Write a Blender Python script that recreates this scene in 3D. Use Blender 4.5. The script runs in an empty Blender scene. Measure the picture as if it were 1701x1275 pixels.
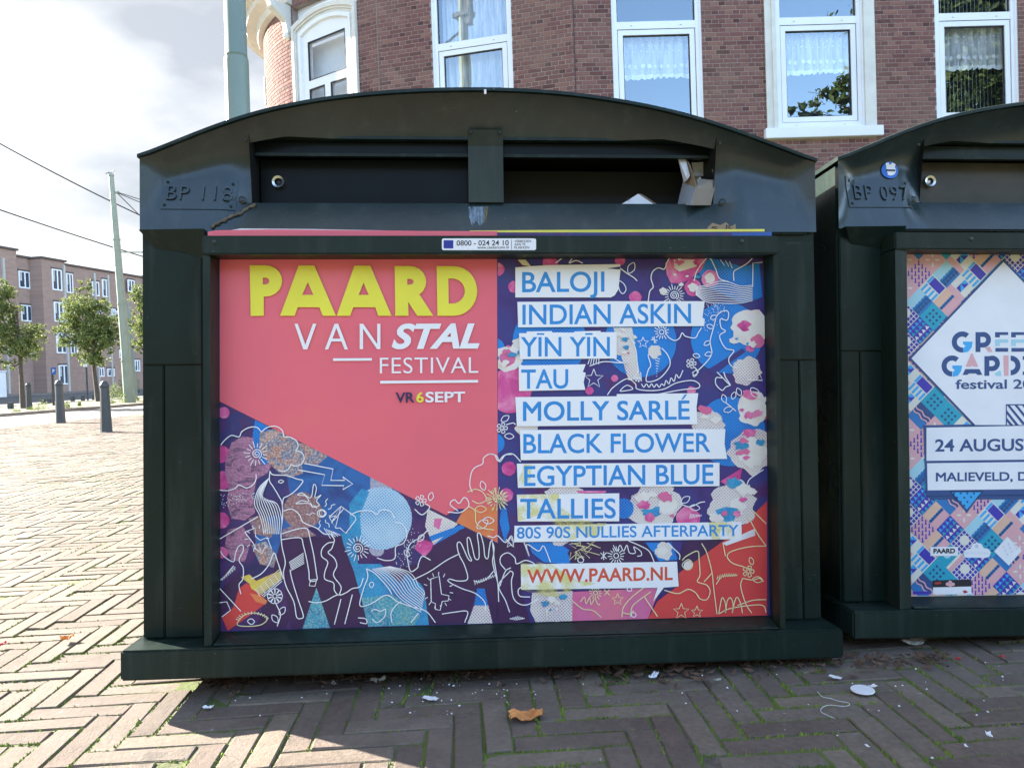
import bpy, bmesh, math, random, colorsys
from mathutils import Vector, Matrix, noise
from mathutils.geometry import tessellate_polygon
R = math.radians
rnd = random.Random(7)
S = bpy.context.scene
COL = S.collection

# ------------------------------------------------------------------ camera
FPX, CX, CY = 1250.0, 850.5, 637.5
CAM = Vector((0, 0, 0.665))
ROLL, HZ = 0.035, 613.0
_a, _p = ROLL, math.atan((CY - HZ) / FPX)
def _basis():
    up = Vector((-math.sin(_a), -math.cos(_a), 0))       # world up seen in picture axes (x right, y down, z forward)
    k = (HZ - CY) / FPX
    up = Vector((-_a, -1.0, k)).normalized()
    fw = Vector((0, 0, 1)); fw = (fw - up * fw.dot(up)).normalized()
    rt = fw.cross(up)
    if rt.x < 0: rt = -rt
    return rt, fw, up
_rt, _fw, _up = _basis()
W3 = Matrix((_rt, _fw, _up))                              # picture axes -> world axes
def pic(v): return W3 @ Vector(v)
cam_d = bpy.data.cameras.new('camera'); cam = bpy.data.objects.new('camera', cam_d); COL.objects.link(cam)
xr, yu, zb = pic((1, 0, 0)), pic((0, -1, 0)), pic((0, 0, -1))
cam.matrix_world = Matrix(((xr.x, yu.x, zb.x, CAM.x), (xr.y, yu.y, zb.y, CAM.y), (xr.z, yu.z, zb.z, CAM.z), (0, 0, 0, 1)))
cam_d.sensor_width = 36; cam_d.lens = 36 * FPX / 1701; cam_d.clip_end = 2000; cam_d.clip_start = 0.05
S.camera = cam
def ray(px, py): return pic(((px - CX) / FPX, (py - CY) / FPX, 1.0))
def ground(px, py, z=0.0):
    d = ray(px, py); t = (z - CAM.z) / d.z
    return CAM + d * t

# ------------------------------------------------------------------ light
AZ, EL = math.atan2(0.89, -0.45), R(24)                   # direction the light travels, seen from above
Ld = Vector((0.872 * math.cos(EL), -0.489 * math.cos(EL), -math.sin(EL)))
sd = bpy.data.lights.new('sun', 'SUN'); sd.energy = 2.8; sd.angle = R(0.5); sd.color = (1.0, 0.925, 0.80)
sun = bpy.data.objects.new('sun', sd); COL.objects.link(sun)
sun.rotation_euler = Ld.to_track_quat('-Z', 'Y').to_euler()
sun.location = (-8, 4, 12)
wd = bpy.data.worlds.new('World'); S.world = wd; wd.use_nodes = True
nt = wd.node_tree; nt.nodes.clear()
def N(t, ty, **k):
    n = t.nodes.new(ty)
    for a, b in k.items(): setattr(n, a, b)
    return n
sky = N(nt, 'ShaderNodeTexSky', sky_type='NISHITA', sun_disc=False, sun_elevation=EL, sun_rotation=math.atan2(-0.872, 0.489), air_density=1.0, dust_density=1.2, ozone_density=1.2)
tc = N(nt, 'ShaderNodeTexCoord')
mp = N(nt, 'ShaderNodeMapping'); mp.inputs['Scale'].default_value = (1.0, 1.0, 2.2); mp.inputs['Location'].default_value = (0.35, 0.2, 0.1)
nz = N(nt, 'ShaderNodeTexNoise'); nz.inputs['Scale'].default_value = 2.3; nz.inputs['Detail'].default_value = 9; nz.inputs['Roughness'].default_value = 0.52; nz.inputs['Distortion'].default_value = 0.35
nt.links.new(tc.outputs['Generated'], mp.inputs[0]); nt.links.new(mp.outputs[0], nz.inputs['Vector'])
sx = N(nt, 'ShaderNodeSeparateXYZ'); nt.links.new(tc.outputs['Generated'], sx.inputs[0])
# cloud cover: thick towards the sun side, breaking up away from it
cv = N(nt, 'ShaderNodeMapRange'); cv.inputs[1].default_value = -0.75; cv.inputs[2].default_value = 0.10; cv.inputs[3].default_value = -0.25; cv.inputs[4].default_value = 0.36
m0 = N(nt, 'ShaderNodeMath', operation='MULTIPLY'); m0.inputs[1].default_value = -0.35
m1 = N(nt, 'ShaderNodeMath', operation='ADD')
nt.links.new(sx.outputs[0], m0.inputs[0]); nt.links.new(sx.outputs[1], m1.inputs[0]); nt.links.new(m0.outputs[0], m1.inputs[1]); nt.links.new(m1.outputs[0], cv.inputs[0])
ad = N(nt, 'ShaderNodeMath', operation='ADD'); nt.links.new(nz.outputs[0], ad.inputs[0]); nt.links.new(cv.outputs[0], ad.inputs[1])
cr = N(nt, 'ShaderNodeMapRange'); cr.inputs[1].default_value = 0.50; cr.inputs[2].default_value = 0.66
cr.interpolation_type = 'SMOOTHSTEP'
nt.links.new(ad.outputs[0], cr.inputs[0])
nz2 = N(nt, 'ShaderNodeTexNoise'); nz2.inputs['Scale'].default_value = 3.4; nz2.inputs['Detail'].default_value = 8; nz2.inputs['Roughness'].default_value = 0.5
nt.links.new(mp.outputs[0], nz2.inputs['Vector'])
cc = N(nt, 'ShaderNodeValToRGB'); ce = cc.color_ramp
ce.elements[0].position = 0.40; ce.elements[0].color = (0.36, 0.38, 0.41, 1)
ce.elements[1].position = 0.62; ce.elements[1].color = (0.74, 0.735, 0.72, 1)
nt.links.new(nz2.outputs[0], cc.inputs[0])
sc_ = N(nt, 'ShaderNodeVectorMath', operation='SCALE'); sc_.inputs['Scale'].default_value = 1.5
nt.links.new(cc.outputs[0], sc_.inputs[0])
mx = N(nt, 'ShaderNodeMix', data_type='RGBA')
sk2 = N(nt, 'ShaderNodeVectorMath', operation='SCALE'); sk2.inputs['Scale'].default_value = 0.03; nt.links.new(sky.outputs[0], sk2.inputs[0])
cad = N(nt, 'ShaderNodeVectorMath', operation='ADD'); nt.links.new(sc_.outputs[0], cad.inputs[0]); nt.links.new(sk2.outputs[0], cad.inputs[1])
nt.links.new(cr.outputs[0], mx.inputs[0]); nt.links.new(sky.outputs[0], mx.inputs[6]); nt.links.new(cad.outputs[0], mx.inputs[7])
bg = N(nt, 'ShaderNodeBackground'); bg.inputs[1].default_value = 0.09
ow = N(nt, 'ShaderNodeOutputWorld'); nt.links.new(mx.outputs[2], bg.inputs[0]); nt.links.new(bg.outputs[0], ow.inputs[0])
S.view_settings.view_transform = 'Standard'; S.view_settings.look = 'None'; S.view_settings.gamma = 1
S.view_settings.use_curve_mapping = False
S.view_settings.exposure = 3.52
S.cycles.max_bounces = 8; S.cycles.transparent_max_bounces = 12

# ------------------------------------------------------------------ helpers
I4 = Matrix.Identity(4)
class MB:
    def __init__(s): s.v = []; s.f = []; s.t = []
    def add(s, vs, fs, tone=None):
        o = len(s.v); s.v += [Vector(v) for v in vs]; s.f += [tuple(i + o for i in f) for f in fs]
        if tone is not None:
            while len(s.t) < len(s.f) - len(fs): s.t.append(0.5)
            s.t += [tone] * len(fs)
        return s
    def box(s, a, b, tone=None):
        x0, y0, z0 = a; x1, y1, z1 = b
        return s.add([(x0,y0,z0),(x1,y0,z0),(x1,y1,z0),(x0,y1,z0),(x0,y0,z1),(x1,y0,z1),(x1,y1,z1),(x0,y1,z1)],
              [(0,3,2,1),(4,5,6,7),(0,1,5,4),(1,2,6,5),(2,3,7,6),(3,0,4,7)], tone)
    def prism(s, poly, a, b):
        """poly: list of 3D points (planar ring), extruded by vector a->b"""
        n = len(poly); P = [Vector(p) for p in poly]; d = Vector(b)
        vs = [p + Vector(a) for p in P] + [p + d for p in P]
        fs = [tuple(range(n))[::-1], tuple(range(n, 2*n))] + [(i, (i+1) % n, n + (i+1) % n, n + i) for i in range(n)]
        return s.add(vs, fs)
    def tube(s, pts, rad, n=8, cap=True):
        P = [Vector(p) for p in pts]; m = len(P)
        rs = rad if isinstance(rad, (list, tuple)) else [rad] * m
        vs = []; up = None
        for i, p in enumerate(P):
            d = (P[min(i+1, m-1)] - P[max(i-1, 0)]).normalized()
            if up is None or abs(d.dot(up)) > 0.95:
                up = Vector((0, 0, 1)) if abs(d.z) < 0.9 else Vector((1, 0, 0))
            a = d.cross(up).normalized(); b = d.cross(a)
            for k in range(n):
                t = 2 * math.pi * k / n
                vs.append(p + (a * math.cos(t) + b * math.sin(t)) * rs[i])
        fs = [(i*n + k, i*n + (k+1) % n, (i+1)*n + (k+1) % n, (i+1)*n + k) for i in range(m-1) for k in range(n)]
        if cap: fs += [tuple(range(n)), tuple(range((m-1)*n, m*n))[::-1]]
        return s.add(vs, fs)
    def lathe(s, prof, c=(0,0,0), n=16):
        vs = [(c[0] + r*math.cos(2*math.pi*k/n), c[1] + r*math.sin(2*math.pi*k/n), c[2] + z) for r, z in prof for k in range(n)]
        m = len(prof)
        return s.add(vs, [(i*n + k, i*n + (k+1) % n, (i+1)*n + (k+1) % n, (i+1)*n + k) for i in range(m-1) for k in range(n)] + [tuple(range(n))[::-1], tuple(range((m-1)*n, m*n))])
    def ball(s, c, r, n=10, m=7):
        rr = r if isinstance(r, (tuple, list)) else (r, r, r)
        c = Vector(c); vs = []
        for i in range(m):
            ph = math.pi * (i + 0.001) / (m - 1 + 0.002)
            for k in range(n):
                t = 2*math.pi*k/n
                vs.append(c + Vector((rr[0]*math.sin(ph)*math.cos(t), rr[1]*math.sin(ph)*math.sin(t), rr[2]*math.cos(ph))))
        return s.add(vs, [(i*n + k, (i+1)*n + k, (i+1)*n + (k+1) % n, i*n + (k+1) % n) for i in range(m-1) for k in range(n)])
    def mesh(s, name, mat, frame=I4, inv=I4, smooth=False):
        me = bpy.data.meshes.new(name); X = inv @ frame
        me.from_pydata([X @ v for v in s.v], [], s.f); me.update()
        if s.t:
            while len(s.t) < len(s.f): s.t.append(0.5)
            at = me.attributes.new('tone', 'FLOAT', 'FACE'); at.data.foreach_set('value', s.t)
        me.materials.append(mat)
        if smooth: me.shade_smooth()
        return me
    def build(s, name, mat, parent=None, frame=I4, smooth=False, kind=None, label=None, bevel=0):
        inv = parent_world(parent).inverted() if parent else I4
        me = s.mesh(name, mat, frame, inv, smooth)
        if bevel:
            bm = bmesh.new(); bm.from_mesh(me)
            bmesh.ops.recalc_face_normals(bm, faces=bm.faces)
            es = [e for e in bm.edges if len(e.link_faces) == 2 and e.calc_face_angle(0) > 0.5]
            bmesh.ops.bevel(bm, geom=es, offset=bevel, segments=2, affect='EDGES', clamp_overlap=True)
            bm.to_mesh(me); bm.free()
        o = bpy.data.objects.new(name, me); COL.objects.link(o)
        if parent: o.parent = parent
        if kind: o['kind'] = kind
        if label: o['label'] = label
        return o
WM = {}
def parent_world(o):
    m = I4
    while o is not None:
        m = WM.get(o.name, I4) @ m; o = o.parent
    return m
def thing(name, label, cat, frame=I4, group=None):
    o = bpy.data.objects.new(name, None); COL.objects.link(o); o.empty_display_size = 0.1
    o.matrix_world = frame; WM[o.name] = frame.copy()
    o['label'] = label; o['category'] = cat
    if group: o['group'] = group
    return o
def tag(o, label, cat, group=None):
    o['label'] = label; o['category'] = cat
    if group: o['group'] = group
    return o
def at(x, y, z=0, rz=0): return Matrix.Translation((x, y, z)) @ Matrix.Rotation(rz, 4, 'Z')
def copy_thing(src, frame, label, group=None):
    c = src.copy(); COL.objects.link(c); c.matrix_world = frame; WM[c.name] = frame.copy(); c['label'] = label
    if group: c['group'] = group
    def rec(s_, d_):
        for ch in list(s_.children):
            k = ch.copy(); COL.objects.link(k); k.parent = d_; rec(ch, k)
    rec(src, c)
    return c
def catmull(P, k=6, closed=False):
    P = [Vector(p) for p in P]; n = len(P)
    if n < 3: return P
    out = []
    rng = range(n if closed else n - 1)
    for i in rng:
        p1, p2 = P[i], P[(i+1) % n]
        p0 = P[i-1] if (closed or i > 0) else p1 * 2 - p2
        p3 = P[(i+2) % n] if (closed or i + 2 < n) else p2 * 2 - p1
        for j in range(k):
            t = j / k
            out.append(0.5 * ((2*p1) + (p2 - p0)*t + (2*p0 - 5*p1 + 4*p2 - p3)*t*t + (3*p1 - p0 - 3*p2 + p3)*t**3))
    if not closed: out.append(P[-1])
    return out

# ------------------------------------------------------------------ materials
def lin(c):
    """'#rrggbb' or sRGB 0-255 triple -> linear rgba"""
    if isinstance(c, str): c = tuple(int(c[i:i+2], 16) for i in (1, 3, 5))
    f = lambda u: u/12.92 if u <= 0.04045 else ((u+0.055)/1.055)**2.4
    return tuple(f(x/255) for x in c) + (1,)
def lr(r, g, b): return (r, g, b, 1)
class MT:
    def __init__(s, name, color=(0.5,0.5,0.5,1), rough=0.6, metal=0.0, spec=0.5, coat=0.0):
        s.m = bpy.data.materials.new(name); s.m.use_nodes = True; s.t = s.m.node_tree
        s.b = s.t.nodes['Principled BSDF']
        s.b.inputs['Base Color'].default_value = color; s.b.inputs['Roughness'].default_value = rough
        s.b.inputs['Metallic'].default_value = metal; s.b.inputs['Specular IOR Level'].default_value = spec
        s.b.inputs['Coat Weight'].default_value = coat; s.b.inputs['Coat Roughness'].default_value = 0.28; s.c = None; s.col = color
    def n(s, ty, **k): return N(s.t, ty, **k)
    def l(s, a, b): s.t.links.new(a, b)
    def coord(s, kind='obj'):
        if kind == 'pos': return s.n('ShaderNodeNewGeometry').outputs['Position']
        return s.n('ShaderNodeTexCoord').outputs['Object']
    def scaled(s, vec, sc):
        m = s.n('ShaderNodeMapping'); m.inputs['Scale'].default_value = sc if isinstance(sc, tuple) else (sc,)*3; s.l(vec, m.inputs[0]); return m.outputs[0]
    def noise(s, vec, scale, detail=4, rough=0.5, dist=0):
        q = s.n('ShaderNodeTexNoise'); q.inputs['Scale'].default_value = scale; q.inputs['Detail'].default_value = detail
        q.inputs['Roughness'].default_value = rough; q.inputs['Distortion'].default_value = dist; s.l(vec, q.inputs['Vector']); return q.outputs[0]
    def vor(s, vec, scale, feat='F1'):
        q = s.n('ShaderNodeTexVoronoi', feature=feat); q.inputs['Scale'].default_value = scale; s.l(vec, q.inputs['Vector']); return q.outputs[0]
    def rng(s, v, a, b, c=0, d=1, smooth=False):
        q = s.n('ShaderNodeMapRange'); q.interpolation_type = 'SMOOTHSTEP' if smooth else 'LINEAR'
        for i, x in enumerate((a, b, c, d)): q.inputs[i+1].default_value = x
        s.l(v, q.inputs[0]); return q.outputs[0]
    def math(s, op, a, b=None):
        q = s.n('ShaderNodeMath', operation=op)
        for i, x in enumerate((a, b)):
            if x is None: continue
            if isinstance(x, (int, float)): q.inputs[i].default_value = x
            else: s.l(x, q.inputs[i])
        return q.outputs[0]
    def mix(s, f, a, b, blend='MIX'):
        q = s.n('ShaderNodeMix', data_type='RGBA', blend_type=blend)
        for i, x in ((0, f), (6, a), (7, b)):
            if isinstance(x, (int, float)): q.inputs[i].default_value = x
            elif isinstance(x, tuple): q.inputs[i].default_value = x
            else: s.l(x, q.inputs[i])
        return q.outputs[2]
    def base(s, c): s.l(c, s.b.inputs['Base Color']); s.c = c; return s
    def rough(s, v): s.l(v, s.b.inputs['Roughness']); return s
    def bump(s, h, strength=0.3, dist=0.002, prev=None):
        q = s.n('ShaderNodeBump'); q.inputs['Strength'].default_value = strength; q.inputs['Distance'].default_value = dist
        s.l(h, q.inputs['Height'])
        if prev: s.l(prev, q.inputs['Normal'])
        s.l(q.outputs[0], s.b.inputs['Normal']); return q.outputs[0]
def plain(name, c, rough=0.6, var=0.12, scale=8, metal=0, spec=0.5, bump=0, coat=0, kind='obj'):
    m = MT(name, c, rough, metal, spec, coat); v = m.coord(kind)
    f = m.rng(m.noise(v, scale, 5), 0.3, 0.7)
    m.base(m.mix(f, tuple(x*(1-var) for x in c[:3]) + (1,), tuple(min(1, x*(1+var)) for x in c[:3]) + (1,)))
    if bump: m.bump(m.noise(v, scale*6, 4), bump, 0.003)
    return m.m

def paint(name, c, rough=0.33, coat=0.0, spec=0.24):
    m = MT(name, c, rough, 0, spec, coat); v = m.coord()
    big = m.rng(m.noise(v, 3.0, 5), 0.35, 0.65)
    col = m.mix(big, tuple(x*0.82 for x in c[:3]) + (1,), tuple(x*1.25 for x in c[:3]) + (1,))
    # dust film in vertical runs
    vs = m.scaled(v, (14.0, 14.0, 1.3)); run = m.rng(m.noise(vs, 2.0, 5, 0.6), 0.52, 0.78)
    col = m.mix(m.math('MULTIPLY', run, 0.30), col, lr(0.085, 0.095, 0.085))
    dz_ = m.rng(m.noise(v, 1.7, 6, 0.65), 0.5, 0.75); col = m.mix(m.math('MULTIPLY', dz_, 0.25), col, lr(0.06, 0.075, 0.065))
    # chips and specks
    sp = m.rng(m.vor(v, 38), 0.055, 0.045); spm = m.rng(m.noise(v, 7, 3), 0.54, 0.62)
    col = m.mix(m.math('MULTIPLY', m.math('MULTIPLY', sp, spm), 0.65), col, lr(0.30, 0.33, 0.30))
    # scratches
    vz = m.scaled(v, (30, 30, 240)); sc = m.rng(m.noise(vz, 1.0, 2, 0.4, 1.5), 0.735, 0.76)
    col = m.mix(m.math('MULTIPLY', sc, 0.25), col, lr(0.12, 0.14, 0.13))
    m.base(col)
    m.rough(m.rng(m.noise(v, 5, 4), 0.3, 0.7, rough-0.07, rough+0.12))
    b1 = m.bump(m.noise(v, 260, 2), 0.10, 0.001)
    m.bump(m.noise(v, 6, 4), 0.6, 0.006, b1)
    return m.m
M = {}
M['skylit_gloss'] = paint('hood_green_skylit_gloss', lr(0.013, 0.024, 0.024), 0.28, coat=0.4, spec=0.42)  # hood copy of the body green, lighter and bluer to carry sky reflection
M['green_sill'] = paint('sill_green_skylit_gloss', lr(0.016, 0.028, 0.029), 0.30, coat=1.0, spec=0.8)  # unused sill copy, lighter again, sky reflection put into the colour
M['green'] = paint('container_green_paint', lr(0.0085, 0.019, 0.0155), 0.30)
M['green_frame'] = paint('frame_green_paint', lr(0.010, 0.019, 0.014), 0.42)
M['green_grey'] = paint('bracket_grey_paint', lr(0.030, 0.040, 0.033), 0.5)
M['dark_in'] = plain('slot_inside', lr(0.004, 0.005, 0.006), 0.6, 0.3, 10)
def flapm():
    m = MT('dusty_flap', lr(0.03, 0.027, 0.018), 0.5); v = m.coord()
    f = m.rng(m.noise(v, 9, 6, 0.6), 0.35, 0.7)
    c = m.mix(f, lr(0.026, 0.025, 0.016), lr(0.06, 0.048, 0.030))
    f2 = m.rng(m.noise(m.scaled(v, (6, 6, 30)), 3, 5), 0.6, 0.7)
    m.base(m.mix(m.math('MULTIPLY', f2, 0.4), c, lr(0.10, 0.07, 0.045))); return m.m
M['flap_brown'] = flapm()
M['flap'] = plain('flap_black', lr(0.005, 0.008, 0.010), 0.35, 0.3, 5, bump=0.05, spec=0.15)
M['bolt'] = plain('bolt_paint', lr(0.016, 0.022, 0.02), 0.35)
M['steel'] = plain('lock_steel', lr(0.6, 0.6, 0.58), 0.28, 0.1, 20, metal=1)
M['white'] = plain('white_print', lr(0.80, 0.80, 0.82), 0.5, 0.02)
M['paper_white'] = plain('paper_white', lr(0.76, 0.76, 0.78), 0.55, 0.03, 12)
M['moss'] = None
def moss():
    m = MT('moss', lr(0.08, 0.12, 0.02), 0.95); v = m.coord('pos')
    f = m.rng(m.noise(v, 11, 5), 0.35, 0.65)
    m.base(m.mix(f, lr(0.07, 0.115, 0.015), lr(0.19, 0.25, 0.035))); return m.m
M['moss'] = moss()
def joint():
    m = MT('joint_sand', lr(0.06, 0.055, 0.04), 0.95); v = m.coord('pos')
    f = m.rng(m.noise(v, 5, 6), 0.38, 0.55); g = m.rng(m.noise(v, 60, 3), 0.3, 0.7)
    c = m.mix(g, lr(0.06, 0.052, 0.040), lr(0.13, 0.11, 0.085))
    m.base(m.mix(m.math('MULTIPLY', f, 0.9), c, lr(0.09, 0.125, 0.022)))
    m.bump(m.noise(v, 120, 3), 0.7, 0.004); return m.m
M['joint'] = joint()
def clinker():
    m = MT('street_clinker', lr(0.16, 0.13, 0.12), 0.85, 0, 0.35); v = m.coord('pos')
    at = m.n('ShaderNodeAttribute', attribute_name='tone').outputs['Fac']
    r = m.n('ShaderNodeValToRGB'); e = r.color_ramp; e.elements[0].color = lr(0.110, 0.080, 0.064); e.elements[1].color = lr(0.190, 0.148, 0.110)
    x = e.elements.new(0.35); x.color = lr(0.140, 0.102, 0.082); x = e.elements.new(0.7); x.color = lr(0.148, 0.117, 0.094)
    m.l(at, r.inputs[0]); c = r.outputs[0]
    g = m.math('MULTIPLY', m.rng(m.noise(v, 90, 6, 0.65), 0.25, 0.75, 0.72, 1.28), m.rng(m.noise(v, 13, 5, 0.6), 0.3, 0.7, 0.82, 1.18))
    q = m.n('ShaderNodeVectorMath', operation='SCALE'); m.l(c, q.inputs[0]); m.l(g, q.inputs['Scale']); c = q.outputs[0]
    # big wear patches, dark damp spots, pale lime spots
    w = m.rng(m.noise(v, 1.4, 5, 0.6), 0.40, 0.62); c = m.mix(m.math('MULTIPLY', w, 0.30), c, lr(0.20, 0.18, 0.16))
    d = m.rng(m.noise(v, 6.5, 4, 0.6), 0.64, 0.70); c = m.mix(m.math('MULTIPLY', d, 0.5), c, lr(0.055, 0.05, 0.05))
    p = m.rng(m.noise(v, 26, 5, 0.7), 0.665, 0.69); p2 = m.rng(m.noise(v, 2.2, 2), 0.45, 0.6)
    c = m.mix(m.math('MULTIPLY', m.math('MULTIPLY', p, p2), 0.6), c, lr(0.5, 0.49, 0.46))
    s2 = m.rng(m.vor(v, 130), 0.10, 0.06); s3 = m.rng(m.noise(v, 21, 2), 0.55, 0.62)
    c = m.mix(m.math('MULTIPLY', m.math('MULTIPLY', s2, s3), 0.45), c, lr(0.45, 0.43, 0.40))
    m.base(c); b = m.bump(m.noise(v, 150, 5, 0.7), 0.8, 0.0026); m.bump(m.noise(v, 18, 3), 0.4, 0.004, b); return m.m
M['clinker'] = clinker()
def wallbrick():
    m = MT('facade_brick', lr(0.2, 0.09, 0.07), 0.9, 0, 0.3); v = m.coord('pos')
    at = m.n('ShaderNodeAttribute', attribute_name='tone').outputs['Fac']
    r = m.n('ShaderNodeValToRGB'); e = r.color_ramp; e.elements[0].color = lr(0.095, 0.042, 0.040); e.elements[1].color = lr(0.245, 0.122, 0.096)
    for p, c in ((0.25, (0.155, 0.067, 0.061)), (0.6, (0.190, 0.084, 0.075)), (0.85, (0.220, 0.106, 0.088))):
        x = e.elements.new(p); x.color = lr(*c)
    m.l(at, r.inputs[0]); g = m.rng(m.noise(v, 50, 5, 0.65), 0.25, 0.75, 0.82, 1.18)
    q = m.n('ShaderNodeVectorMath', operation='SCALE'); m.l(r.outputs[0], q.inputs[0]); m.l(g, q.inputs['Scale'])
    w = m.rng(m.noise(v, 0.8, 4, 0.6), 0.45, 0.68)
    m.base(m.mix(m.math('MULTIPLY', w, 0.35), q.outputs[0], lr(0.25, 0.17, 0.125))); m.bump(m.noise(v, 90, 4), 0.4, 0.003); return m.m
M['wallbrick'] = wallbrick()
M['mortar'] = plain('facade_mortar', lr(0.34, 0.265, 0.235), 0.95, 0.15, 6, kind='pos')
M['upvc'] = plain('white_window_paint', lr(0.80, 0.81, 0.84), 0.35, 0.03, 3)
M['stucco'] = plain('cream_moulding_paint', lr(0.66, 0.64, 0.58), 0.6, 0.08, 6)
M['gasket'] = plain('dark_gasket', lr(0.03, 0.03, 0.035), 0.6)
def glass(name, refl=0.42, tint=(0.75, 0.8, 0.85)):
    m = MT(name); t = m.t; t.nodes.clear()
    o = N(t, 'ShaderNodeOutputMaterial'); g = N(t, 'ShaderNodeBsdfGlossy'); g.inputs['Roughness'].default_value = 0.0; g.inputs['Color'].default_value = (0.80, 0.91, 1.0, 1)
    tr = N(t, 'ShaderNodeBsdfTransparent'); tr.inputs[0].default_value = tint + (1,)
    mxs = N(t, 'ShaderNodeMixShader'); mxs.inputs[0].default_value = refl
    v = N(t, 'ShaderNodeTexCoord').outputs['Object']; nn = N(t, 'ShaderNodeTexNoise'); nn.inputs['Scale'].default_value = 1.1; t.links.new(v, nn.inputs['Vector'])
    bp = N(t, 'ShaderNodeBump'); bp.inputs['Strength'].default_value = 0.06; bp.inputs['Distance'].default_value = 0.02; t.links.new(nn.outputs[0], bp.inputs['Height']); t.links.new(bp.outputs[0], g.inputs['Normal'])
    t.links.new(tr.outputs[0], mxs.inputs[1]); t.links.new(g.outputs[0], mxs.inputs[2]); t.links.new(mxs.outputs[0], o.inputs[0]); return m.m
M['glass'] = glass('window_glass', 0.20, (0.9, 0.93, 0.95))
def lace():
    m = MT('lace_fabric', lr(0.8, 0.8, 0.8), 0.9); v = m.coord('obj')
    a = m.rng(m.noise(m.scaled(v, (26, 1, 3)), 1, 3), 0.3, 0.7, 0.45, 0.85)
    m.l(a, m.b.inputs['Alpha']); m.b.inputs['Subsurface Weight'].default_value = 0; return m.m
M['lace'] = lace()
M['lace_solid'] = plain('lace_trim', lr(0.8, 0.8, 0.8), 0.9, 0.05)
M['blind'] = plain('blind_fabric', lr(0.42, 0.47, 0.46), 0.8, 0.1)
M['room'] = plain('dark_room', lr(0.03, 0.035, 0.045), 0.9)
def foliage(name, a, b):
    m = MT(name, a, 0.6, 0, 0.35); v = m.coord('pos'); at = m.n('ShaderNodeAttribute', attribute_name='tone').outputs['Fac']
    m.base(m.mix(at, a, b)); m.b.inputs['Transmission Weight'].default_value = 0
    t = N(m.t, 'ShaderNodeBsdfTranslucent'); m.l(m.c, t.inputs[0]); x = N(m.t, 'ShaderNodeMixShader'); x.inputs[0].default_value = 0.35
    o = [n for n in m.t.nodes if n.type == 'OUTPUT_MATERIAL'][0]; m.l(m.b.outputs[0], x.inputs[1]); m.l(t.outputs[0], x.inputs[2]); m.l(x.outputs[0], o.inputs[0]); return m.m
M['leaf'] = foliage('street_tree_leaves', lr(0.10, 0.14, 0.045), lr(0.28, 0.33, 0.11))
M['leaf2'] = foliage('plane_tree_leaves', lr(0.03, 0.055, 0.015), lr(0.10, 0.14, 0.035))
M['weed'] = foliage('weed_leaves', lr(0.07, 0.11, 0.02), lr(0.2, 0.26, 0.06))
M['bark'] = plain('bark', lr(0.10, 0.08, 0.06), 0.9, 0.3, 20, bump=0.4)
M['pole'] = plain('grey_green_pole_paint', lr(0.20, 0.255, 0.22), 0.45, 0.08, 3)
M['pole2'] = plain('pale_mast_paint', lr(0.27, 0.31, 0.24), 0.6, 0.1, 3)
M['bollard'] = plain('bollard_iron', lr(0.055, 0.065, 0.07), 0.5, 0.15, 9)
M['asphalt'] = plain('asphalt', lr(0.075, 0.077, 0.08), 0.9, 0.15, 3, bump=0.3, kind='pos')
M['path'] = plain('pale_path_asphalt', lr(0.22, 0.21, 0.20), 0.9, 0.1, 3, bump=0.2, kind='pos')
M['kerb'] = plain('kerb_concrete', lr(0.24, 0.22, 0.19), 0.85, 0.2, 5, kind='pos')
M['grass'] = plain('verge_grass', lr(0.09, 0.10, 0.045), 0.95, 0.4, 2, bump=0.8, kind='pos')
M['footway'] = plain('far_footway', lr(0.17, 0.155, 0.14), 0.9, 0.15, 3, kind='pos')
M['wire'] = plain('black_cable', lr(0.03, 0.03, 0.035), 0.6)
M['black'] = plain('black_print', lr(0.02, 0.02, 0.025), 0.5)
# ------------------------------------------------------------------ ground, roads
sv = Vector((0.19, 0.982, 0)).normalized(); nv = Vector((-sv.y, sv.x, 0))
def band(name, n0, n1, z, mat, s0=-40, s1=160, z0=None):
    b = MB(); P = [nv*n0 + sv*s0, nv*n1 + sv*s0, nv*n1 + sv*s1, nv*n0 + sv*s1]
    if z0 is None:
        ns = 40
        vs = []; 
        for i in range(ns+1):
            t = s0 + (s1-s0)*i/ns
            vs += [nv*n0 + sv*t + Vector((0,0,z)), nv*n1 + sv*t + Vector((0,0,z))]
        b.add(vs, [(2*i, 2*i+2, 2*i+3, 2*i+1) for i in range(ns)])
    else:
        b.prism([p + Vector((0,0,z0)) for p in P], (0,0,0), (0,0,z-z0))
    return b.build(name, mat, kind='structure')
g = MB(); g.add([(-500,-500,-0.06),(500,-500,-0.06),(500,500,-0.06),(-500,500,-0.06)], [(0,1,2,3)]); g.build('ground', M['footway'], kind='structure')
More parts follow.
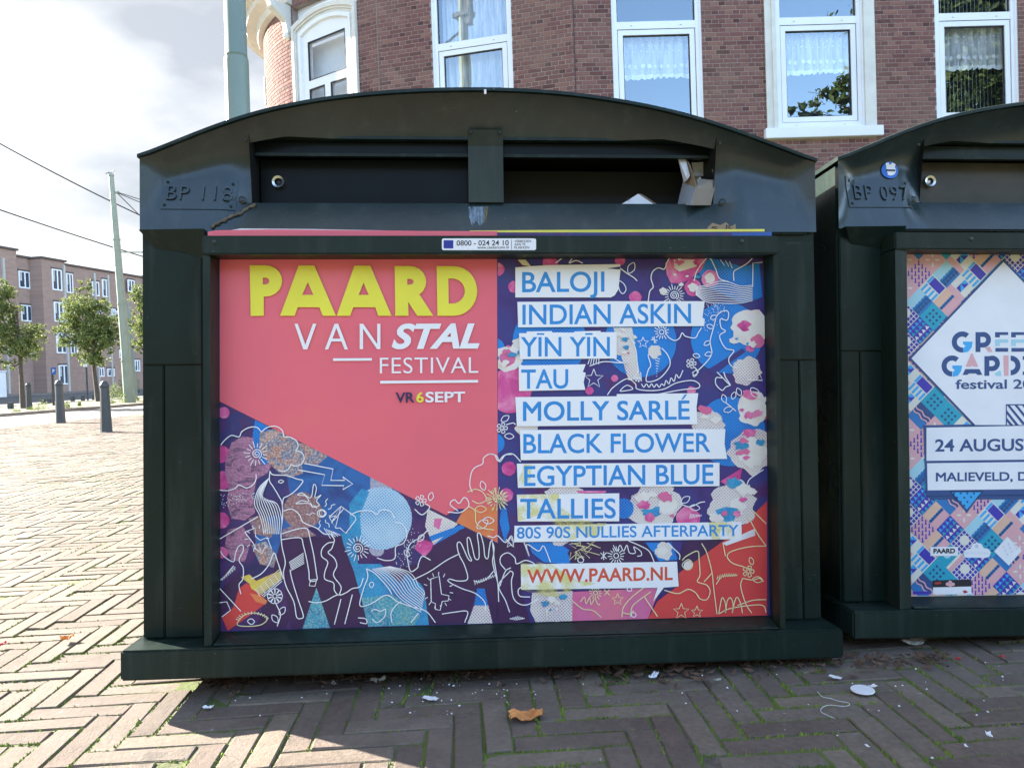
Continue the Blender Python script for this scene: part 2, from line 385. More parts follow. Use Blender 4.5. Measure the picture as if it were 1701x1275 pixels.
# bricks laid square to the containers
UX = 22200.0
uc = pic(Vector((UX, -0.011*UX, FPX)).normalized()); vc = pic(Vector((-0.011*66000, -66000, FPX)).normalized())
bang = math.atan2(uc.y, uc.x)
WB, LB = 0.0515, 0.2060
ca, sa = math.cos(bang), math.sin(bang)
pv = MB()
PV = [(-16,-3.0),(7,-3.0),(7,9.6),(-4,18),(-7.0,18)]
nb0 = 10.7
def road_off(x, y): return nv.x*x + nv.y*y
def gz(x, y): return 0.007*noise.noise(Vector((x*1.1, y*1.1, 0))) + 0.003*noise.noise(Vector((x*4, y*4, 5)))
_st, _nx, _ny = 0.13, 195, 262
_v = [(-16 + _st*i, -6 + _st*j, gz(-16 + _st*i, -6 + _st*j) - 0.0024) for i in range(_nx+1) for j in range(_ny+1)]
pv.add(_v, [(i*(_ny+1)+j, (i+1)*(_ny+1)+j, (i+1)*(_ny+1)+j+1, i*(_ny+1)+j+1) for i in range(_nx) for j in range(_ny) if road_off(-16+_st*i, -6+_st*j) < nb0 - 0.15 and (-6+_st*j) < 16])
pv.add([(9.4,-30,-0.03),(9.4,9.9,-0.03),(-7.6,30,-0.03), tuple((nv*nb0 + sv*30))[:2] + (-0.03,), tuple((nv*nb0 - sv*30))[:2] + (-0.03,)], [(0,1,2,3,4)])
pave = pv.build('pavement', M['joint'], kind='structure')
def visible(x, y):
    if y < 0.7: return None
    p = Vector((x, y, 0)) - CAM; q = W3.transposed() @ p
    if q.z <= 0.2: return None
    return (CX + FPX*q.x/q.z, CY + FPX*q.y/q.z, q.z)
cells = []
def wantb(x, y):
    if road_off(x, y) > nb0 - 0.1: return False
    if -1.0 < y < 2.9 and -3.4 < x < 3.4: return True
    if 2.9 <= y < 15 and -1.0*y - 0.4 < x < -0.28*y: return True
    return False
for i in range(-390, 95):
    for j in range(-40, 310):
        s_ = (i - j) % 8
        if s_ == 0: gx, gy, horiz = i, j, True
        elif s_ == 7: gx, gy, horiz = i, j, False
        else: continue
        cx = (gx + (2.0 if horiz else 0.5))*WB; cy = (gy + (0.5 if horiz else 2.0))*WB
        x = cx*ca - cy*sa; y = cx*sa + cy*ca
        if wantb(x, y): cells.append((x, y, horiz))
def brick_geo(l, w, h, c, rr, zt=0):
    c = c*0.6; hl, hw = l/2, w/2; j = lambda: rr.uniform(-0.0020, 0.0020)
    base = [(-hl+j(),-hw+j()),(hl+j(),-hw+j()),(hl+j(),hw+j()),(-hl+j(),hw+j())]
    vs = [(x,y,-h) for x,y in base] + [(x,y,-c) for x,y in base]
    k = [(x*(1-c/hl*1.2), y*(1-c/hw*1.2), rr.uniform(-0.0008, 0.0008)) for x,y in base]
    fs = []
    for a in (0, 4):
        fs += [(a+i, a+(i+1)%4, a+4+(i+1)%4, a+4+i) for i in range(4)]
    return vs + k, fs + [(8,9,10,11)]
vis = []
for k, (x, y, h) in enumerate(cells):
    v = visible(x, y)
    hid = False
    if v:
        px, py, z = v
        if not (-15 < px < 1716 and py < 1290): v = None
        if v and 195 < px < 1402 and py < 1130 - (px-195)*0.03 - 8: v = None
        if v and px >= 1402 and py < 1055: v = None
    if v: vis.append((z, k))
vis.sort(); near = set(k for _, k in vis[:298])
br = random.Random(3)
variants = []
for q in range(16):
    b = MB(); vs, fs = brick_geo(LB - 0.0048, WB - 0.0048, 0.03, 0.0035, br); b.add(vs, fs, (q + 0.5)/16)
    variants.append(b.mesh('brick', M['clinker']))
field = MB()
for k, (x, y, h) in enumerate(cells):
    rot = bang + (0 if h else math.pi/2) + br.gauss(0, 0.012)
    z = gz(x, y) + br.uniform(-0.0015, 0.002)
    Mx = Matrix.Translation((x, y, z)) @ Matrix.Rotation(rot, 4, 'Z') @ Matrix.Rotation(br.gauss(0, 0.012), 4, 'X') @ Matrix.Rotation(br.gauss(0, 0.004), 4, 'Y')
    if k in near:
        o = bpy.data.objects.new('brick', br.choice(variants)); COL.objects.link(o); o.parent = pave; o.matrix_local = Mx
    else:
        vs, fs = brick_geo(LB - 0.0048, WB - 0.0048, 0.02, 0.0035, br)
        field.add([Mx @ Vector(v) for v in vs], fs, br.random())
field.build('brick_field', M['clinker'], pave, kind='stuff')
# moss and grit in the joints
def moss_build():
    b = MB(); r = random.Random(5)
    for (x, y, h) in cells:
        if y > 6.5: continue
        dn = noise.noise(Vector((x*1.6, y*1.6, 2))) + 0.35*noise.noise(Vector((x*7, y*7, 9)))
        amount = max(0.08, min(1.0, 0.55 + dn*1.5))
        if y < 2.0 and 1.55 < y and -0.7 < x < 0.8: amount *= 0.6
        n = int(amount * 90 * (1.0 if y < 2.6 else 0.4))
        rot = bang + (0 if h else math.pi/2)
        for _ in range(n):
            side = r.random()
            if side < 0.72:
                lx = r.uniform(-LB/2, LB/2); ly = -WB/2 + r.gauss(0, 0.0026)
            else:
                lx = -LB/2 + r.gauss(0, 0.0028); ly = r.uniform(-WB/2, WB/2)
            X = x + lx*math.cos(rot) - ly*math.sin(rot); Y = y + lx*math.sin(rot) + ly*math.cos(rot)
            s_ = r.uniform(0.0022, 0.0048)*(1.6 if r.random() < 0.22*amount else 1); hh = s_*r.uniform(0.3, 0.8) + 0.0035 + gz(X, Y); a = r.uniform(0, 6.3)
            vs = [(X + s_*math.cos(a+t), Y + s_*math.sin(a+t), -0.006 + gz(X, Y)) for t in (0, 1.57, 3.14, 4.71)] + [(X + r.uniform(-.002,.002), Y + r.uniform(-.002,.002), -0.003 + hh)]
            b.add(vs, [(0,1,4),(1,2,4),(2,3,4),(3,0,4)])
    o = b.build('moss', M['moss'], kind='stuff'); tag(o, 'green moss growing in the joints between the paving bricks', 'moss')
moss_build()
# street beyond
band('cycle_path', 10.58, 14.55, -0.004, M['path'])
band('kerb', 14.55, 14.8, 0.07, M['kerb'], z0=-0.06)
band('verge', 14.8, 20.0, 0.05, M['grass'], z0=-0.06)
band('kerb', 20.0, 20.2, 0.07, M['kerb'], z0=-0.06)
band('road', 20.2, 43.5, -0.025, M['asphalt'])
band('footway', 43.5, 62.0, 0.06, M['footway'], z0=-0.06)

# ------------------------------------------------------------------ facade of the corner building
FAC = []   # facets left to right as (A, B)
def facet_end(A, px, yaw, py=100):
    d = ray(px, py); k = d.x/d.y; e = Vector((-math.cos(yaw), math.sin(yaw)))
    t = (k*A.y - A.x)/(e.x - k*e.y); return A + e*t
right_end = Vector((9.6, 11.45)); 
A0 = Vector(((ray(955,100).x/ray(955,100).y)*11.3, 11.3))
pts = [right_end, A0]
for px, yaw in ((629, 15), (596, 24), (489, 34)):
    pts.append(facet_end(pts[-1], px, R(yaw)))
for yaw in (40, 44, 48, 52, 56, 60, 64, 68, 72, 76, 80, 84, 88, 93, 98, 104, 112):
    p = pts[-1]; pts.append(p + Vector((-math.cos(R(yaw)), math.sin(R(yaw))))*0.195)
pts.append(pts[-1] + Vector((1.5, 6)))
FZ = 9.5
bld = thing('corner_building', 'red brick corner building with white framed windows rising behind the containers', 'building', at(A0.x, A0.y, 0))
facets = []
for i in range(len(pts)-1):
    B, A = pts[i], pts[i+1]; d = (B - A); L = d.length; d = d/L
    fr = Matrix(((d.x, -d.y, 0, A.x), (d.y, d.x, 0, A.y), (0, 0, 1, 0), (0, 0, 0, 1)))   # local x along, local y INTO the wall, z up
    facets.append((fr, L))
def hit(fi, px, py):
    fr, L = facets[fi]; inv = fr.inverted(); o = inv @ CAM; d = inv.to_3x3() @ ray(px, py); t = -o.y/d.y; p = o + d*t
    return p.x, p.z
sill_z = hit(0, 1364, 211)[1]; top_z = sill_z + 2.62; trans_z = (hit(0, 1360, 39)[1] + hit(0, 1360, 26)[1])/2
def win(fi, l, r, py=110, z0=None, z1=None, surround=0.0):
    a = hit(fi, l, py)[0]; b = hit(fi, r, py)[0]
    return [a, b, sill_z if z0 is None else z0, top_z if z1 is None else z1, surround]
W = {0: [win(0, 1018, 1167), win(0, 1289, 1435), win(0, 1554, 1692)], 1: [win(1, 718, 851, 80)]}
surr = {(0, 1): (win(0, 1271, 1453))}
openings = {k: [w[:4] for w in v] for k, v in W.items()}
openings[0][1] = surr[(0,1)][:4]
openings[0][1] = [openings[0][1][0], openings[0][1][1], sill_z - 0.15, top_z + 0.15]
s0, s1 = 0.02, facets[3-0][1] - 0.02 if False else None
w1L = facets[3][1]
openings[3] = [[0.0, w1L, 2.9, hit(3, 560, 6)[1] + 0.25]]
rb = random.Random(11)
def wall_mesh(fi):
    fr, L = facets[fi]; ops = openings.get(fi, [])
    xs = sorted({0.0, L} | {max(0, min(L, o[0])) for o in ops} | {max(0, min(L, o[1])) for o in ops})
    zs = sorted({0.0, FZ} | {o[2] for o in ops} | {o[3] for o in ops})
    b = MB()
    for i in range(len(xs)-1):
        for j in range(len(zs)-1):
            xm, zm = (xs[i]+xs[i+1])/2, (zs[j]+zs[j+1])/2
            if any(o[0] < xm < o[1] and o[2] < zm < o[3] for o in ops): continue
            b.add([(xs[i],0,zs[j]),(xs[i+1],0,zs[j]),(xs[i+1],0,zs[j+1]),(xs[i],0,zs[j+1])], [(0,1,2,3)])
    for o in ops:   # reveals
        a, c, z0, z1 = o; dd = 0.22
        b.add([(a,0,z0),(a,dd,z0),(a,dd,z1),(a,0,z1)], [(0,1,2,3)]); b.add([(c,0,z0),(c,0,z1),(c,dd,z1),(c,dd,z0)], [(0,1,2,3)])
        b.add([(a,0,z0),(c,0,z0),(c,dd,z0),(a,dd,z0)], [(0,1,2,3)]); b.add([(a,0,z1),(a,dd,z1),(c,dd,z1),(c,0,z1)], [(0,1,2,3)])
    return b.build('wall', M['mortar'], bld, fr)
CH = 0.0655
brick_list = []
for fi in range(len(facets)-1):
    wl = wall_mesh(fi); fr, L = facets[fi]; ops = openings.get(fi, [])
    row = 0; z = 2.9
    while z < 7.3:
        pitch = 0.212 if row % 2 == 0 else 0.106
        off = {0: 0.0, 1: 0.053, 2: 0.106, 3: 0.053}[row % 4] if row % 2 else (0.0 if row % 4 == 0 else 0.106)
        x = -off
        while x < L:
            a, c = max(x, 0.001), min(x + pitch - 0.011, L - 0.001)
            x += pitch
            segs = [(a, c)]
            for o in ops:
                if o[2] - 0.01 < z + CH/2 < o[3] + 0.01:
                    ns = []
                    for (p, q) in segs:
                        if q <= o[0] or p >= o[1]: ns.append((p, q))
                        else:
                            if p < o[0]: ns.append((p, o[0]))
                            if q > o[1]: ns.append((o[1], q))
                    segs = ns
            for (p, q) in segs:
                if q - p > 0.025: brick_list.append((fi, p, q, z))
        z += CH; row += 1
def wb_vis(fi, p, q, z):
    P = facets[fi][0] @ Vector(((p+q)/2, 0, z)); c = W3.transposed() @ (P - CAM)
    px, py = CX + FPX*c.x/c.z, CY + FPX*c.y/c.z
    return P.y if (440 < px < 1701 and 0 < py < 262 and (py < 150 or (px > 1168 and py < 200) or px > 1290 and px < 1420 )) and q - p > 0.15 else None
cand = []
for k, (fi, p, q, z) in enumerate(brick_list):
    v = wb_vis(fi, p, q, z)
    if v is not None: cand.append(((p - 0) if fi == 0 else 0, k))
cand = [k for _, k in sorted(cand, key=lambda t: (facets[brick_list[t[1]][0]][0] @ Vector(((brick_list[t[1]][1]), 0, brick_list[t[1]][3])) - CAM).length)][:296]
cset = set(cand); bvar = {}
def wbrick(w, tone):
    vs = []
    b = MB(); h = CH - 0.011; d = 0.006; c = 0.0015
    vs = [(0,0.001,0),(w,0.001,0),(w,0.001,h),(0,0.001,h),(c,-d,c),(w-c,-d,c),(w-c,-d,h-c),(c,-d,h-c)]
    return vs, [(4,5,6,7),(0,1,5,4),(1,2,6,5),(2,3,7,6),(3,0,4,7)]
stuffb = MB()
for k, (fi, p, q, z) in enumerate(brick_list):
    fr = facets[fi][0]; tone = min(1, max(0, rb.gauss(0.55, 0.30)))
    if k in cset:
        key = (round(q - p, 3), int(tone*8))
        if key not in bvar:
            b = MB(); vs, fs = wbrick(q - p, tone); b.add(vs, fs, (int(tone*8)+0.5)/8); bvar[key] = b.mesh('brick', M['wallbrick'])
        o = bpy.data.objects.new('brick', bvar[key]); COL.objects.link(o); o.parent = bld
        o.matrix_local = WM[bld.name].inverted() @ fr @ Matrix.Translation((p, rb.uniform(-0.0012, 0.0012), z))
    else:
        vs, fs = wbrick(q - p, tone)
        stuffb.add([fr @ (Vector(v) + Vector((p, 0, z))) for v in vs], fs, tone)
stuffb.build('brickwork', M['wallbrick'], bld, kind='stuff')
# roof mass + back
rm = MB(); ring = [(p.x, p.y, 0) for p in pts] + [(9.6, 24, 0)]
rm.add([(x, y, FZ) for x, y, _ in ring], [tuple(range(len(ring)))]); rm.build('roof', M['stucco'], bld)
ww = MB(); ww.box((9.58, 11.47, 0), (9.6, 24, FZ)); ww.build('wall', M['mortar'], bld)
# downpipe joint lines between facets
for px, fi in ((629, 2), (955, 1)):
    fr, L = facets[fi]; b = MB(); x = L if fi == 2 else L
    b.box((L-0.006, -0.009, 2.8), (L+0.006, 0.004, 7.4)); b.build('expansion_joint', M['gasket'] if fi == 1 else M['kerb'], bld, fr)

def bar(b, x0, x1, z0, z1, y0, y1): b.box((x0, y0, z0), (x1, y1, z1))
def frame_ring(b, x0, x1, z0, z1, t, y0, y1, tb=None):
    tb = tb or t
    bar(b, x0, x0+t, z0, z1, y0, y1); bar(b, x1-t, x1, z0, z1, y0, y1)
    bar(b, x0+t, x1-t, z0, z0+tb, y0, y1); bar(b, x0+t, x1-t, z1-t, z1, y0, y1)
def pane(fr, par, x0, x1, z0, z1, y, name='pane'):
    b = MB(); b.add([(x0,y,z0),(x1,y,z0),(x1,y,z1),(x0,y,z1)], [(0,1,2,3)]); return b.build(name, M['glass'], par, fr)
def lace_curtain(fr, par, x0, x1, ztop, zbot, y, solid=False):
    n = 140; b = MB(); vs = []
    for i in range(n+1):
        t = i/n; x = x0 + (x1-x0)*t
        yy = y + 0.022*math.sin(t*2*math.pi*9 + 1.3*math.sin(t*11)) + 0.008*math.sin(t*90)
        sc = 0.022*abs(math.sin(t*math.pi*13)) + 0.012*math.sin(t*7)
        vs += [(x, yy, ztop), (x, yy, zbot + 0.05), (x, yy - 0.001, zbot - sc)]
    b.add(vs, [f for i in range(n) for f in ((3*i, 3*i+3, 3*i+4, 3*i+1),)]); o = b.build('lace_curtain', M['lace'], par, fr, smooth=True)
    c = MB(); c.add(vs, [(3*i+1, 3*i+4, 3*i+5, 3*i+2) for i in range(n)]); 
    r = random.Random(int(x0*100))
    for i in range(11):     # woven dots and a flower row
        for j in range(4):
            X = x0 + (x1-x0)*(i + 0.5 + 0.25*(j % 2))/11.3; Z = ztop - 0.06 - j*0.085 if j < 3 else zbot + 0.17
            rr = 0.013 if j < 3 else 0.034
            t = (X - x0)/(x1 - x0); yy = y - 0.006 + 0.022*math.sin(t*2*math.pi*9 + 1.3*math.sin(t*11)) + 0.008*math.sin(t*90)
            c.add([(X + rr*math.cos(a*math.pi/4), yy, Z + rr*math.sin(a*math.pi/4)) for a in range(8)], [tuple(range(8))])
    c.build('lace_trim', M['lace_solid'], par, fr)
wlabels = {(0,0): 'window with lace valance and plain blue reflection', (0,1): 'window in a cream surround with a projecting sill', (0,2): 'window with vertical blinds behind lace', (1,0): 'window reflecting a green mast'}
for fi, wl in W.items():
    for wi, w in enumerate(wl):
        fr, L = facets[fi]; x0, x1, z0, z1, _ = w; tz = trans_z
        f = MB(); Y0 = 0.03
        frame_ring(f, x0, x1, z0, z1, 0.085, Y0, Y0+0.10); frame_ring(f, x0-0.0, x1, z0, z1, 0.028, Y0-0.02, Y0+0.002)
        bar(f, x0+0.085, x1-0.085, tz-0.055, tz+0.055, Y0+0.004, Y0+0.10)
        wd_ = f.build('window', M['upvc'], bld, fr, label=wlabels[(fi, wi)])
        gk = MB(); frame_ring(gk, x0+0.0851, x1-0.0851, z0+0.0851, tz-0.0551, 0.010, Y0+0.022, Y0+0.03); 
        frame_ring(gk, x0+0.0851, x1-0.0851, tz+0.0551, z1-0.0851, 0.012, Y0+0.03, Y0+0.06)
        gk.build('gasket', M['gasket'], wd_, fr)
        sf = MB(); frame_ring(sf, x0+0.095, x1-0.095, z0+0.095, tz-0.065, 0.075, Y0+0.012, Y0+0.08); sf.build('sash', M['upvc'], wd_, fr)
        g2 = MB(); frame_ring(g2, x0+0.1701, x1-0.1701, z0+0.1701, tz-0.1401, 0.012, Y0+0.03, Y0+0.06); g2.build('gasket', M['gasket'], wd_, fr)
        pane(fr, wd_, x0+0.165, x1-0.165, z0+0.165, tz-0.135, Y0+0.05); pane(fr, wd_, x0+0.09, x1-0.09, tz+0.05, z1-0.09, Y0+0.05)
        dh = MB()
        for xx in (x0+0.3, x1-0.3):
            dh.box((xx-0.014, Y0+0.001, tz-0.012), (xx+0.014, Y0+0.006, tz-0.004)); dh.box((xx-0.014, Y0-0.003, z0+0.03), (xx+0.014, Y0+0.002, z0+0.038))
        dh.build('drain_cap', M['kerb'], wd_, fr)
        if fi == 0: lace_curtain(fr, wd_, x0+0.12, x1-0.12, tz-0.10, hit(0, 1100, 121)[1], Y0+0.16)
        if (fi, wi) == (0, 2):
            for k in range(17):
                xx = x0 + 0.13 + (x1-x0-0.26)*(k+0.5)/17; b = MB()
                ang = 0.9; hw = 0.034
                b.add([(xx-hw*math.cos(ang), 0.30-hw*math.sin(ang), z0+0.12),(xx+hw*math.cos(ang), 0.30+hw*math.sin(ang), z0+0.12),(xx+hw*math.cos(ang), 0.30+hw*math.sin(ang), z1-0.1),(xx-hw*math.cos(ang), 0.30-hw*math.sin(ang), z1-0.1)], [(0,1,2,3)])
                b.build('blind_slat', M['blind'], wd_, fr)
        if fi == 1:
            b = MB(); n = 60; vs = []
            for i in range(n+1):
                t = i/n; vs += [(x0+0.1+(x1-x0-0.2)*t, 0.25+0.03*math.sin(t*55), z0+0.1), (x0+0.1+(x1-x0-0.2)*t, 0.25+0.03*math.sin(t*55), z1-0.1)]
            b.add(vs, [(2*i, 2*i+2, 2*i+3, 2*i+1) for i in range(n)]); b.build('net_curtain', M['lace'], wd_, fr, smooth=True)
        b = MB(); b.add([(x0,0.7,z0),(x1,0.7,z0),(x1,0.7,z1),(x0,0.7,z1)], [(0,1,2,3)])
        for (p, q) in ((x0, x0),(x1, x1)): b.add([(p,0.14,z0),(p,0.7,z0),(p,0.7,z1),(p,0.14,z1)], [(0,1,2,3)])
        b.add([(x0,0.14,z0),(x1,0.14,z0),(x1,0.7,z0),(x0,0.7,z0)], [(0,1,2,3)]); b.add([(x0,0.14,z1),(x1,0.14,z1),(x1,0.7,z1),(x0,0.7,z1)], [(0,1,2,3)])
        b.build('room', M['room'], wd_, fr)
        if (fi, wi) == (0, 1):
            s = surr[(0,1)]; b = MB()
            bar(b, s[0], x0-0.001, sill_z-0.02, top_z+0.15, -0.03, 0.12); bar(b, x1+0.001, s[1], sill_z-0.02, top_z+0.15, -0.03, 0.12)
            bar(b, x0-0.001, x1+0.001, top_z, top_z+0.15, -0.03, 0.12); bar(b, s[0]+0.1, x0-0.012, sill_z-0.02, top_z, -0.045, -0.029)
            b.build('surround', M['stucco'], wd_, fr)
            b = MB(); bar(b, s[0]-0.05, s[1]+0.07, sill_z-0.17, sill_z-0.021, -0.09, 0.13); b.build('sill', M['upvc'], wd_, fr, bevel=0.006)
# arched window in the turned facet
fr, L = facets[3]
def arch_win():
    zsp = hit(3, 520, 55)[1]
    def archline(x, crown, spring): t = (x/L)*2-1; return spring + (crown-spring)*math.sqrt(max(0, 1-t*t*0.94))
    zc = hit(3, 575, 3)[1]; zs = hit(3, 492, 46)[1]
    # moulded surround: three stepped arches, each a band following the segmental head
    par = None
    steps = [(0.0, 0.06, -0.06), (0.06, 0.09, -0.035), (0.09, 0.14, -0.01), (0.14, 0.19, -0.03)]
    for k, (a, c, y) in enumerate(steps):
        b = MB(); n = 20
        outer = []; inner = []
        for i in range(n+1):
            t = i/n; xo = a + (L-2*a)*t; xi = c + (L-2*c)*t
            rise = (zc - zs)
            zo = zs + 0.17*(1-(2*t-1)**2)*(1-a) - a*1.0; zi = zs + 0.17*(1-(2*t-1)**2)*(1-c) - c*1.0
            outer.append((xo, zo)); inner.append((xi, zi))
        vs = []; 
        O = [(a, 2.9)] + outer + [(L-a, 2.9)]; Iq = [(c, 2.9)] + inner + [(L-c, 2.9)]
        for (x, z), (x2, z2) in zip(O, Iq): vs += [(x, y, z), (x2, y, z2), (x, 0.2, z), (x2, 0.2, z2)]
        m = len(O); fs = []
        for i in range(m-1):
            p, q = 4*i, 4*(i+1); fs += [(p, q, q+1, p+1), (p+1, q+1, q+3, p+3), (p, p+2, q+2, q)]
        b.add(vs, fs)
        o = b.build('window' if k == 0 else 'surround', M['stucco'] if k < 3 else M['upvc'], bld if k == 0 else par, fr)
        if k == 0: par = o
    bk = MB(); bk.box((0.28, 0.06, 2.9), (L-0.28, 0.1, zs + (zc-zs)*0.6)); 
    # frame with big top light and two lower sashes
    tz0 = hit(3, 545, 128)[1]; tzt = hit(3, 545, 50)[1]
    f = MB(); x0, x1 = 0.19, L-0.17
    Zt = tzt
    bar(f, x0, x0+0.14, 2.9, Zt, 0.02, 0.12); bar(f, x1-0.14, x1, 2.9, Zt, 0.02, 0.12); bar(f, x0+0.14, x1-0.14, tz0-0.09, tz0+0.05, 0.02, 0.12); 
    bar(f, x0+0.14, x1-0.14, tzt-0.06, Zt, 0.02, 0.12)
    f.add([(x0,0.02,Zt),(x1,0.02,Zt),(x1,0.02,Zt+0.42),(x0+(x1-x0)*.6,0.02,Zt+0.5),(x0+(x1-x0)*.3,0.02,Zt+0.5),(x0,0.02,Zt+0.42)], [(0,1,2,3,4,5)])
    xm = (x0+x1)/2; bar(f, xm-0.07, xm+0.07, 2.9, tz0-0.09, 0.02, 0.12)
    f.build('frame', M['upvc'], par, fr)
    k = MB(); frame_ring(k, x0+0.14, x1-0.14, tz0+0.05, tzt-0.06, 0.014, 0.016, 0.05); frame_ring(k, x0+0.14, xm-0.07, 2.92, tz0-0.09, 0.014, 0.016, 0.05); frame_ring(k, xm+0.07, x1-0.14, 2.92, tz0-0.09, 0.014, 0.016, 0.05)
    k.build('gasket', M['gasket'], par, fr)
    pane(fr, par, x0+0.14, x1-0.14, tz0+0.05, tzt-0.06, 0.055); pane(fr, par, x0+0.14, xm-0.07, 2.92, tz0-0.09, 0.055); pane(fr, par, xm+0.07, x1-0.14, 2.92, tz0-0.09, 0.055)
    b = MB(); b.add([(0.1,0.3,2.9),(L-0.1,0.3,2.9),(L-0.1,0.3,tzt),(0.1,0.3,tzt)], [(0,1,2,3)]); b.build('net_curtain', M['lace_solid'], par, fr)
    b = MB(); b.add([(0.0,0.12,Zt-0.05),(L,0.12,Zt-0.05),(L,0.12,7.3),(0.0,0.12,7.3)], [(0,1,2,3)]); b.build('head_panel', M['upvc'], par, fr)
arch_win()
# window strip on the far side of the turret, white
for fi in (15, 16, 17):
    fr, L = facets[fi]; b = MB(); bar(b, 0.0, L, 2.9, hit(5, 470, 118)[1]-0.25, -0.05, 0.05); b.build('window_surround', M['upvc'], bld, fr)
# cornice ring round the turret
cz = hit(3, 500, 12)[1] + 0.1
prof = [(0.0, 0.0), (-0.10, 0.02), (-0.14, 0.12), (-0.30, 0.17), (-0.32, 0.24), (-0.46, 0.30), (-0.52, 0.42), (-0.60, 0.46), (-0.60, 0.58), (0.0, 0.62)]
cpts = []
for i in range(2, len(pts)):
    p = pts[i]; a = (pts[i-1]-p).normalized(); nrm = Vector((-a.y, a.x))
    if i+1 < len(pts):
        a2 = (p-pts[i+1]).normalized(); nrm = ((nrm + Vector((-a2.y, a2.x)))/2).normalized()
    cpts.append((p, nrm))
cb = MB(); vs = []
start = 2
for p, nrm in cpts[start:]:
    for (o, z) in prof: q = p + nrm*(-o)*-1*-1 if False else p + nrm*(o); vs.append((q.x, q.y, cz + z))
m = len(prof); n = len(cpts) - start
cb.add(vs, [(i*m+j, i*m+j+1, (i+1)*m+j+1, (i+1)*m+j) for i in range(n-1) for j in range(m-1)] + [tuple(range(m))])
cb.build('cornice', M['stucco'], bld, smooth=False)
# console bracket under the cornice, beside the arched window
fr, L = facets[4]
b = MB(); b.prism([(0.02,0,cz),(0.02,-0.42,cz),(0.02,-0.38,cz-0.12),(0.02,-0.12,cz-0.28),(0.02,-0.08,cz-0.5),(0.02,0,cz-0.5)], (0,0,0), (0.14,0,0)); b.ball((0.09,-0.06,cz-0.52), 0.07); b.build('console', M['stucco'], bld, fr, bevel=0.01)
b = MB(); frame_ring(b, 0.04, 0.16, hit(11, 455, 100)[1]-0.15, hit(11, 455, 70)[1]+0.1, 0.035, -0.03, 0.02); b.build('vent_frame', M['stucco'], bld, facets[11][0])
# ------------------------------------------------------------------ paper containers
def frame_from(ux, uy, vx, vy, vz, anchor_px, depth):
    u = pic(Vector((ux, uy, FPX)).normalized()); v = pic(Vector((vx, vy, vz)).normalized())
    w = v.cross(u).normalized(); v = u.cross(w).normalized() * (1 if u.cross(w).dot(v) > 0 else -1)
    w = v.cross(u).normalized()
    if w.y < 0: w = -w
    d = ray(*anchor_px); o = CAM + d * depth
    return Matrix(((u.x, w.x, v.x, o.x), (u.y, w.y, v.y, o.y), (u.z, w.z, v.z, o.z), (0, 0, 0, 1)))
F1 = frame_from(UX, -0.011*UX, -0.011*66000, -66000, FPX, (234, 1072), 1.595)
F2 = frame_from(33000, -100, -0.00375*66000, -66000, FPX, (1401, 1010), 1.738)
def mk_loc(F):
    inv = F.inverted(); o = inv @ CAM; r3 = inv.to_3x3()
    def loc(px, py, Y=0.0):
        d = r3 @ ray(px, py); p = o + d * ((Y - o.y)/d.y); return p.x, p.z
    return loc
L1 = mk_loc(F1); L2 = mk_loc(F2)
FR_Y = -0.062; PO_Y = -0.004
Zt = lambda px, py, Y=0.0: L1(px, py, Y)[1]
Xt = lambda px, py, Y=0.0: L1(px, py, Y)[0]
X0, X1 = 0.0, Xt(1362, 700)
Z385 = Zt(800, 385); ZSB = Zt(800, 338, 0.05); ZST = Zt(800, 236, 0.07)
arch_px = [(233,260),(262,249),(300,233),(350,213),(420,189),(490,173),(560,162),(640,154),(720,150),(805,149),(890,152),(960,158),(1040,170),(1110,184),(1180,203),(1240,224),(1290,243),(1330,258),(1357,267)]
arch = [L1(x, y) for x, y in arch_px]; arch[0] = (0.0, arch[0][1]); arch[-1] = (X1, arch[-1][1])
def archz(x):
    for (a, za), (b, zb) in zip(arch, arch[1:]):
        if a <= x <= b: t = (x-a)/(b-a); return za + (zb-za)*t
    return arch[0][1] if x < 0 else arch[-1][1]
_sm = lambda t: max(0, min(1, t))**2*(3-2*max(0, min(1, t)))
# smooth the measured outline
_ax = [i/60*X1 for i in range(61)]; _az = [archz(x) for x in _ax]
for _ in range(4): _az = [_az[0]] + [(_az[i-1] + 2*_az[i] + _az[i+1])/4 for i in range(1, 60)] + [_az[-1]]
def archz(x):
    t = max(0, min(59.999, x/X1*60)); i = int(t); return _az[i] + (_az[i+1]-_az[i])*(t-i)
SLX0, SLX1 = Xt(421, 290, 0.062), Xt(1181, 290, 0.062)
def _smin(a, b, k): return min(a, b) - max(k - abs(a-b), 0)**2/(4*k)
def surfY(x, z):
    b = 0.05*min(1, max(0, (z-Z385)/(ZSB-Z385))); b += 0.02*_sm((z-ZSB)/(ZST-ZSB))
    wc = min(_sm((x-(SLX0-0.06))/0.06), _sm(((SLX1+0.06)-x)/0.06)); b = wc*b + (1-wc)*0.066*min(1, max(0, (z-Z385)/(ZST-Z385)))
    dz = archz(x)-z; q = min(1, max(0, dz/0.125)); a = 0.066*(1-(1-q)**2)
    e = 0.09*min(1, max(0, x/0.11)); e2 = 0.09*min(1, max(0, (X1-x)/0.11))
    y = _smin(b, a, 0.02) if z > ZSB else min(b, a)
    return max(0, _smin(y, min(e, e2), 0.012)) if min(e, e2) < 0.085 else max(0, y)
BD = 0.86
PLX0, PLX1 = Xt(199, 1100, -0.07), Xt(1402, 1080, -0.07)
PZT, PZB = Zt(800, 1063, -0.07), Zt(800, 1112, -0.07)
GLY = {}
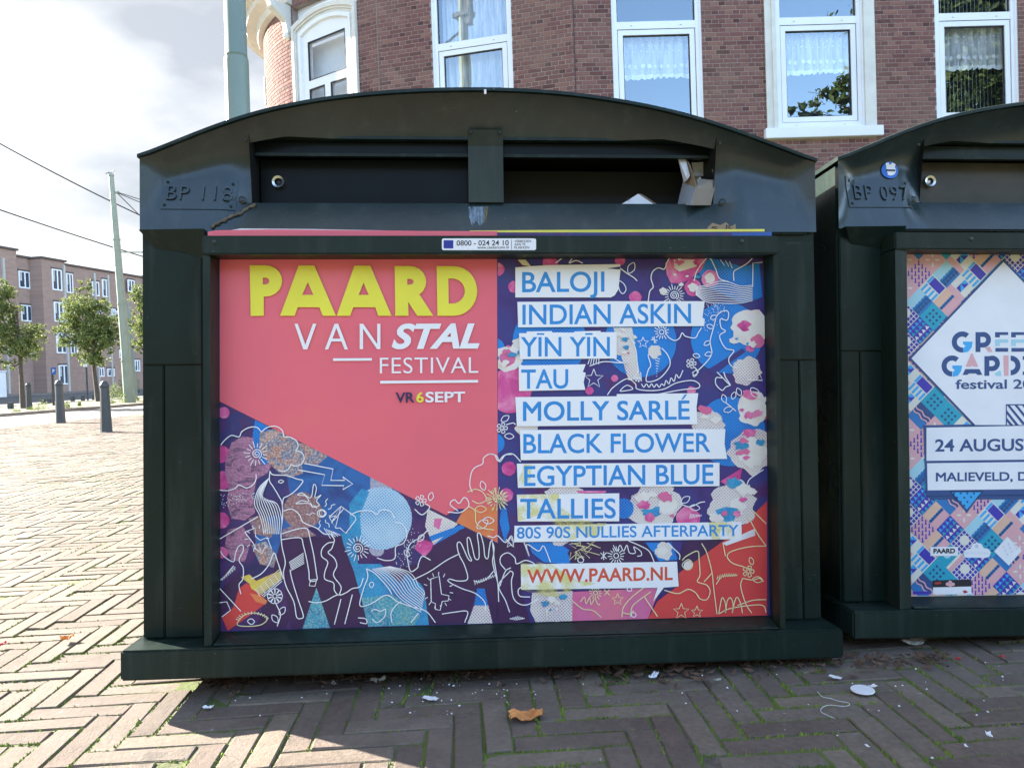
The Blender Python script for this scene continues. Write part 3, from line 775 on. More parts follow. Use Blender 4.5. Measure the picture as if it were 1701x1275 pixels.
def text_geo(txt, bold=0.0, shear=0.0, spacing=1.0):
    key = (txt, bold, shear, spacing)
    if key in GLY: return GLY[key]
    if 'M' in txt and bold > 0:
        vs, fs = text_geo(txt, 0.0, shear, spacing); V, Fc = [], []
        for q, (dx, dy) in enumerate(((0, 0), (bold, bold), (-bold, bold), (bold, -bold), (-bold, -bold))):
            Fc += [tuple(i + len(V) for i in f) for f in fs]; V += [Vector((v.x+dx, v.y+dy, q*1.0)) for v in vs]
        GLY[key] = (V, Fc); return V, Fc
    cu = bpy.data.curves.new('t', 'FONT'); cu.body = txt; cu.offset = bold; cu.shear = shear; cu.space_character = spacing; cu.resolution_u = 5
    o = bpy.data.objects.new('t', cu); COL.objects.link(o); dg = bpy.context.evaluated_depsgraph_get(); dg.update()
    me = bpy.data.meshes.new_from_object(o.evaluated_get(dg)); vs = [v.co.copy() for v in me.vertices]; fs = [tuple(p.vertices) for p in me.polygons]
    bpy.data.objects.remove(o); bpy.data.curves.remove(cu); bpy.data.meshes.remove(me)
    GLY[key] = (vs, fs); return vs, fs
CAPH = {}
def caps(bold, shear=0):
    k = (bold,)
    if k not in CAPH:
        vs, _ = text_geo('H', bold, 0); CAPH[k] = (min(v.y for v in vs), max(v.y for v in vs))
    return CAPH[k]
def place_text(b, txt, P0, P1, P2, Y, bold=0.0, shear=0.0, spacing=1.0):
    """P0,P1 = left/right ends of the baseline, P2 = top of a capital above P0; all (x,z) on the plane y=Y"""
    vs, fs = text_geo(txt, bold, shear, spacing); xa, xb = min(v.x for v in vs), max(v.x for v in vs); y0, y1 = caps(bold)
    U = Vector((P1[0]-P0[0], P1[1]-P0[1])); V = Vector((P2[0]-P0[0], P2[1]-P0[1]))
    out = []
    for v in vs:
        s_, t_ = (v.x-xa)/(xb-xa), (v.y-y0)/(y1-y0); out.append((P0[0] + U.x*s_ + V.x*t_, Y - v.z*0.000006, P0[1] + U.y*s_ + V.y*t_))
    b.add(out, fs); return b

def make_container(F, label, plate, second=False):
    c = thing('paper_container', label, 'waste container', F, 'dark green paper recycling containers')
    G, GF = M['green'], M['green_frame']
    def bd(b, name, mat=G, par=c, **k): return b.build(name, mat, par, F, **k)
    # plinth
    b = MB(); b.box((PLX0, -0.07, PZB), (PLX1, BD+0.03, PZT)); bd(b, 'plinth', bevel=0.004)
    # skids down to the paving
    inv = F.inverted()
    for fx in (0.12, 0.88):
        for fy in (0.10, BD-0.16):
            x = PLX0 + (PLX1-PLX0)*fx; w = F @ Vector((x, fy, PZB)); h = w.z - 0.003
            b = MB(); b.box((x-0.05, fy, PZB-h), (x+0.05, fy+0.09, PZB)); bd(b, 'foot')
    # body
    b = MB(); b.box((X0+0.004, 0.012, PZT+0.0005), (X1-0.004, BD-0.02, Z385)); bd(b, 'body')
    for sx, nm in ((X0, 'side_panel'), (X1-0.012, 'side_panel')):
        b = MB(); zt = archz(0 if sx == X0 else X1) - 0.012
        b.prism([(sx, 0.014, PZT+0.001), (sx, BD-0.01, PZT+0.001), (sx, BD-0.01, zt), (sx, 0.016, zt), (sx, 0.016, Z385), (sx, 0.014, Z385)], (0,0,0), (0.0119,0,0)); bd(b, nm)
    # lower corner plates with seams
    zs_l, zs_r = Zt(285, 606), Zt(1330, 598)
    Z423 = Zt(300, 424)
    def plate_box(xa, xb, za, zb, y=0.004, nm='front_plate'):
        b = MB(); b.box((xa, y, za), (xb, 0.0125, zb)); bd(b, nm, bevel=0.002)
    xa, xm, xb = 0.0035, Xt(272, 900), Xt(336, 900)
    plate_box(xa, xm-0.0012, PZT+0.002, zs_l-0.001); plate_box(xm+0.0012, xb, PZT+0.002, zs_l-0.001)
    plate_box(xa, xb, zs_l+0.0012, Z385-0.02)
    xc, xd, xe = Xt(1296, 900), Xt(1334, 900), X1-0.0035
    plate_box(xc, xd-0.0012, PZT+0.002, zs_r-0.001); plate_box(xd+0.0012, xe, PZT+0.002, zs_r-0.001); plate_box(xc, xe, zs_r+0.0012, Z385-0.02)
    # bent gusset where the hood meets the body, left
    b = MB(); gx1 = Xt(346, 400)
    g = [(0.006,-0.020,Z385),(0.03,0.003,Z385-0.035),(Xt(310,418),0.003,Zt(310,420)),(gx1,0.003,Z423-0.01),(gx1,-0.030,Z385)]
    b.add(g + [(p[0], 0.0125, p[2]) for p in g], [(0,1,2,3,4),(0,5,6,1),(1,6,7,2),(2,7,8,3),(3,8,9,4),(4,9,5,0)]); bd(b, 'gusset')
    # upper front sheet with the slot cut out
    xs = sorted(set([0.0] + [SLX0, SLX1, X1] + [X1*i/110 for i in range(111) if abs(X1*i/110-SLX0) > 0.004 and abs(X1*i/110-SLX1) > 0.004]))
    def zrows(x):
        at_ = archz(x); z2 = min(ZST, ZSB + (at_-ZSB)*0.75)
        return [Z385 + (ZSB-Z385)*k/5 for k in range(5)] + [ZSB + (z2-ZSB)*k/10 for k in range(10)] + [z2 + (at_-z2)*k/14 for k in range(15)]
    vs = []; 
    for x in xs:
        for z in zrows(x): vs.append((x, surfY(x, z), z))
    m = 30; fs = []
    for i in range(len(xs)-1):
        inside = xs[i] >= SLX0-1e-6 and xs[i+1] <= SLX1+1e-6
        for j in range(m-1):
            if inside and 5 <= j < 15: continue
            fs.append((i*m+j, (i+1)*m+j, (i+1)*m+j+1, i*m+j+1))
    # ledge where the sheet overhangs the body
    b = MB(); b.add(vs, [f for f in fs if (f[0] % m) < 5]); bd(b, 'sill_sheet', M['skylit_gloss'], smooth=True)
    b = MB(); b.add(vs, [f for f in fs if (f[0] % m) >= 5]); up = bd(b, 'front_sheet', M['skylit_gloss'], smooth=True)
    b = MB(); b.box((0.02, 0.004, Z385-0.004), (X1-0.02, 0.05, Z385)); bd(b, 'ledge')
    # roof shell
    b = MB(); n = 64; vs = []
    for i in range(n+1):
        x = X1*i/n; z = archz(x)
        ex = (-0.003 if i == 0 else 0.003 if i == n else 0)
        for (y, dz) in ((-0.006, -0.0035), (-0.006, 0.0035), (0.0, 0.006), (BD, 0.006), (BD, -0.004), (0.0, -0.004)): vs.append((x + ex, y, z + dz))
    fs = [(i*6+j, i*6+(j+1) % 6, (i+1)*6+(j+1) % 6, (i+1)*6+j) for i in range(n) for j in range(6)] + [tuple(range(6)), tuple(range(n*6, n*6+6))]
    b.add(vs, fs); bd(b, 'roof')
    b = MB(); ring = [(X1*i/40, BD-0.012, archz(X1*i/40)-0.008) for i in range(41)] + [(X1, BD-0.012, Z385), (0, BD-0.012, Z385)]
    b.prism(ring, (0,0,0), (0,0.01,0)); bd(b, 'back_panel')
    # slot: lining, top rail, flap
    b = MB(); yb = 0.34
    e = 0.001
    sf = lambda x, z: surfY(x, z)
    b.add([(SLX0,sf(SLX0,ZSB),ZSB),(SLX0,yb,ZSB),(SLX0,yb,ZST),(SLX0,sf(SLX0,ZST),ZST)], [(0,1,2,3)])
    b.add([(SLX1,sf(SLX1,ZSB),ZSB),(SLX1,yb,ZSB),(SLX1,yb,ZST),(SLX1,sf(SLX1,ZST),ZST)], [(0,3,2,1)])
    b.add([(SLX0,0.05,ZSB),(SLX1,0.05,ZSB),(SLX1,yb,ZSB-0.16),(SLX0,yb,ZSB-0.16)], [(0,1,2,3)])
    b.add([(SLX0,yb,ZSB-0.16),(SLX1,yb,ZSB-0.16),(SLX1,yb,ZST),(SLX0,yb,ZST)], [(0,1,2,3)])
    b.add([(SLX0,0.07,ZST),(SLX1,0.07,ZST),(SLX1,yb,ZST),(SLX0,yb,ZST)], [(0,1,2,3)]); bd(b, 'slot_lining', M['dark_in'])
    b = MB(); zb_ = Zt(800, 262, 0.09); b.box((SLX0+0.002, 0.072, zb_), (SLX1-0.002, 0.10, ZST-0.003)); bd(b, 'slot_rail', M['flap'] if not second else G)
    b = MB(); b.box((SLX0+0.002, 0.066, zb_-0.006), (SLX1-0.002, 0.074, zb_+0.001)); bd(b, 'rail_highlight_strip', GF)  # thin strip added to give the rail's lower edge a highlight line
    b = MB(); b.box((Xt(410,236,0.062), 0.052, ZST-0.001), (Xt(1190,236,0.062), 0.074, ZST+0.005)); bd(b, 'slot_highlight_strip', G)  # strip put in to draw a highlight line along the slot top
    xmid = Xt(806, 300, 0.06)
    b = MB(); b.box((SLX0+0.004, 0.108, ZSB-0.02), (xmid-0.004 if not second else SLX1-0.004, 0.114, zb_-0.002)); bd(b, 'flap', M['flap'] if not second else M['flap_brown'])
    if not second:
        b = MB(); b.box((xmid+0.004, 0.20, ZSB-0.02), (SLX1-0.004, 0.205, zb_+0.002)); bd(b, 'inner_flap', M['dark_in'])
    # middle bracket
    b = MB(); x_a, x_b = Xt(778, 280, 0.045), Xt(836, 280, 0.045)
    b.prism([(x_a, 0.043, ZSB+0.001),(x_b, 0.043, ZSB+0.001),(x_b, 0.048, ZSB+0.13),(x_b, 0.034, Zt(800,217,0.04)),(x_a, 0.034, Zt(800,217,0.04)),(x_a, 0.048, ZSB+0.13)], (0,0,0), (0,0.004,0))
    br_ = bd(b, 'bracket', M['green_grey'])
    for xx in (x_a+0.006, x_b-0.008):
        b = MB(); b.ball((xx, 0.033, Zt(800, 222, 0.04)), (0.004, 0.003, 0.004), 8, 5); bd(b, 'screw', M['bolt'], br_)
    # lock ring
    lx, lz = L1(463, 303, 0.105) if not second else (None, None)
    if second: lx, lz = L2(1543, 302, 0.105)
    b = MB(); ro, ri = (0.0135, 0.0085); n = 20; vs = []
    for k in range(n):
        a = 2*math.pi*k/n
        for (r_, y) in ((ri, 0.108), (ri, 0.099), (ro, 0.097), (ro+0.001, 0.108)): vs.append((lx + r_*math.cos(a), y, lz + r_*math.sin(a)))
    b.add(vs, [(k*4+j, k*4+j+1, ((k+1) % n)*4+j+1, ((k+1) % n)*4+j) for k in range(n) for j in range(3)])
    lk = bd(b, 'lock', M['steel']); b = MB(); b.ball((lx, 0.106, lz), (0.0065 if not second else 0.006, 0.004, 0.0065), 10, 6); bd(b, 'keyhole', M['black'] if not second else M['steel'], lk)
    # bolts
    for (bx, by, r_) in ((402, 334, 0.0105), (1200, 338, 0.0105), (1192, 243, 0.006), (410, 236, 0.005)):
        x, z = L1(bx, by, 0.045); y = surfY(x, z)
        b = MB(); b.ball((x, y, z), (r_, r_*0.45, r_), 14, 7); bd(b, 'bolt', M['bolt'], smooth=True)
    # number plate with raised characters
    if not second: q = [L1(*p, 0.02) for p in ((268, 348), (390, 349), (390, 296), (268, 294))]
    else: q = [L2(*p, 0.02) for p in ((1410, 345), (1517, 345), (1516, 296), (1405, 292))]
    def onface(x, z, up_): return (x, surfY(x, z) - up_, z)
    b = MB(); nx, nz_ = 12, 6; vs = []
    for i in range(nx+1):
        for j in range(nz_+1):
            s_, t_ = i/nx, j/nz_; x = (q[0][0]*(1-s_)+q[1][0]*s_)*(1-t_) + (q[3][0]*(1-s_)+q[2][0]*s_)*t_; z = (q[0][1]*(1-s_)+q[1][1]*s_)*(1-t_) + (q[3][1]*(1-s_)+q[2][1]*s_)*t_
            vs.append(onface(x, z, 0.0020))
    fs = [(i*(nz_+1)+j, (i+1)*(nz_+1)+j, (i+1)*(nz_+1)+j+1, i*(nz_+1)+j+1) for i in range(nx) for j in range(nz_)]
    # rim down to the sheet
    edge = [i*(nz_+1) for i in range(nx+1)] + [nx*(nz_+1)+j for j in range(1, nz_+1)] + [i*(nz_+1)+nz_ for i in range(nx-1, -1, -1)] + [j for j in range(nz_-1, 0, -1)]
    o = len(vs); vs += [(vs[k][0], vs[k][1]+0.003, vs[k][2]) for k in edge]; ne = len(edge)
    fs += [(edge[k], edge[(k+1) % ne], o+(k+1) % ne, o+k) for k in range(ne)]
    b.add(vs, fs); pl = bd(b, 'number_plate', M['skylit_gloss'])
    tb = MB(); lo = L1 if not second else L2
    pa = ((276, 331), (384, 333), (276, 306)) if not second else ((1420, 330), (1510, 333), (1420, 305))
    tmp = MB(); place_text(tmp, plate, lo(*pa[0], .02), lo(*pa[1], .02), lo(*pa[2], .02), 0, bold=-0.006, spacing=1.12)
    top = [onface(v.x, v.z, 0.0058) for v in tmp.v]; n0 = len(top); vs = top + [(x, y+0.0035, z) for x, y, z in top]
    from collections import Counter
    ec = Counter(); 
    for f in tmp.f:
        for a_, b_ in zip(f, f[1:]+f[:1]): ec[(min(a_, b_), max(a_, b_))] += 1
    fs = list(tmp.f) + [(a_, b_, b_+n0, a_+n0) for (a_, b_), k in ec.items() if k == 1]
    tb.add(vs, fs); bd(tb, 'raised_lettering', M['skylit_gloss'], pl)
    for (s_, t_) in ((0.06, 0.88), (0.94, 0.88), (0.05, 0.12), (0.94, 0.12)):
        x = (q[0][0]*(1-s_)+q[1][0]*s_)*(1-t_) + (q[3][0]*(1-s_)+q[2][0]*s_)*t_; z = (q[0][1]*(1-s_)+q[1][1]*s_)*(1-t_) + (q[3][1]*(1-s_)+q[2][1]*s_)*t_
        b = MB(); p_ = onface(x, z, 0.0020); b.ball(p_, (0.004, 0.0025, 0.004), 8, 5); bd(b, 'rivet', G, pl)
    # poster frame: top rail, stiles, bottom rail with mitres
    fx0, fx1 = Xt(335, 410, FR_Y), Xt(1294, 410, FR_Y); zt0, zt1 = Zt(800, 422, FR_Y), Zt(800, 391, FR_Y)
    if second: sh_ = L2(1487, 410, FR_Y)[0] - fx0; fx0 += sh_; fx1 += sh_
    b = MB(); b.box((fx0, FR_Y, zt0), (fx1, 0.0, zt1)); bd(b, 'top_rail', GF, bevel=0.003)
    px0, px1 = Xt(365, 700, PO_Y), Xt(1273, 700, PO_Y)
    if second: sh_ = L2(1516, 700, FR_Y)[0] - 0.002 - px0; px0 += sh_; px1 += sh_
    pzb = Zt(800, 1035, PO_Y)
    for (ins, out) in ((px0, fx0), (px1, fx1)):
        sgn = 1 if out > ins else -1
        b = MB(); b.prism([(ins, 0.0, PZT+0.001), (ins + sgn*0.002, FR_Y+0.008, PZT+0.001), (out - sgn*0.001, FR_Y+0.002, PZT+0.001), (out - sgn*0.001, 0.0035, PZT+0.001)], (0,0,0), (0,0,zt0-PZT-0.002)); bd(b, 'stile', GF)
    b = MB(); i0, i1, oo0, oo1 = px0+0.0025, px1-0.0025, px0-0.004, px1+0.004
    zr = PZT+0.018
    vs = [(i0, 0.0, pzb), (i1, 0.0, pzb), (i0, FR_Y+0.014, pzb-0.010), (i1, FR_Y+0.014, pzb-0.010), (i0, FR_Y+0.004, PZT+0.0015), (i1, FR_Y+0.004, PZT+0.0015), (i0, 0.0, PZT+0.0015), (i1, 0.0, PZT+0.0015)]
    b.add(vs, [(0,1,3,2),(2,3,5,4),(4,5,7,6),(6,7,1,0),(0,2,4,6),(1,7,5,3)]); bd(b, 'bottom_rail', GF)
    for (ax, bx) in ((i0+0.0006, i0+0.045), (i1-0.0006, i1-0.045)):
        b = MB(); b.tube([(bx, FR_Y+0.0135, pzb-0.012), (ax, FR_Y+0.0035, PZT+0.003)], 0.0016, 6); bd(b, 'weld_seam', GF)
    for (bx, by) in ((356, 402), (1232, 401)) if not second else ((435, 403),):
        x, z = L1(bx, by, FR_Y); b = MB(); b.ball((x, FR_Y, z), (0.0055, 0.003, 0.0055), 10, 5); bd(b, 'bolt', M['bolt'])
    return c, (px0, px1, pzb, zt0)
c1, (PX0, PX1, PZ0, PZ1) = make_container(F1, 'left dark green paper container, plate BP 118, with cardboard in its slot', 'BP 118')
c2, (QX0, QX1, _a1, _a2) = make_container(F2, 'right dark green paper container, plate BP 097, cut off by the picture edge', 'BP 097', True)

# hotline sticker on the top rail of the left container
def flat(b, pts, Y, lo): b.add([(lo(x, y, Y)[0], Y, lo(x, y, Y)[1]) for x, y in pts], [tuple(range(len(pts)))])
def rrect(x0, y0, x1, y1, r, n=4):
    out = []
    for cx, cy, a0 in ((x1-r, y0+r, -90), (x1-r, y1-r, 0), (x0+r, y1-r, 90), (x0+r, y0+r, 180)):
        for k in range(n+1): a = R(a0 + 90*k/n); out.append((cx + r*math.cos(a), cy + r*math.sin(a)))
    return out
YS = FR_Y - 0.0006
b = MB(); flat(b, rrect(734, 396, 890.5, 415.5, 3), YS, L1); st = b.build('sticker', M['white'], c1, F1)
M['eu_blue'] = plain('sticker_blue', lr(0.02, 0.03, 0.30), 0.5, 0.1)
b = MB(); flat(b, [(737, 399), (753, 399), (753, 412.5), (737, 412.5)], YS-0.0004, L1); b.build('emblem', M['eu_blue'], st, F1)
b = MB()
for txt, a, c_, t, bo in (('0800 - 024 24 10', (758.5, 408), (845, 407.5), (758.5, 399.5), 0.008), ('www.centercom.nl', (793, 413.3), (845, 412.8), (793, 408.6), 0), ('VERBODEN', (854.5, 402.8), (882, 402.5), (854.5, 398.8), 0), ('AAN TE', (854.5, 408), (873, 407.8), (854.5, 404), 0), ('PLAKKEN', (854.5, 413.2), (879, 413), (854.5, 409.2), 0)):
    place_text(b, txt, L1(*a, YS), L1(*c_, YS), L1(*t, YS), YS-0.0004, bold=bo)
flat(b, [(849.5, 398), (850.2, 398), (850.2, 414), (849.5, 414)], YS-0.0004, L1); b.build('sticker_lettering', M['black'], st, F1)
# round sticker on the right container
M['rs_blue'] = plain('round_sticker_blue', lr(0.03, 0.16, 0.62), 0.5, 0.1)
def face_patch(b, pts, lo, up_, Yg=0.03):
    vs = []
    for x, y in pts:
        X, Z = lo(x, y, Yg); vs.append((X, surfY(X, Z) - up_, Z))
    b.add(vs, [tuple(range(len(vs)))])
circ = lambda cx, cy, r, n=24, a0=0: [(cx + r*math.cos(a0 + 2*math.pi*k/n), cy + r*math.sin(a0 + 2*math.pi*k/n)) for k in range(n)]
b = MB(); face_patch(b, circ(1481.5, 281, 14.2), L2, 0.0030); rs = b.build('sticker', M['rs_blue'], c2, F2)
b = MB(); face_patch(b, circ(1482, 281, 9.6), L2, 0.0046); face_patch(b, [(1473, 270), (1478, 268.5), (1481, 274), (1485, 268.5), (1491, 271), (1489, 277), (1475, 277)], L2, 0.0056); b.build('sticker_centre', M['white'], rs, F2)
b = MB(); face_patch(b, [(1474, 280), (1490, 280), (1490, 283), (1474, 283)], L2, 0.0062); b.build('sticker_lettering', M['black'], rs, F2)
# pale run-off stain under the bracket and rust line
def stain(name, c, rgh=0.6):
    m = MT(name, c, rgh); v = m.coord(); a = m.rng(m.noise(m.scaled(v, (90, 20, 14)), 1, 5, 0.65), 0.42, 0.62, 0.05, 0.75); m.l(a, m.b.inputs['Alpha']); return m.m
M['stain'] = stain('lime_run_stain', lr(0.26, 0.34, 0.42)); M['rust'] = stain('rust_stain', lr(0.25, 0.17, 0.07))
def sheet_patch(pts, lo, nm, mat, par, F, up_=0.0012):
    b = MB(); face_patch(b, pts, lo, up_, 0.03); b.build(nm, mat, par, F)
sheet_patch([(778, 341), (806, 341), (805, 372), (796, 381), (792, 368), (784, 380), (779, 360)], L1, 'lime_stain', M['stain'], c1, F1)
sheet_patch([(804, 341), (811, 341), (809, 360), (806, 382), (803, 370)], L1, 'rust_stain', M['rust'], c1, F1, 0.0016)
# small white box painting a sliver of highlight on the hood top
b = MB(); x, z = L1(806, 152, -0.007); b.box((x-0.0025, -0.0085, z-0.006), (x+0.0025, -0.0062, z+0.004)); b.build('painted_highlight', M['white'], c1, F1)

# brown twisted strap standing in for a crack at the left shoulder of the slot
b = MB(); P = []
for px, py in ((421, 337), (408, 346), (400, 356), (388, 362), (378, 370), (366, 377), (358, 384)):
    x, z = L1(px, py, 0.03); P.append((x, surfY(x, z) - 0.003, z))
P = catmull(P, 4); b.tube([p + Vector((0.0012*math.sin(i*2.1), 0, 0.0012*math.cos(i*2.1))) for i, p in enumerate(P)], [0.0032 + 0.001*math.sin(i*1.7) for i in range(len(P))], 7)
M['crack_tube'] = plain('brown_crack', lr(0.13, 0.10, 0.07), 0.9, 0.3, 60)
tag(b.build('crack', M['crack_tube'], None, F1, smooth=True), 'brown twisted cord drawn as a tube over the slot lip beside the BP 118 plate', 'crack')

# cardboard in the slot
M['kraft'] = plain('kraft_board', lr(0.30, 0.22, 0.14), 0.85, 0.08, 14)
M['kraft_grey'] = plain('grey_board', lr(0.26, 0.22, 0.18), 0.8, 0.06, 10)
M['board_blue'] = plain('pale_blue_board', lr(0.30, 0.33, 0.38), 0.7, 0.06, 10)
def quad(name, mat, P, par, th=0.0012):
    b = MB(); vs = []
    for px, py, Y in P: x, z = L1(px, py, Y); vs.append(Vector((x, Y, z)))
    nrm = (vs[1]-vs[0]).cross(vs[2]-vs[0]).normalized()*th
    n = len(vs); b.add(vs + [v + nrm for v in vs], [tuple(range(n)), tuple(range(n, 2*n))[::-1]] + [(i, (i+1) % n, n+(i+1) % n, n+i) for i in range(n)])
    return b.build(name, mat, par, F1)
bx = thing('cardboard_box', 'open carton box with white flaps jammed in the right end of the slot', 'box', F1 @ Matrix.Translation((Xt(1155, 340, .06), .06, ZSB)))
quad('front_panel', M['kraft_grey'], [(1148,341,0.020),(1180,341,0.045),(1187,313,0.045),(1157,312,0.018)], bx)
quad('side_panel', M['board_blue'], [(1126,341,0.10),(1148,341,0.020),(1157,312,0.018),(1135,303,0.098)], bx)
quad('inner_panel', M['kraft'], [(1135,303,0.098),(1157,312,0.018),(1152,290,0.018),(1146,272,0.06),(1140,264,0.09)], bx)
quad('flap', M['paper_white'], [(1126,262,0.085),(1138,260,0.085),(1146,292,0.04),(1142,298,0.045),(1136,302,0.07)], bx)
quad('flap', M['paper_white'], [(1149,270,0.11),(1176,269,0.12),(1172,293,0.12),(1153,292,0.11)], bx)
quad('back_panel', M['kraft'], [(1176,270,0.13),(1183,282,0.05),(1187,313,0.046),(1170,300,0.12)], bx)
quad('flap', M['kraft_grey'], [(1162,297,0.055),(1185,299,0.044),(1187,313,0.0445),(1157,312,0.017)], bx)
quad('back_wall', M['paper_white'], [(1153,288,0.14),(1176,288,0.14),(1176,341,0.14),(1148,341,0.14)], bx)
quad('tissue', M['paper_white'], [(1157,300,0.09),(1163,293,0.09),(1166,300,0.09),(1162,308,0.09)], bx)
pt = thing('folded_flyer', 'pale grey folded paper peeking over the slot edge in the middle of the opening', 'paper', F1 @ Matrix.Translation((Xt(1060, 340, .06), .06, ZSB)))
quad('leaf', M['paper_white'], [(1031,340,0.09),(1060,322,0.10),(1087,340,0.09)], pt)
quad('leaf', M['kraft'], [(1060,322,0.10),(1066,322,0.12),(1093,340,0.12),(1087,340,0.092)], pt)
b = MB(); place_text(b, 'W', L1(1041,335,.088), L1(1047,333,.088), L1(1040,329,.088), 0.0878); b.build('lettering', M['black'], pt, F1)
# ------------------------------------------------------------------ posters (flat print on paper sheets)
TA = lambda X, Y: (350 + X/3.188, 660 + Y/3.188)
TB = lambda X, Y: (810 + X/3.544, 420 + Y/3.544)
TCc = lambda X, Y: (810 + X/3.544, 720 + Y/3.544)
TD = lambda X, Y: (350 + X/3.402, 420 + Y/3.402)
T0 = lambda X, Y: (X, Y)
def tt(T, P): return [T(*p) for p in P]
class Ink:
    """collects flat print in poster pixels, clipped to the sheet"""
    def __init__(s, lo, Y, clip=None): s.b = MB(); s.lo = lo; s.Y = Y; s.clip = clip
    def _cl(s, P):
        if not s.clip: return P
        x0, y0, x1, y1 = s.clip
        for ax, lim, sg in ((0, x0, 1), (0, x1, -1), (1, y0, 1), (1, y1, -1)):
            out = []
            for i in range(len(P)):
                a, b = P[i-1], P[i]; ia, ib = (a[ax]-lim)*sg >= 0, (b[ax]-lim)*sg >= 0
                if ia != ib:
                    t = (lim-a[ax])/(b[ax]-a[ax]); out.append((a[0]+(b[0]-a[0])*t, a[1]+(b[1]-a[1])*t))
                if ib: out.append(b)
            P = out
            if not P: return P
        return P
    def poly(s, P, holes=()):
        if holes:
            rings = [[Vector((x, y, 0)) for x, y in P]] + [[Vector((x, y, 0)) for x, y in h] for h in holes]
            tris = tessellate_polygon(rings); allp = [v for r_ in rings for v in r_]
            vs = [(s.lo(v.x, v.y, s.Y)[0], s.Y, s.lo(v.x, v.y, s.Y)[1]) for v in allp]; s.b.add(vs, [tuple(t) for t in tris]); return
        P = s._cl(list(P))
        if len(P) < 3: return
        vs = [Vector((x, y, 0)) for x, y in P]; tris = tessellate_polygon([vs])
        s.b.add([(s.lo(x, y, s.Y)[0], s.Y, s.lo(x, y, s.Y)[1]) for x, y in P], [tuple(t) for t in tris])
    def circle(s, cx, cy, r, n=28): s.poly(circ(cx, cy, r, n))
    def line(s, P, w=1.7, smooth=True, closed=False):
        Q = [(p.x, p.y) for p in catmull([(x, y, 0) for x, y in P], 5, closed)] if smooth and len(P) > 2 else list(P)
        if closed: Q.append(Q[0])
        m = len(Q); L_, R_ = [], []
        for i in range(m):
            a, b = Q[max(0, i-1)], Q[min(m-1, i+1)]
            dx, dy = b[0]-a[0], b[1]-a[1]; l = math.hypot(dx, dy) or 1; nx, ny = -dy/l*w/2, dx/l*w/2
            L_.append((Q[i][0]+nx, Q[i][1]+ny)); R_.append((Q[i][0]-nx, Q[i][1]-ny))
        for i in range(m-1):
            P4 = [L_[i], L_[i+1], R_[i+1], R_[i]]
            if s.clip:
                x0, y0, x1, y1 = s.clip; mx_, my_ = (Q[i][0]+Q[i+1][0])/2, (Q[i][1]+Q[i+1][1])/2
                if not (x0+1 < mx_ < x1-1 and y0+1 < my_ < y1-1): continue
            s.b.add([(s.lo(x, y, s.Y)[0], s.Y, s.lo(x, y, s.Y)[1]) for x, y in P4], [(0,1,2,3)])
    def text(s, txt, a, c, t, bold=0.0, shear=0.0, spacing=1.0):
        place_text(s.b, txt, s.lo(*a, s.Y), s.lo(*c, s.Y), s.lo(*t, s.Y), s.Y, bold, shear, spacing)
    def build(s, name, mat, par, F, label=None, kind=None):
        if s.b.f: return s.b.build(name, mat, par, F, label=label, kind=kind)
def ink(name, c, rough=0.42, var=0.05): return plain(name, c, rough, var, 10)
def artmat(name, cols, scale=14, det=6, warp=0.6, stretch=(1, 1, 1), rough=0.42, speck=0):
    m = MT(name, cols[0], rough); v = m.scaled(m.coord(), stretch); f = m.noise(v, scale, det, 0.6, warp)
    r = m.n('ShaderNodeValToRGB'); e = r.color_ramp; k = len(cols)
    e.elements[0].position = 0.30; e.elements[0].color = cols[0]; e.elements[1].position = 0.70; e.elements[1].color = cols[-1]
    for i in range(1, k-1): x = e.elements.new(0.30 + 0.40*i/(k-1)); x.color = cols[i]
    m.l(f, r.inputs[0]); c = r.outputs[0]
    if speck:
        g = m.rng(m.noise(m.coord(), 240, 2), 0.50, 0.56); c = m.mix(m.math('MULTIPLY', g, speck), c, lr(0.75, 0.70, 0.62))
    m.base(c); return m.m
def halftone(name, bgc, dot, pitch=0.0062, rad=0.33, rough=0.42, grad=None, ang=0.7):
    m = MT(name, bgc, rough); mp_ = m.n('ShaderNodeMapping'); mp_.inputs['Rotation'].default_value = (0, ang, 0); mp_.inputs['Scale'].default_value = (1/pitch,)*3
    m.l(m.coord(), mp_.inputs[0]); sp = m.n('ShaderNodeSeparateXYZ'); m.l(mp_.outputs[0], sp.inputs[0])
    fx = m.math('SUBTRACT', m.math('FRACT', sp.outputs[0]), 0.5); fz = m.math('SUBTRACT', m.math('FRACT', sp.outputs[2]), 0.5)
    d = m.math('SQRT', m.math('ADD', m.math('MULTIPLY', fx, fx), m.math('MULTIPLY', fz, fz)))
    nz_ = m.rng(m.noise(m.coord(), 9, 4), 0.35, 0.65, -0.14, 0.12); dd = m.math('ADD', d, nz_)
    k = m.rng(dd, rad-0.06, rad+0.06); m.base(m.mix(k, dot, bgc)); return m.m
A_ = {}
def wash(name, c):
    m = MT(name, c, 0.42); a = m.rng(m.noise(m.coord(), 28, 4, 0.55), 0.36, 0.66, 0.0, 0.6, True); m.l(a, m.b.inputs['Alpha']); return m.m
A_['pink'] = artmat('coral_pink_print', [lr(0.80,0.14,0.19), lr(0.84,0.145,0.185), lr(0.84,0.165,0.18)], 3, 3, 0.2)
A_['red'] = artmat('red_print', [lr(0.68,0.055,0.06), lr(0.74,0.075,0.065)], 6)
A_['orange'] = artmat('orange_glow_print', [lr(0.78,0.16,0.10), lr(0.80,0.24,0.08), lr(0.78,0.12,0.12)], 12)
A_['yellow'] = ink('yellow_print', lr(0.86,0.78,0.06)); A_['white'] = ink('white_ink', lr(0.88,0.88,0.88), 0.45, 0.01)
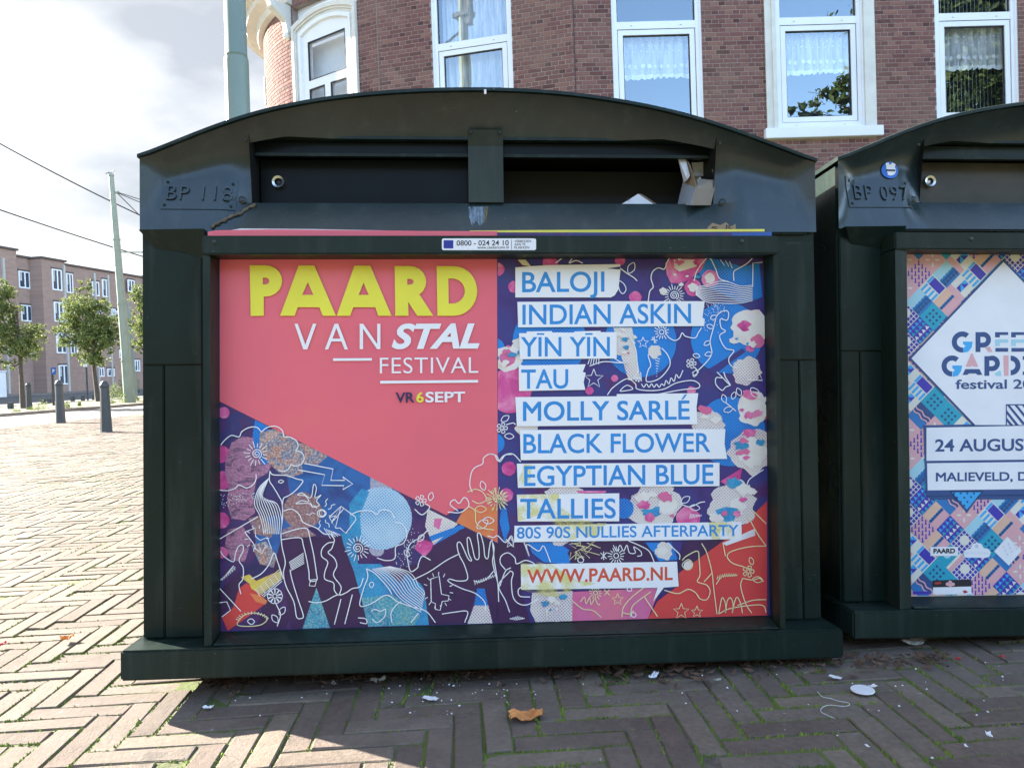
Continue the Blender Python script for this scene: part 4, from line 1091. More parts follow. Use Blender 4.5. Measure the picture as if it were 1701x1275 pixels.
A_['night'] = artmat('navy_purple_print', [lr(0.020,0.022,0.10), lr(0.045,0.022,0.13), lr(0.085,0.028,0.13), lr(0.03,0.04,0.17), lr(0.13,0.04,0.15)], 9, 5, 1.2)
A_['purple'] = artmat('purple_print', [lr(0.040,0.025,0.14), lr(0.060,0.030,0.19), lr(0.040,0.045,0.22), lr(0.09,0.025,0.13)], 7, 4, 1.0)
A_['plum'] = artmat('plum_print', [lr(0.035,0.012,0.065), lr(0.055,0.018,0.085), lr(0.045,0.02,0.06)], 8)
A_['mauve'] = artmat('brushed_mauve_print', [lr(0.06,0.03,0.10), lr(0.30,0.11,0.22), lr(0.48,0.19,0.32), lr(0.12,0.05,0.13), lr(0.36,0.12,0.24)], 22, 6, 0.8, (1, 1, 3.2), speck=0.15)
A_['speckle'] = artmat('speckled_salmon_print', [lr(0.05,0.06,0.14), lr(0.50,0.22,0.14), lr(0.10,0.16,0.28), lr(0.62,0.34,0.24), lr(0.07,0.05,0.12)], 26, 7, 1.0, speck=0.45)
A_['brown'] = artmat('grainy_brown_print', [lr(0.16,0.07,0.11), lr(0.34,0.16,0.15), lr(0.20,0.10,0.20)], 40, 6, 0.6, speck=0.25)
A_['blue'] = artmat('mid_blue_print', [lr(0.02,0.07,0.26), lr(0.03,0.15,0.42), lr(0.03,0.05,0.20)], 10)
A_['bright'] = artmat('bright_blue_print', [lr(0.012,0.20,0.42), lr(0.02,0.33,0.58), lr(0.02,0.16,0.45)], 9, speck=0.08)
A_['teal'] = artmat('grainy_teal_print', [lr(0.01,0.20,0.34), lr(0.05,0.36,0.46), lr(0.14,0.36,0.30)], 30, 6, speck=0.3)
A_['halfblue'] = halftone('blue_halftone_print', lr(0.012,0.24,0.68), lr(0.02,0.06,0.30), 0.0050, 0.20)
A_['halfcream'] = halftone('cream_halftone_print', lr(0.78,0.72,0.64), lr(0.40,0.26,0.42), 0.0050, 0.22)
A_['halfpale'] = halftone('pale_blue_halftone_print', lr(0.50,0.66,0.76), lr(0.05,0.32,0.62), 0.0050, 0.30)
A_['amber'] = artmat('amber_glow_print', [lr(0.60,0.30,0.16), lr(0.80,0.62,0.10), lr(0.70,0.40,0.20)], 14)
A_['cream'] = artmat('cream_print', [lr(0.78,0.72,0.60), lr(0.82,0.78,0.72), lr(0.80,0.66,0.58)], 16)
A_['magenta'] = artmat('magenta_glow_print', [lr(0.50,0.03,0.22), lr(0.72,0.10,0.32), lr(0.85,0.35,0.50)], 20)
A_['rose'] = artmat('rose_print', [lr(0.75,0.12,0.26), lr(0.70,0.16,0.33), lr(0.80,0.20,0.26)], 10)
A_['textblue'] = ink('text_blue', lr(0.025,0.27,0.66)); A_['textred'] = ink('text_red', lr(0.72,0.10,0.05)); A_['navytext'] = ink('text_plum', lr(0.035,0.02,0.10))
A_['ystain'] = wash('yellow_wash_print', lr(0.86, 0.78, 0.20))
A_['lav'] = artmat('grey_lilac_print', [lr(0.30,0.30,0.45), lr(0.45,0.42,0.52)], 20, speck=0.3)

pfr = F1 @ Matrix.Translation((PX0, PO_Y, PZ0))
po = thing('festival_poster', 'coral and blue music festival poster headed PAARD on the left container', 'poster', pfr)
yb_l, yb_r = 1046, 1019
def quadpts(xa, xb, ya, yb): return [(xa, ya), (xb, ya), (xb, yb), (xa, yb)]
Yp = PO_Y
b = MB(); zt_ = PZ1 + 0.002
b.add([(PX0-.001, Yp, PZ0-.001), (PX1+.001, Yp, PZ0-.001), (PX1+.001, Yp, zt_), (PX0-.001, Yp, zt_)], [(0,1,2,3)]); b.build('sheet', A_['purple'], po, F1)
yl = lambda x: yb_l + (yb_r-yb_l)*(x-365)/910 - 0.5
CLIPL = (365.3, 428, 826, 1031.5); CLIPR = (827, 426, 1273.5, 1022)
st_ = [0]; LST = 0.00002
def drop(P):   # carry the print down to the cut edge of the sheet
    return [(x, y + 14 if (x > 360 and y > 1046 - (x-365)*0.0297 - 15) else y) for x, y in P]
def blob(cx, cy, r, seed, k=0.10, n=30):
    return [(cx + r*(1 + k*noise.noise(Vector((math.cos(t)*1.7, math.sin(t)*1.7, seed))) + k*0.6*noise.noise(Vector((math.cos(t)*6, math.sin(t)*6, seed+9))))*math.cos(t), cy + r*(1 + k*noise.noise(Vector((math.cos(t)*1.7+5, math.sin(t)*1.7, seed))))*math.sin(t)) for t in [2*math.pi*i/n for i in range(n)]]
CX0, CX1, CZ0 = PX0 + 0.0005, PX1 - 0.0005, PZ0 + 0.0005
def layer(mat, items, nm='artwork', clip=None, T=T0):
    for it in items:
        st_[0] += 1; Y = Yp - LST*st_[0]
        if it[0] == 'c':
            r_ = it[3]/(3.188 if T is TA else 3.544 if T in (TB, TCc) else 1); c_ = T(it[1], it[2])
            P = circ(c_[0], c_[1], r_, 32) if mat in ('halfblue', 'halfpale') else blob(c_[0], c_[1], r_, len(COL.objects)*0.53, 0.34, 40) if mat == 'halfcream' else blob(c_[0], c_[1], r_, len(COL.objects)*0.37, 0.30 if mat in ('cream', 'rose') else 0.12)
        else: P = tt(T, it)
        P = drop(P)
        lim = (365.3, 400, 826.5, 1090) if (clip is CLIPL or T is TA) else (827, 400, 1300, 1090) if clip else (340, 400, 1300, 1090)
        k = Ink(L1, Y, lim); P = k._cl(P)
        if len(P) < 3: continue
        Q = [L1(x, y, Y) for x, y in P]
        for ax, lm, sg in ((0, CX0, 1), (0, CX1, -1), (1, CZ0, 1)):
            out = []
            for i in range(len(Q)):
                a, b = Q[i-1], Q[i]; ia, ib = (a[ax]-lm)*sg >= 0, (b[ax]-lm)*sg >= 0
                if ia != ib: t = (lm-a[ax])/(b[ax]-a[ax]); out.append((a[0]+(b[0]-a[0])*t, a[1]+(b[1]-a[1])*t))
                if ib: out.append(b)
            Q = out
            if len(Q) < 3: break
        if len(Q) < 3: continue
        k.b.add([(x, Y, z) for x, z in Q], [tuple(t) for t in tessellate_polygon([[Vector((x, z, 0)) for x, z in Q]])]); k.b.build(nm, A_[mat], po, F1)
# left sheet artwork: two clips because the lower edge runs askew in the picture
layer('night', [[(365.3, 660), (826, 880), (826, yl(826)), (365.3, yl(365.3))]])
layer('magenta', [('c', 60, 300, 45), ('c', 60, 440, 50), ('c', 58, 650, 42), ('c', 70, 80, 30), ('c', 62, 820, 30)], clip=CLIPL, T=TA)
layer('mauve', [[(112,235),(170,205),(240,215),(300,270),(335,330),(300,400),(245,430),(225,520),(235,610),(180,650),(110,640),(85,560),(95,470),(75,400),(80,320)], [(90,700),(170,680),(215,760),(180,870),(110,860),(75,780)]], T=TA)
layer('halfblue', [[(235,118),(300,150),(330,330),(280,360),(240,300),(222,200)], [(1180,750),(1300,700),(1330,720),(1240,830),(1200,820)]], T=TA)
layer('blue', [[(430,260),(640,310),(850,400),(1000,500),(1000,640),(860,730),(600,730),(430,560),(400,400)], [(370,620),(440,640),(420,760),(370,900),(240,790),(230,640)]], T=TA)
layer('speckle', [[(262,185),(330,165),(400,190),(470,240),(560,262),(620,312),(560,360),(480,350),(490,400),(420,425),(360,395),(300,340),(255,270)], [(215,780),(290,760),(380,870),(370,910),(260,880)]], T=TA)
layer('brown', [('c', 485, 600, 102), [(200,640),(270,620),(340,700),(320,740),(230,720)], [(380,700),(470,660),(560,730),(380,760)]], T=TA)
layer('lav', [[(845,420),(960,474),(955,600),(880,560),(845,500)], ('c', 880, 800, 40)], T=TA)
layer('halfpale', [('c', 900, 640, 166)], T=TA)
layer('bright', [[(690,720),(760,700),(780,880),(900,880),(1000,980),(1060,900),(1140,1030),(1160,1192),(840,1192),(800,1080),(740,930)], [(735,560),(800,480),(840,500),(790,620),(800,760),(735,720)]], T=TA)
layer('teal', [[(560,1005),(640,1198),(478,1200)], [(800,1060),(960,1040),(1110,1150),(1060,1192),(830,1192)]], T=TA)
layer('halfcream', [[(1150,590),(1310,668),(1180,780),(1135,680)], [(1395,1100),(1470,1100),(1500,1180),(1345,1190)]], T=TA)
layer('magenta', [[(1185,640),(1225,640),(1210,700),(1180,680)], [(1100,740),(1180,770),(1150,860),(1080,800)]], T=TA)
layer('halfblue', [[(1155,735),(1330,672),(1345,690),(1170,760)], [(1410,1010),(1450,1010),(1470,1100),(1395,1100)]], T=TA)
layer('plum', [[(375,738),(690,740),(760,925),(842,1195),(640,1198),(560,1005),(478,1200),(430,1201),(375,900),(300,1030)], [(1200,770),(1345,690),(1500,770),(1525,770),(1525,1192),(1500,1180),(1455,1010),(1410,1010),(1345,1190),(1160,1192),(1130,1000),(1000,900),(1100,880)], [(48,1020),(150,920),(170,1000),(110,1100),(48,1160)], [(290,1060),(430,1150),(380,1205),(230,1208)]], T=TA)
layer('red', [[(150,1010),(190,980),(270,1030),(290,1090),(210,1150),(90,1190),(60,1165),(120,1110)]], T=TA)
layer('orange', [[(1370,540),(1440,520),(1526,530),(1526,772),(1300,660)]], T=TA)
layer('amber', [[(160,950),(205,935),(240,970),(330,930),(380,920),(372,965),(260,1040),(215,1010),(205,985)]], T=TA)
layer('orange', [[(205,1035),(260,1045),(300,1075),(290,1095),(240,1080)]], T=TA)
k = 1
pk = Ink(L1, Yp - LST*(st_[0]+2)); pk.poly([(365, 425), (825.5, 425), (827, 840), (760, 845), (741, 855.3), (365, 666.5)]); pk.build('coral_field', A_['pink'], po, F1); st_[0] += 3
# right sheet artwork
layer('halfblue', [('c', 365, 520, 218), ('c', 900, 520, 212), ('c', 1405, 500, 210), ('c', 1430, 1050, 205), ('c', 40, 560, 60), ('c', 40, 1120, 60), [(1230,100),(1310,30),(1500,80),(1600,60),(1618,260),(1500,300),(1300,200)]], clip=CLIPR, T=TB)
layer('purple', [[(1290,690),(1500,560),(1520,580),(1330,720)]], clip=CLIPR, T=TB)
layer('magenta', [('c', 130, 810, 130), ('c', 870, 262, 36), ('c', 62, 96, 38), ('c', 155, 200, 34), ('c', 1210, 203, 50), ('c', 748, 737, 20), ('c', 1310, 150, 50), [(1045,60),(1090,30),(1290,30),(1260,100),(1200,150),(1150,175),(1080,180),(1055,130)], ('c', 370, 60, 45), ('c', 780, 45, 30), ('c', 600, 810, 24), ('c', 1200, 810, 26)], clip=CLIPR, T=TB)
layer('halfcream', [('c', 800, 530, 72), ('c', 985, 580, 38), [(740,440),(850,440),(860,500),(900,740),(830,750),(790,620)], ('c', 1520, 690, 85), ('c', 1290, 1010, 100), ('c', 190, 560, 60), ('c', 230, 1000, 75)], clip=CLIPR, T=TB)
layer('cream', [('c', 118, 620, 78), ('c', 1540, 440, 108), ('c', 1560, 920, 98), ('c', 1310, 150, 32), ('c', 1210, 203, 28), ('c', 1035, 225, 22), [(1095,40),(1270,40),(1230,80),(1130,110),(1100,90)]], clip=CLIPR, T=TB)
layer('rose', [('c', 118, 620, 48), ('c', 1590, 520, 40), ('c', 62, 96, 14)], clip=CLIPR, T=TB)
layer('halfcream', [('c', 1560, 100, 128), ('c', 985, 420, 148), ('c', 450, 380, 110)], clip=CLIPR, T=TCc)
layer('magenta', [('c', 125, 205, 42), ('c', 110, 360, 40), ('c', 1180, 500, 70), [(1370,280),(1500,200),(1480,300),(1400,300)], ('c', 690, 665, 16), ('c', 545, 730, 38), [(520,335),(700,335),(690,350),(540,350)]], clip=CLIPR, T=TCc)
layer('halfblue', [('c', 800, 440, 60), [(110,430),(130,560),(100,640),(70,520),(80,440)], [(240,640),(420,640),(500,700),(480,770),(330,755),(260,700)], [(930,640),(1080,640),(1120,740),(1010,750)]], clip=CLIPR, T=TCc)
layer('plum', [[(520,640),(900,630),(980,700),(990,760),(500,770),(470,700)], [(1160,630),(1390,625),(1125,820),(1120,750)], [(60,640),(200,640),(240,760),(190,770),(200,930),(260,1090),(60,1092)]], clip=CLIPR, T=TCc)
layer('red', [[(1645,395),(1645,1062),(925,1075),(1000,985),(1125,890),(1125,820),(1385,632),(1480,560)]], clip=(827, 426, 1274, 1021), T=TCc)
layer('rose', [[(500,930),(1030,905),(985,985),(930,1075),(495,1092)]], clip=(827, 426, 1274, 1026), T=TCc)
layer('halfcream', [('c', 1440, 430, 142), [(262,935),(500,925),(497,1094),(300,1094),(250,1040)], ('c', 430, 600, 60), ('c', 1040, 690, 50)], clip=CLIPR, T=TCc)
layer('cream', [('c', 1560, 110, 80), ('c', 1060, 420, 55), ('c', 1470, 430, 50), ('c', 1180, 775, 28), ('c', 1030, 690, 26)], clip=CLIPR, T=TCc)
layer('bright', [[(1340,450),(1400,430),(1480,440),(1450,510),(1400,520),(1360,490)]], clip=CLIPR, T=TCc)

# ink splashes round the halftone discs
rs_ = random.Random(41)
for (T, cx, cy, rr) in ((TB,1540,440,108),(TB,1560,920,98),(TB,1290,1010,95),(TB,800,530,70),(TCc,1560,100,120),(TCc,985,420,140),(TCc,1440,430,135),(TB,1160,90,90),(TB,118,620,80),(TCc,370,1000,80)):
    for q in range(9):
        a_ = rs_.uniform(0, 6.3); d_ = rr*rs_.uniform(0.3, 1.15); mt_ = rs_.choice(('magenta', 'cream', 'cream', 'rose', 'bright', 'cream'))
        r1 = rr*rs_.uniform(0.07, 0.26); x1, y1 = cx + d_*math.cos(a_), cy + d_*math.sin(a_)
        P = [(x1 + r1*(1 + .8*noise.noise(Vector((math.cos(t)*2, math.sin(t)*2, q*3.1+cx))))*math.cos(t)*1.5, y1 + r1*(1 + .8*noise.noise(Vector((math.cos(t)*2, math.sin(t)*2, q*5.7+cy))))*math.sin(t)) for t in [2*math.pi*i/14 for i in range(14)]]
        layer(mt_, [P], clip=CLIPR, T=T)
# white line drawing
st_[0] += 1
lw = Ink(L1, Yp - LST*st_[0], (365, 426, 1274, 1046)); ly = Ink(L1, Yp - LST*st_[0] - 0.00004, (365, 426, 1274, 1046))
def sl(P, T, w=1.6, smooth=True, closed=False, k=None): (k or lw).line(tt(T, P), w, smooth, closed)
def sunburst(cx, cy, r0, r1, n, T, spiral=True, k=None):
    for i in range(n):
        a = 2*math.pi*i/n + 0.1; q = 0.86 + 0.2*((i*7) % 3)/2
        sl([(cx + r0*math.cos(a), cy + r0*math.sin(a)), (cx + r1*q*math.cos(a), cy + r1*q*math.sin(a))], T, 1.3, False, k=k)
    if spiral: sl([(cx + (3 + r0*0.72*t/22)*math.cos(t*0.62), cy + (3 + r0*0.72*t/22)*math.sin(t*0.62)) for t in range(23)], T, 1.4, k=k)
    else: sl([(cx + r0*.6*math.cos(t), cy + r0*.6*math.sin(t)) for t in (0,1,2,3,4,5)], T, 1.4, True, True, k=k)
def flower(cx, cy, r, T, n=5, k=None):
    for i in range(n):
        a = 2*math.pi*i/n; sl([(cx + r*.25*math.cos(a), cy + r*.25*math.sin(a)), (cx + r*math.cos(a-.35), cy + r*math.sin(a-.35)), (cx + r*1.1*math.cos(a), cy + r*1.1*math.sin(a)), (cx + r*math.cos(a+.35), cy + r*math.sin(a+.35))], T, 1.3, True, True, k=k)
def leafy(cx, cy, ang, l, T, k=None):
    u, v = math.cos(ang), math.sin(ang); w = l*0.3
    sl([(cx, cy), (cx+u*l*.5-v*w, cy+v*l*.5+u*w), (cx+u*l, cy+v*l), (cx+u*l*.5+v*w, cy+v*l*.5-u*w)], T, 1.3, True, True, k=k)
def star(cx, cy, r, T, k=None, rot=-1.57): sl([(cx + (r if i % 2 == 0 else r*.42)*math.cos(rot + i*math.pi/5), cy + (r if i % 2 == 0 else r*.42)*math.sin(rot + i*math.pi/5)) for i in range(10)], T, 1.3, False, True, k=k)
sunburst(243, 298, 34, 66, 16, TA); sunburst(778, 797, 36, 66, 18, TA)
sl([(48,258),(75,225),(110,200),(150,208),(165,180),(205,158),(245,158),(268,182)], TA); sl([(268,182),(300,158),(345,152),(380,175),(388,208),(420,210),(455,230),(462,262),(452,280),(480,290),(495,320),(480,352),(450,362),(425,355)], TA)
sl([(425,355),(410,380),(385,390),(360,385)], TA); sl([(48,490),(90,492),(130,480),(150,462),(190,478),(225,460),(240,430),(240,405)], TA)
sl([(495,348),(648,378),(636,438),(710,438),(698,418),(752,457),(700,487),(706,466),(588,464),(604,408),(460,382)], TA, 1.6, False)
# horse
sl([(313,388),(312,440),(330,470),(360,520),(378,560),(380,640),(372,710),(378,790),(395,870),(385,930),(400,1000),(440,1080),(455,1160),(480,1168),(490,1150),(460,1060),(430,960),(420,910)], TA)
sl([(313,388),(330,408),(400,412),(455,430),(488,440),(470,470),(440,500),(410,520),(385,535),(380,580)], TA); sl([(358,445),(372,436),(386,444),(372,452)], TA, 1.4, True, True)
for i in range(10):
    o = i*12; sl([(300-o*.30+10, 425+o*.65), (255-o*.10+i*4, 480+o*.5), (232+i*13, 560), (258+i*13, 620+i*2), (275+i*11, 680), (280+i*10, 722)], TA, 1.35)
sl([(378,720),(440,700),(495,690),(515,700),(525,740),(545,830),(560,930),(562,965),(525,968),(520,920),(505,840),(490,780),(480,745),(440,742),(372,752)], TA); sl([(528,965),(562,960),(552,998),(522,995)], TA, 1.5, False, True)
sl([(640,720),(655,760),(620,770),(590,800),(588,840),(620,870),(605,920),(605,960),(650,980),(655,1020),(680,1045),(720,1030),(750,1010),(790,1000),(808,955)], TA); sl([(655,760),(640,800),(622,820),(655,850),(668,890),(650,940),(690,1000),(680,1045)], TA)
sl([(518,1078),(560,1085),(610,1075),(655,1050),(690,1040)], TA); 
for i in range(7): sl([(232+i*8, 1018+i*9-i*3), (370+i*1.2, 905+i*11)], TA, 1.3, False, k=(ly if i < 5 else lw))
for i in range(6): sl([(238+i*25, 1015-i*19), (262+i*25, 1052-i*20)], TA, 1.2, False)
for i in range(7): sl([(415+i*2, 872+i*7), (492+i*.5, 822+i*9)], TA, 1.2, False)
sl([(180,712),(235,690),(238,735),(262,755),(300,740),(322,800),(288,790),(272,825),(238,800),(225,770)], TA, 1.5, False, True); sl([(48,748),(250,630)], TA); sl([(215,960),(270,930),(310,880),(335,822),(355,870),(385,960)], TA)
for i in range(10): a = i*0.62; sl([(235+46*math.cos(a)+10, 745+52*math.sin(a)), (235+66*math.cos(a)+10, 745+72*math.sin(a))], TA, 1.2, False)
sl([(48,805),(70,840),(120,868),(130,830),(145,790),(168,780),(172,810),(150,860),(172,900),(170,960),(150,990),(160,1040)], TA); sl([(52,965),(75,945),(100,915),(122,890)], TA)
for i in range(7): sl([(60+i*10, 955-i*9), (62+i*11, 968-i*9), (68+i*10, 948-i*9)], TA, 1.2, False)
sl([(48,1010),(160,1130)], TA, 1.5, False); sl([(48,1085),(85,1080),(105,1125),(60,1160)], TA, 1.5, False); flower(340, 1050, 36, TA, 10); sl([(340,1080),(355,1110),(370,1150),(352,1210)], TA)
leafy(365, 1150, -1.0, 50, TA); leafy(355, 1190, -2.2, 50, TA)
sl([(140,1200),(180,1150),(240,1140),(300,1165),(270,1200),(200,1210)], TA, 1.5, True, True, k=ly); sl([(195,1182),(215,1170),(232,1185),(215,1200)], TA, 1.4, True, True)
for i in range(13): a = -2.9 + i*0.21; sl([(222+75*math.cos(a), 1185+38*math.sin(a)), (222+92*math.cos(a), 1185+54*math.sin(a))], TA, 1.1, False, k=(ly if i % 2 else lw))
# bird, little sun, house
sl([(450,562),(480,545),(520,550),(500,520),(460,515),(485,505),(530,530),(545,460),(560,480),(552,530),(585,515),(560,545),(575,570),(540,580),(520,560),(450,562)], TA, 1.4); sunburst(590, 612, 26, 0.1, 0, TA, False); sl([(565,605),(590,592),(612,610),(598,630),(572,628)], TA, 1.4, True, True)
for a in (0.3, 1.1, 1.8, 3.1, -2.4, -1.2, -0.6): sl([(590+38*math.cos(a), 612+38*math.sin(a)), (590+52*math.cos(a+.1), 612+52*math.sin(a+.1)), (590+66*math.cos(a-.1), 612+66*math.sin(a-.1)), (590+84*math.cos(a), 612+84*math.sin(a))], TA, 1.3, False)
sl([(628,632),(690,575),(765,630),(770,645),(715,718),(685,690),(660,690)], TA, 1.5, False); sl([(628,632),(660,690),(690,575),(640,660)], TA, 1.4, False)
for i in range(5): sl([(600+i*12, 690+i*5), (635+i*13, 745-i*4)], TA, 1.2, False); sl([(640+i*12, 665-i*14), (655+i*12, 640-i*13)], TA, 1.1, False)
sl([(385,600),(430,590),(470,620),(490,660),(560,690),(600,720),(640,722)], TA); sl([(740,620),(790,600),(850,600),(880,618),(900,595),(950,600),(975,640)], TA); sl([(975,660),(1015,670),(1040,720),(1020,770),(980,790),(975,850),(930,862),(880,848)], TA)
# second horse
sl([(825,905),(832,950),(810,1010),(790,1100),(850,1090),(930,1045),(990,1080),(1060,1105),(1140,1130),(1190,1190)], TA); sl([(825,905),(870,930),(935,1000),(960,1040)], TA)
for i in range(10): sl([(855+i*10, 905-i*1.4), (905+i*15, 945-i*3), (955+i*14, 1000-i*5), (1000+i*11, 1058-i*7), (1065+i*7, 1105-i*9), (1115+i*2, 1135-i*10)], TA, 1.3, k=(ly if i > 9 else lw))
sl([(840,990),(852,975),(864,988),(852,1006)], TA, 1.3, True, True); sl([(960,1190),(955,1140),(980,1100),(1010,1080)], TA); sl([(1060,1190),(1100,1140)], TA); sl([(850,1130),(870,1120),(900,1130),(925,1120),(920,1160),(880,1190),(855,1170)], TA); sl([(780,1165),(820,1170),(825,1195),(790,1190)], TA)
sl([(750,1042),(710,1198)], TA); sl([(690,1065),(655,1200)], TA)
flower(1112, 545, 26, TA); leafy(1160, 545, -1.3, 45, TA); sl([(1135,560),(1160,580),(1120,620),(1080,590)], TA)
sl([(1165,860),(1120,840),(1100,880),(1095,900),(1060,920),(1045,870),(1040,820),(1060,770),(1110,740),(1150,700)], TA); leafy(1100, 760, -0.9, 45, TA); leafy(1050, 840, -2.2, 40, TA); sl([(1070,965),(1160,920),(1250,860),(1320,825)], TA)
# open hand
sl([(1525,1080),(1520,980),(1500,850),(1500,790),(1485,758),(1475,800),(1468,850),(1452,840),(1445,780),(1428,722),(1412,725),(1420,790),(1420,850),(1400,850),(1385,790),(1372,745),(1358,748),(1365,820),(1382,862),(1362,850),(1325,770),(1305,775),(1315,830),(1345,890),(1360,960),(1310,970),(1265,960),(1262,975),(1330,1010),(1400,1035),(1450,1080),(1455,1130)], TA)
sl([(1392,968),(1420,975),(1460,960),(1498,918)], TA)
for i in range(9): sl([(1396+i*12, 970-i*3-abs(i-2)*1.5), (1400+i*12, 992-i*5), (1408+i*12, 970-i*4)], TA, 1.2, False)
sl([(1165,960),(1210,945),(1222,1040),(1262,1048),(1258,1075),(1226,1078),(1215,1125),(1190,1120),(1190,1090),(1168,1080)], TA, 1.5, False, True)
for i in range(14): a = -2.8 + i*0.42; sl([(1205+62*math.cos(a), 1020+78*math.sin(a)), (1205+80*math.cos(a), 1020+98*math.sin(a))], TA, 1.2, False)
sl([(1225,1145),(1290,1135),(1360,1132),(1345,1190)], TA); sl([(1530,1000),(1560,920),(1590,900)], TA)
# heart plant at the coral edge
sl([(1385,500),(1372,460),(1380,400),(1400,370),(1440,350),(1445,320),(1480,298),(1515,310),(1530,340),(1560,305),(1594,300)], TA); sl([(1255,605),(1320,608),(1365,575),(1360,540),(1340,530),(1315,560),(1290,540),(1268,565),(1310,600)], TA); sl([(1365,575),(1400,600),(1405,660),(1440,690),(1500,700)], TA, k=ly)
sunburst(1520, 540, 30, 62, 16, TA, True, ly); leafy(1400, 590, 0.0, 60, TA, ly); leafy(1440, 650, 0.0, 60, TA); leafy(1450, 490, -1.9, 50, TA); sl([(1360,500),(1400,485),(1440,500),(1460,540),(1420,560),(1385,545)], TA, k=ly); leafy(1410, 690, -0.6, 70, TA)
for i in range(70):
    r_ = random.Random(i); x = r_.uniform(52, 235); y = 505 + r_.uniform(0, 85)*(1-(x-52)/260); p = TA(x, y); lw.circle(p[0], p[1], 0.75, 6)
for i in range(90):
    r_ = random.Random(i+500); t = r_.random(); x = 1010 + 80*t + r_.uniform(-35, 35); y = 870 - 150*t + r_.uniform(-30, 40); p = TA(x, y); lw.circle(p[0], p[1], 0.75, 6)
# right side drawing
sunburst(1098, 250, 34, 64, 20, TB); sl([(945,285),(955,225),(975,200),(962,150),(972,110),(1005,88),(1040,95),(1058,50),(1075,28)], TB); sl([(1215,165),(1235,100),(1300,28),(1340,90),(1365,150),(1420,170)], TB)
for i in range(10): sl([(1225, 200+i*5), (1290, 190+i*11), (1360, 168+i*14), (1420, 172+i*14), (1490, 195+i*11), (1560, 190+i*10)], TB, 1.25)
sl([(1450,165),(1450,110),(1490,85),(1530,60),(1560,30)], TB); sl([(1560,200),(1562,60),(1618,55)], TB, 1.5, False); sl([(1370,40),(1395,75),(1400,45),(1420,80),(1425,50),(1440,90)], TB, 1.3, False)
sl([(780,90),(820,120),(860,145),(880,165)], TB); leafy(830, 120, -1.1, 70, TB); sl([(770,165),(800,180),(815,215),(795,240),(775,215)], TB, 1.4, True, True)
for i in range(6): sl([(300+i*8-120, 40),(330+i*9-120, 72+i*2)], TB, 1.4, False, k=ly)
sl([(500,30),(480,60),(520,45),(560,60)], TB); sl([(400,60),(440,30)], TB)
sunburst(1025, 465, 22, 46, 14, TB, False); star(915, 528, 34, TB); sl([(960,510),(1000,515)], TB, 1.4, False); sl([(968,495),(992,530)], TB, 1.4, False); sl([(980,490),(982,532)], TB, 1.4, False)
sl([(1040,440),(1060,490),(1100,515),(1130,500),(1145,470),(1165,490),(1220,500),(1240,470),(1260,440)], TB); sl([(780,440),(830,480),(870,560),(880,640),(885,700)], TB); sl([(885,700),(865,730),(875,755),(880,730),(890,760),(895,730),(905,755),(900,700)], TB, 1.3)
sl([(1025,560),(1060,600),(1075,650),(1050,700),(1000,745),(935,755),(945,690),(960,660),(945,600),(975,610)], TB)
for i in range(8): sl([(985+i*1.5, 615+i*16), (1015-i*3, 625+i*14)], TB, 1.2, False)
sl([(905,770),(920,790),(935,770),(950,790),(965,770),(980,790),(995,772),(1010,790),(1025,770),(1040,780),(1050,750),(1068,770),(1080,735),(1098,755),(1110,715),(1128,735),(1150,690)], TB, 1.5)
sl([(705,835),(740,790),(820,740),(870,770),(880,800),(960,810),(1040,800),(1110,765),(1200,750),(1245,770),(1240,795),(1180,800),(1100,812),(1010,830)], TB); sl([(780,810),(820,778),(855,800),(800,812)], TB, 1.4, True, True); star(625, 740, 58, TB); 
for i in range(5): sl([(590+i*16, 655), (600+i*14, 625-i*4)], TB, 1.3, False)
sl([(600,665),(680,640),(760,645),(835,650)], TB); sl([(720,600),(780,640),(835,650)], TB)
flower(1198, 650, 26, TB); sl([(1215,670),(1240,700),(1215,720),(1205,700)], TB); sl([(1240,690),(1290,640),(1320,590),(1310,520),(1330,440),(1350,370),(1390,340),(1418,350),(1410,395),(1370,390),(1375,440),(1400,460),(1365,490),(1400,560),(1450,575),(1420,620),(1430,660),(1470,680)], TB)
for (x, y, a) in ((1310,520,2.6),(1320,590,2.9),(1330,440,-2.8),(1350,370,2.7),(1250,610,3.4),(1230,690,2.0)): leafy(x, y, a, 42, TB)
for i in range(70): r_ = random.Random(i+900); p = TB(1275 + r_.uniform(0, 120), 300 + r_.uniform(0, 180)*r_.random()); lw.circle(p[0], p[1], 0.7, 6)
sl([(1350,700),(1380,730),(1430,780),(1400,730),(1390,700)], TB); sl([(1380,735),(1345,735),(1345,775),(1380,808),(1400,790),(1425,780)], TB); leafy(1490, 840, -2.0, 50, TB); leafy(1600, 850, -2.3, 75, TB); leafy(1400, 880, -1.9, 50, TB); leafy(1440, 860, -1.2, 45, TB); sl([(1400,880),(1440,910),(1460,930)], TB); leafy(1390, 930, -0.3, 55, TB); sl([(1530,745),(1618,750),(1600,710)], TB, 1.5, False)
flower(85, 1030, 28, TB); leafy(80, 990, -0.6, 55, TB); leafy(100, 1075, 0.1, 55, TB); sl([(110,1010),(150,1000),(165,1010)], TB)
sl([(0,120),(40,125),(62,160),(100,125),(150,120),(195,165)], TCc); sunburst(52, 380, 34, 66, 18, TCc, True, ly); sl([(1525,305),(1540,270),(1580,240),(1625,210)], TCc); leafy(1140, 405, -0.6, 60, TCc); leafy(1190, 430, 0.15, 60, TCc); sl([(1130,410),(1190,430),(1250,405),(1280,400)], TCc)
for i in range(8): sl([(1190+i*9, 500-i*2), (1196+i*9, 470+i*1)], TCc, 1.2, False)
sl([(0,600),(35,610),(60,600),(105,640),(140,600),(150,660),(110,620)], TCc); star(135, 640, 34, TCc); sl([(215,640),(245,720),(230,650),(300,690),(330,660),(370,755)], TCc)
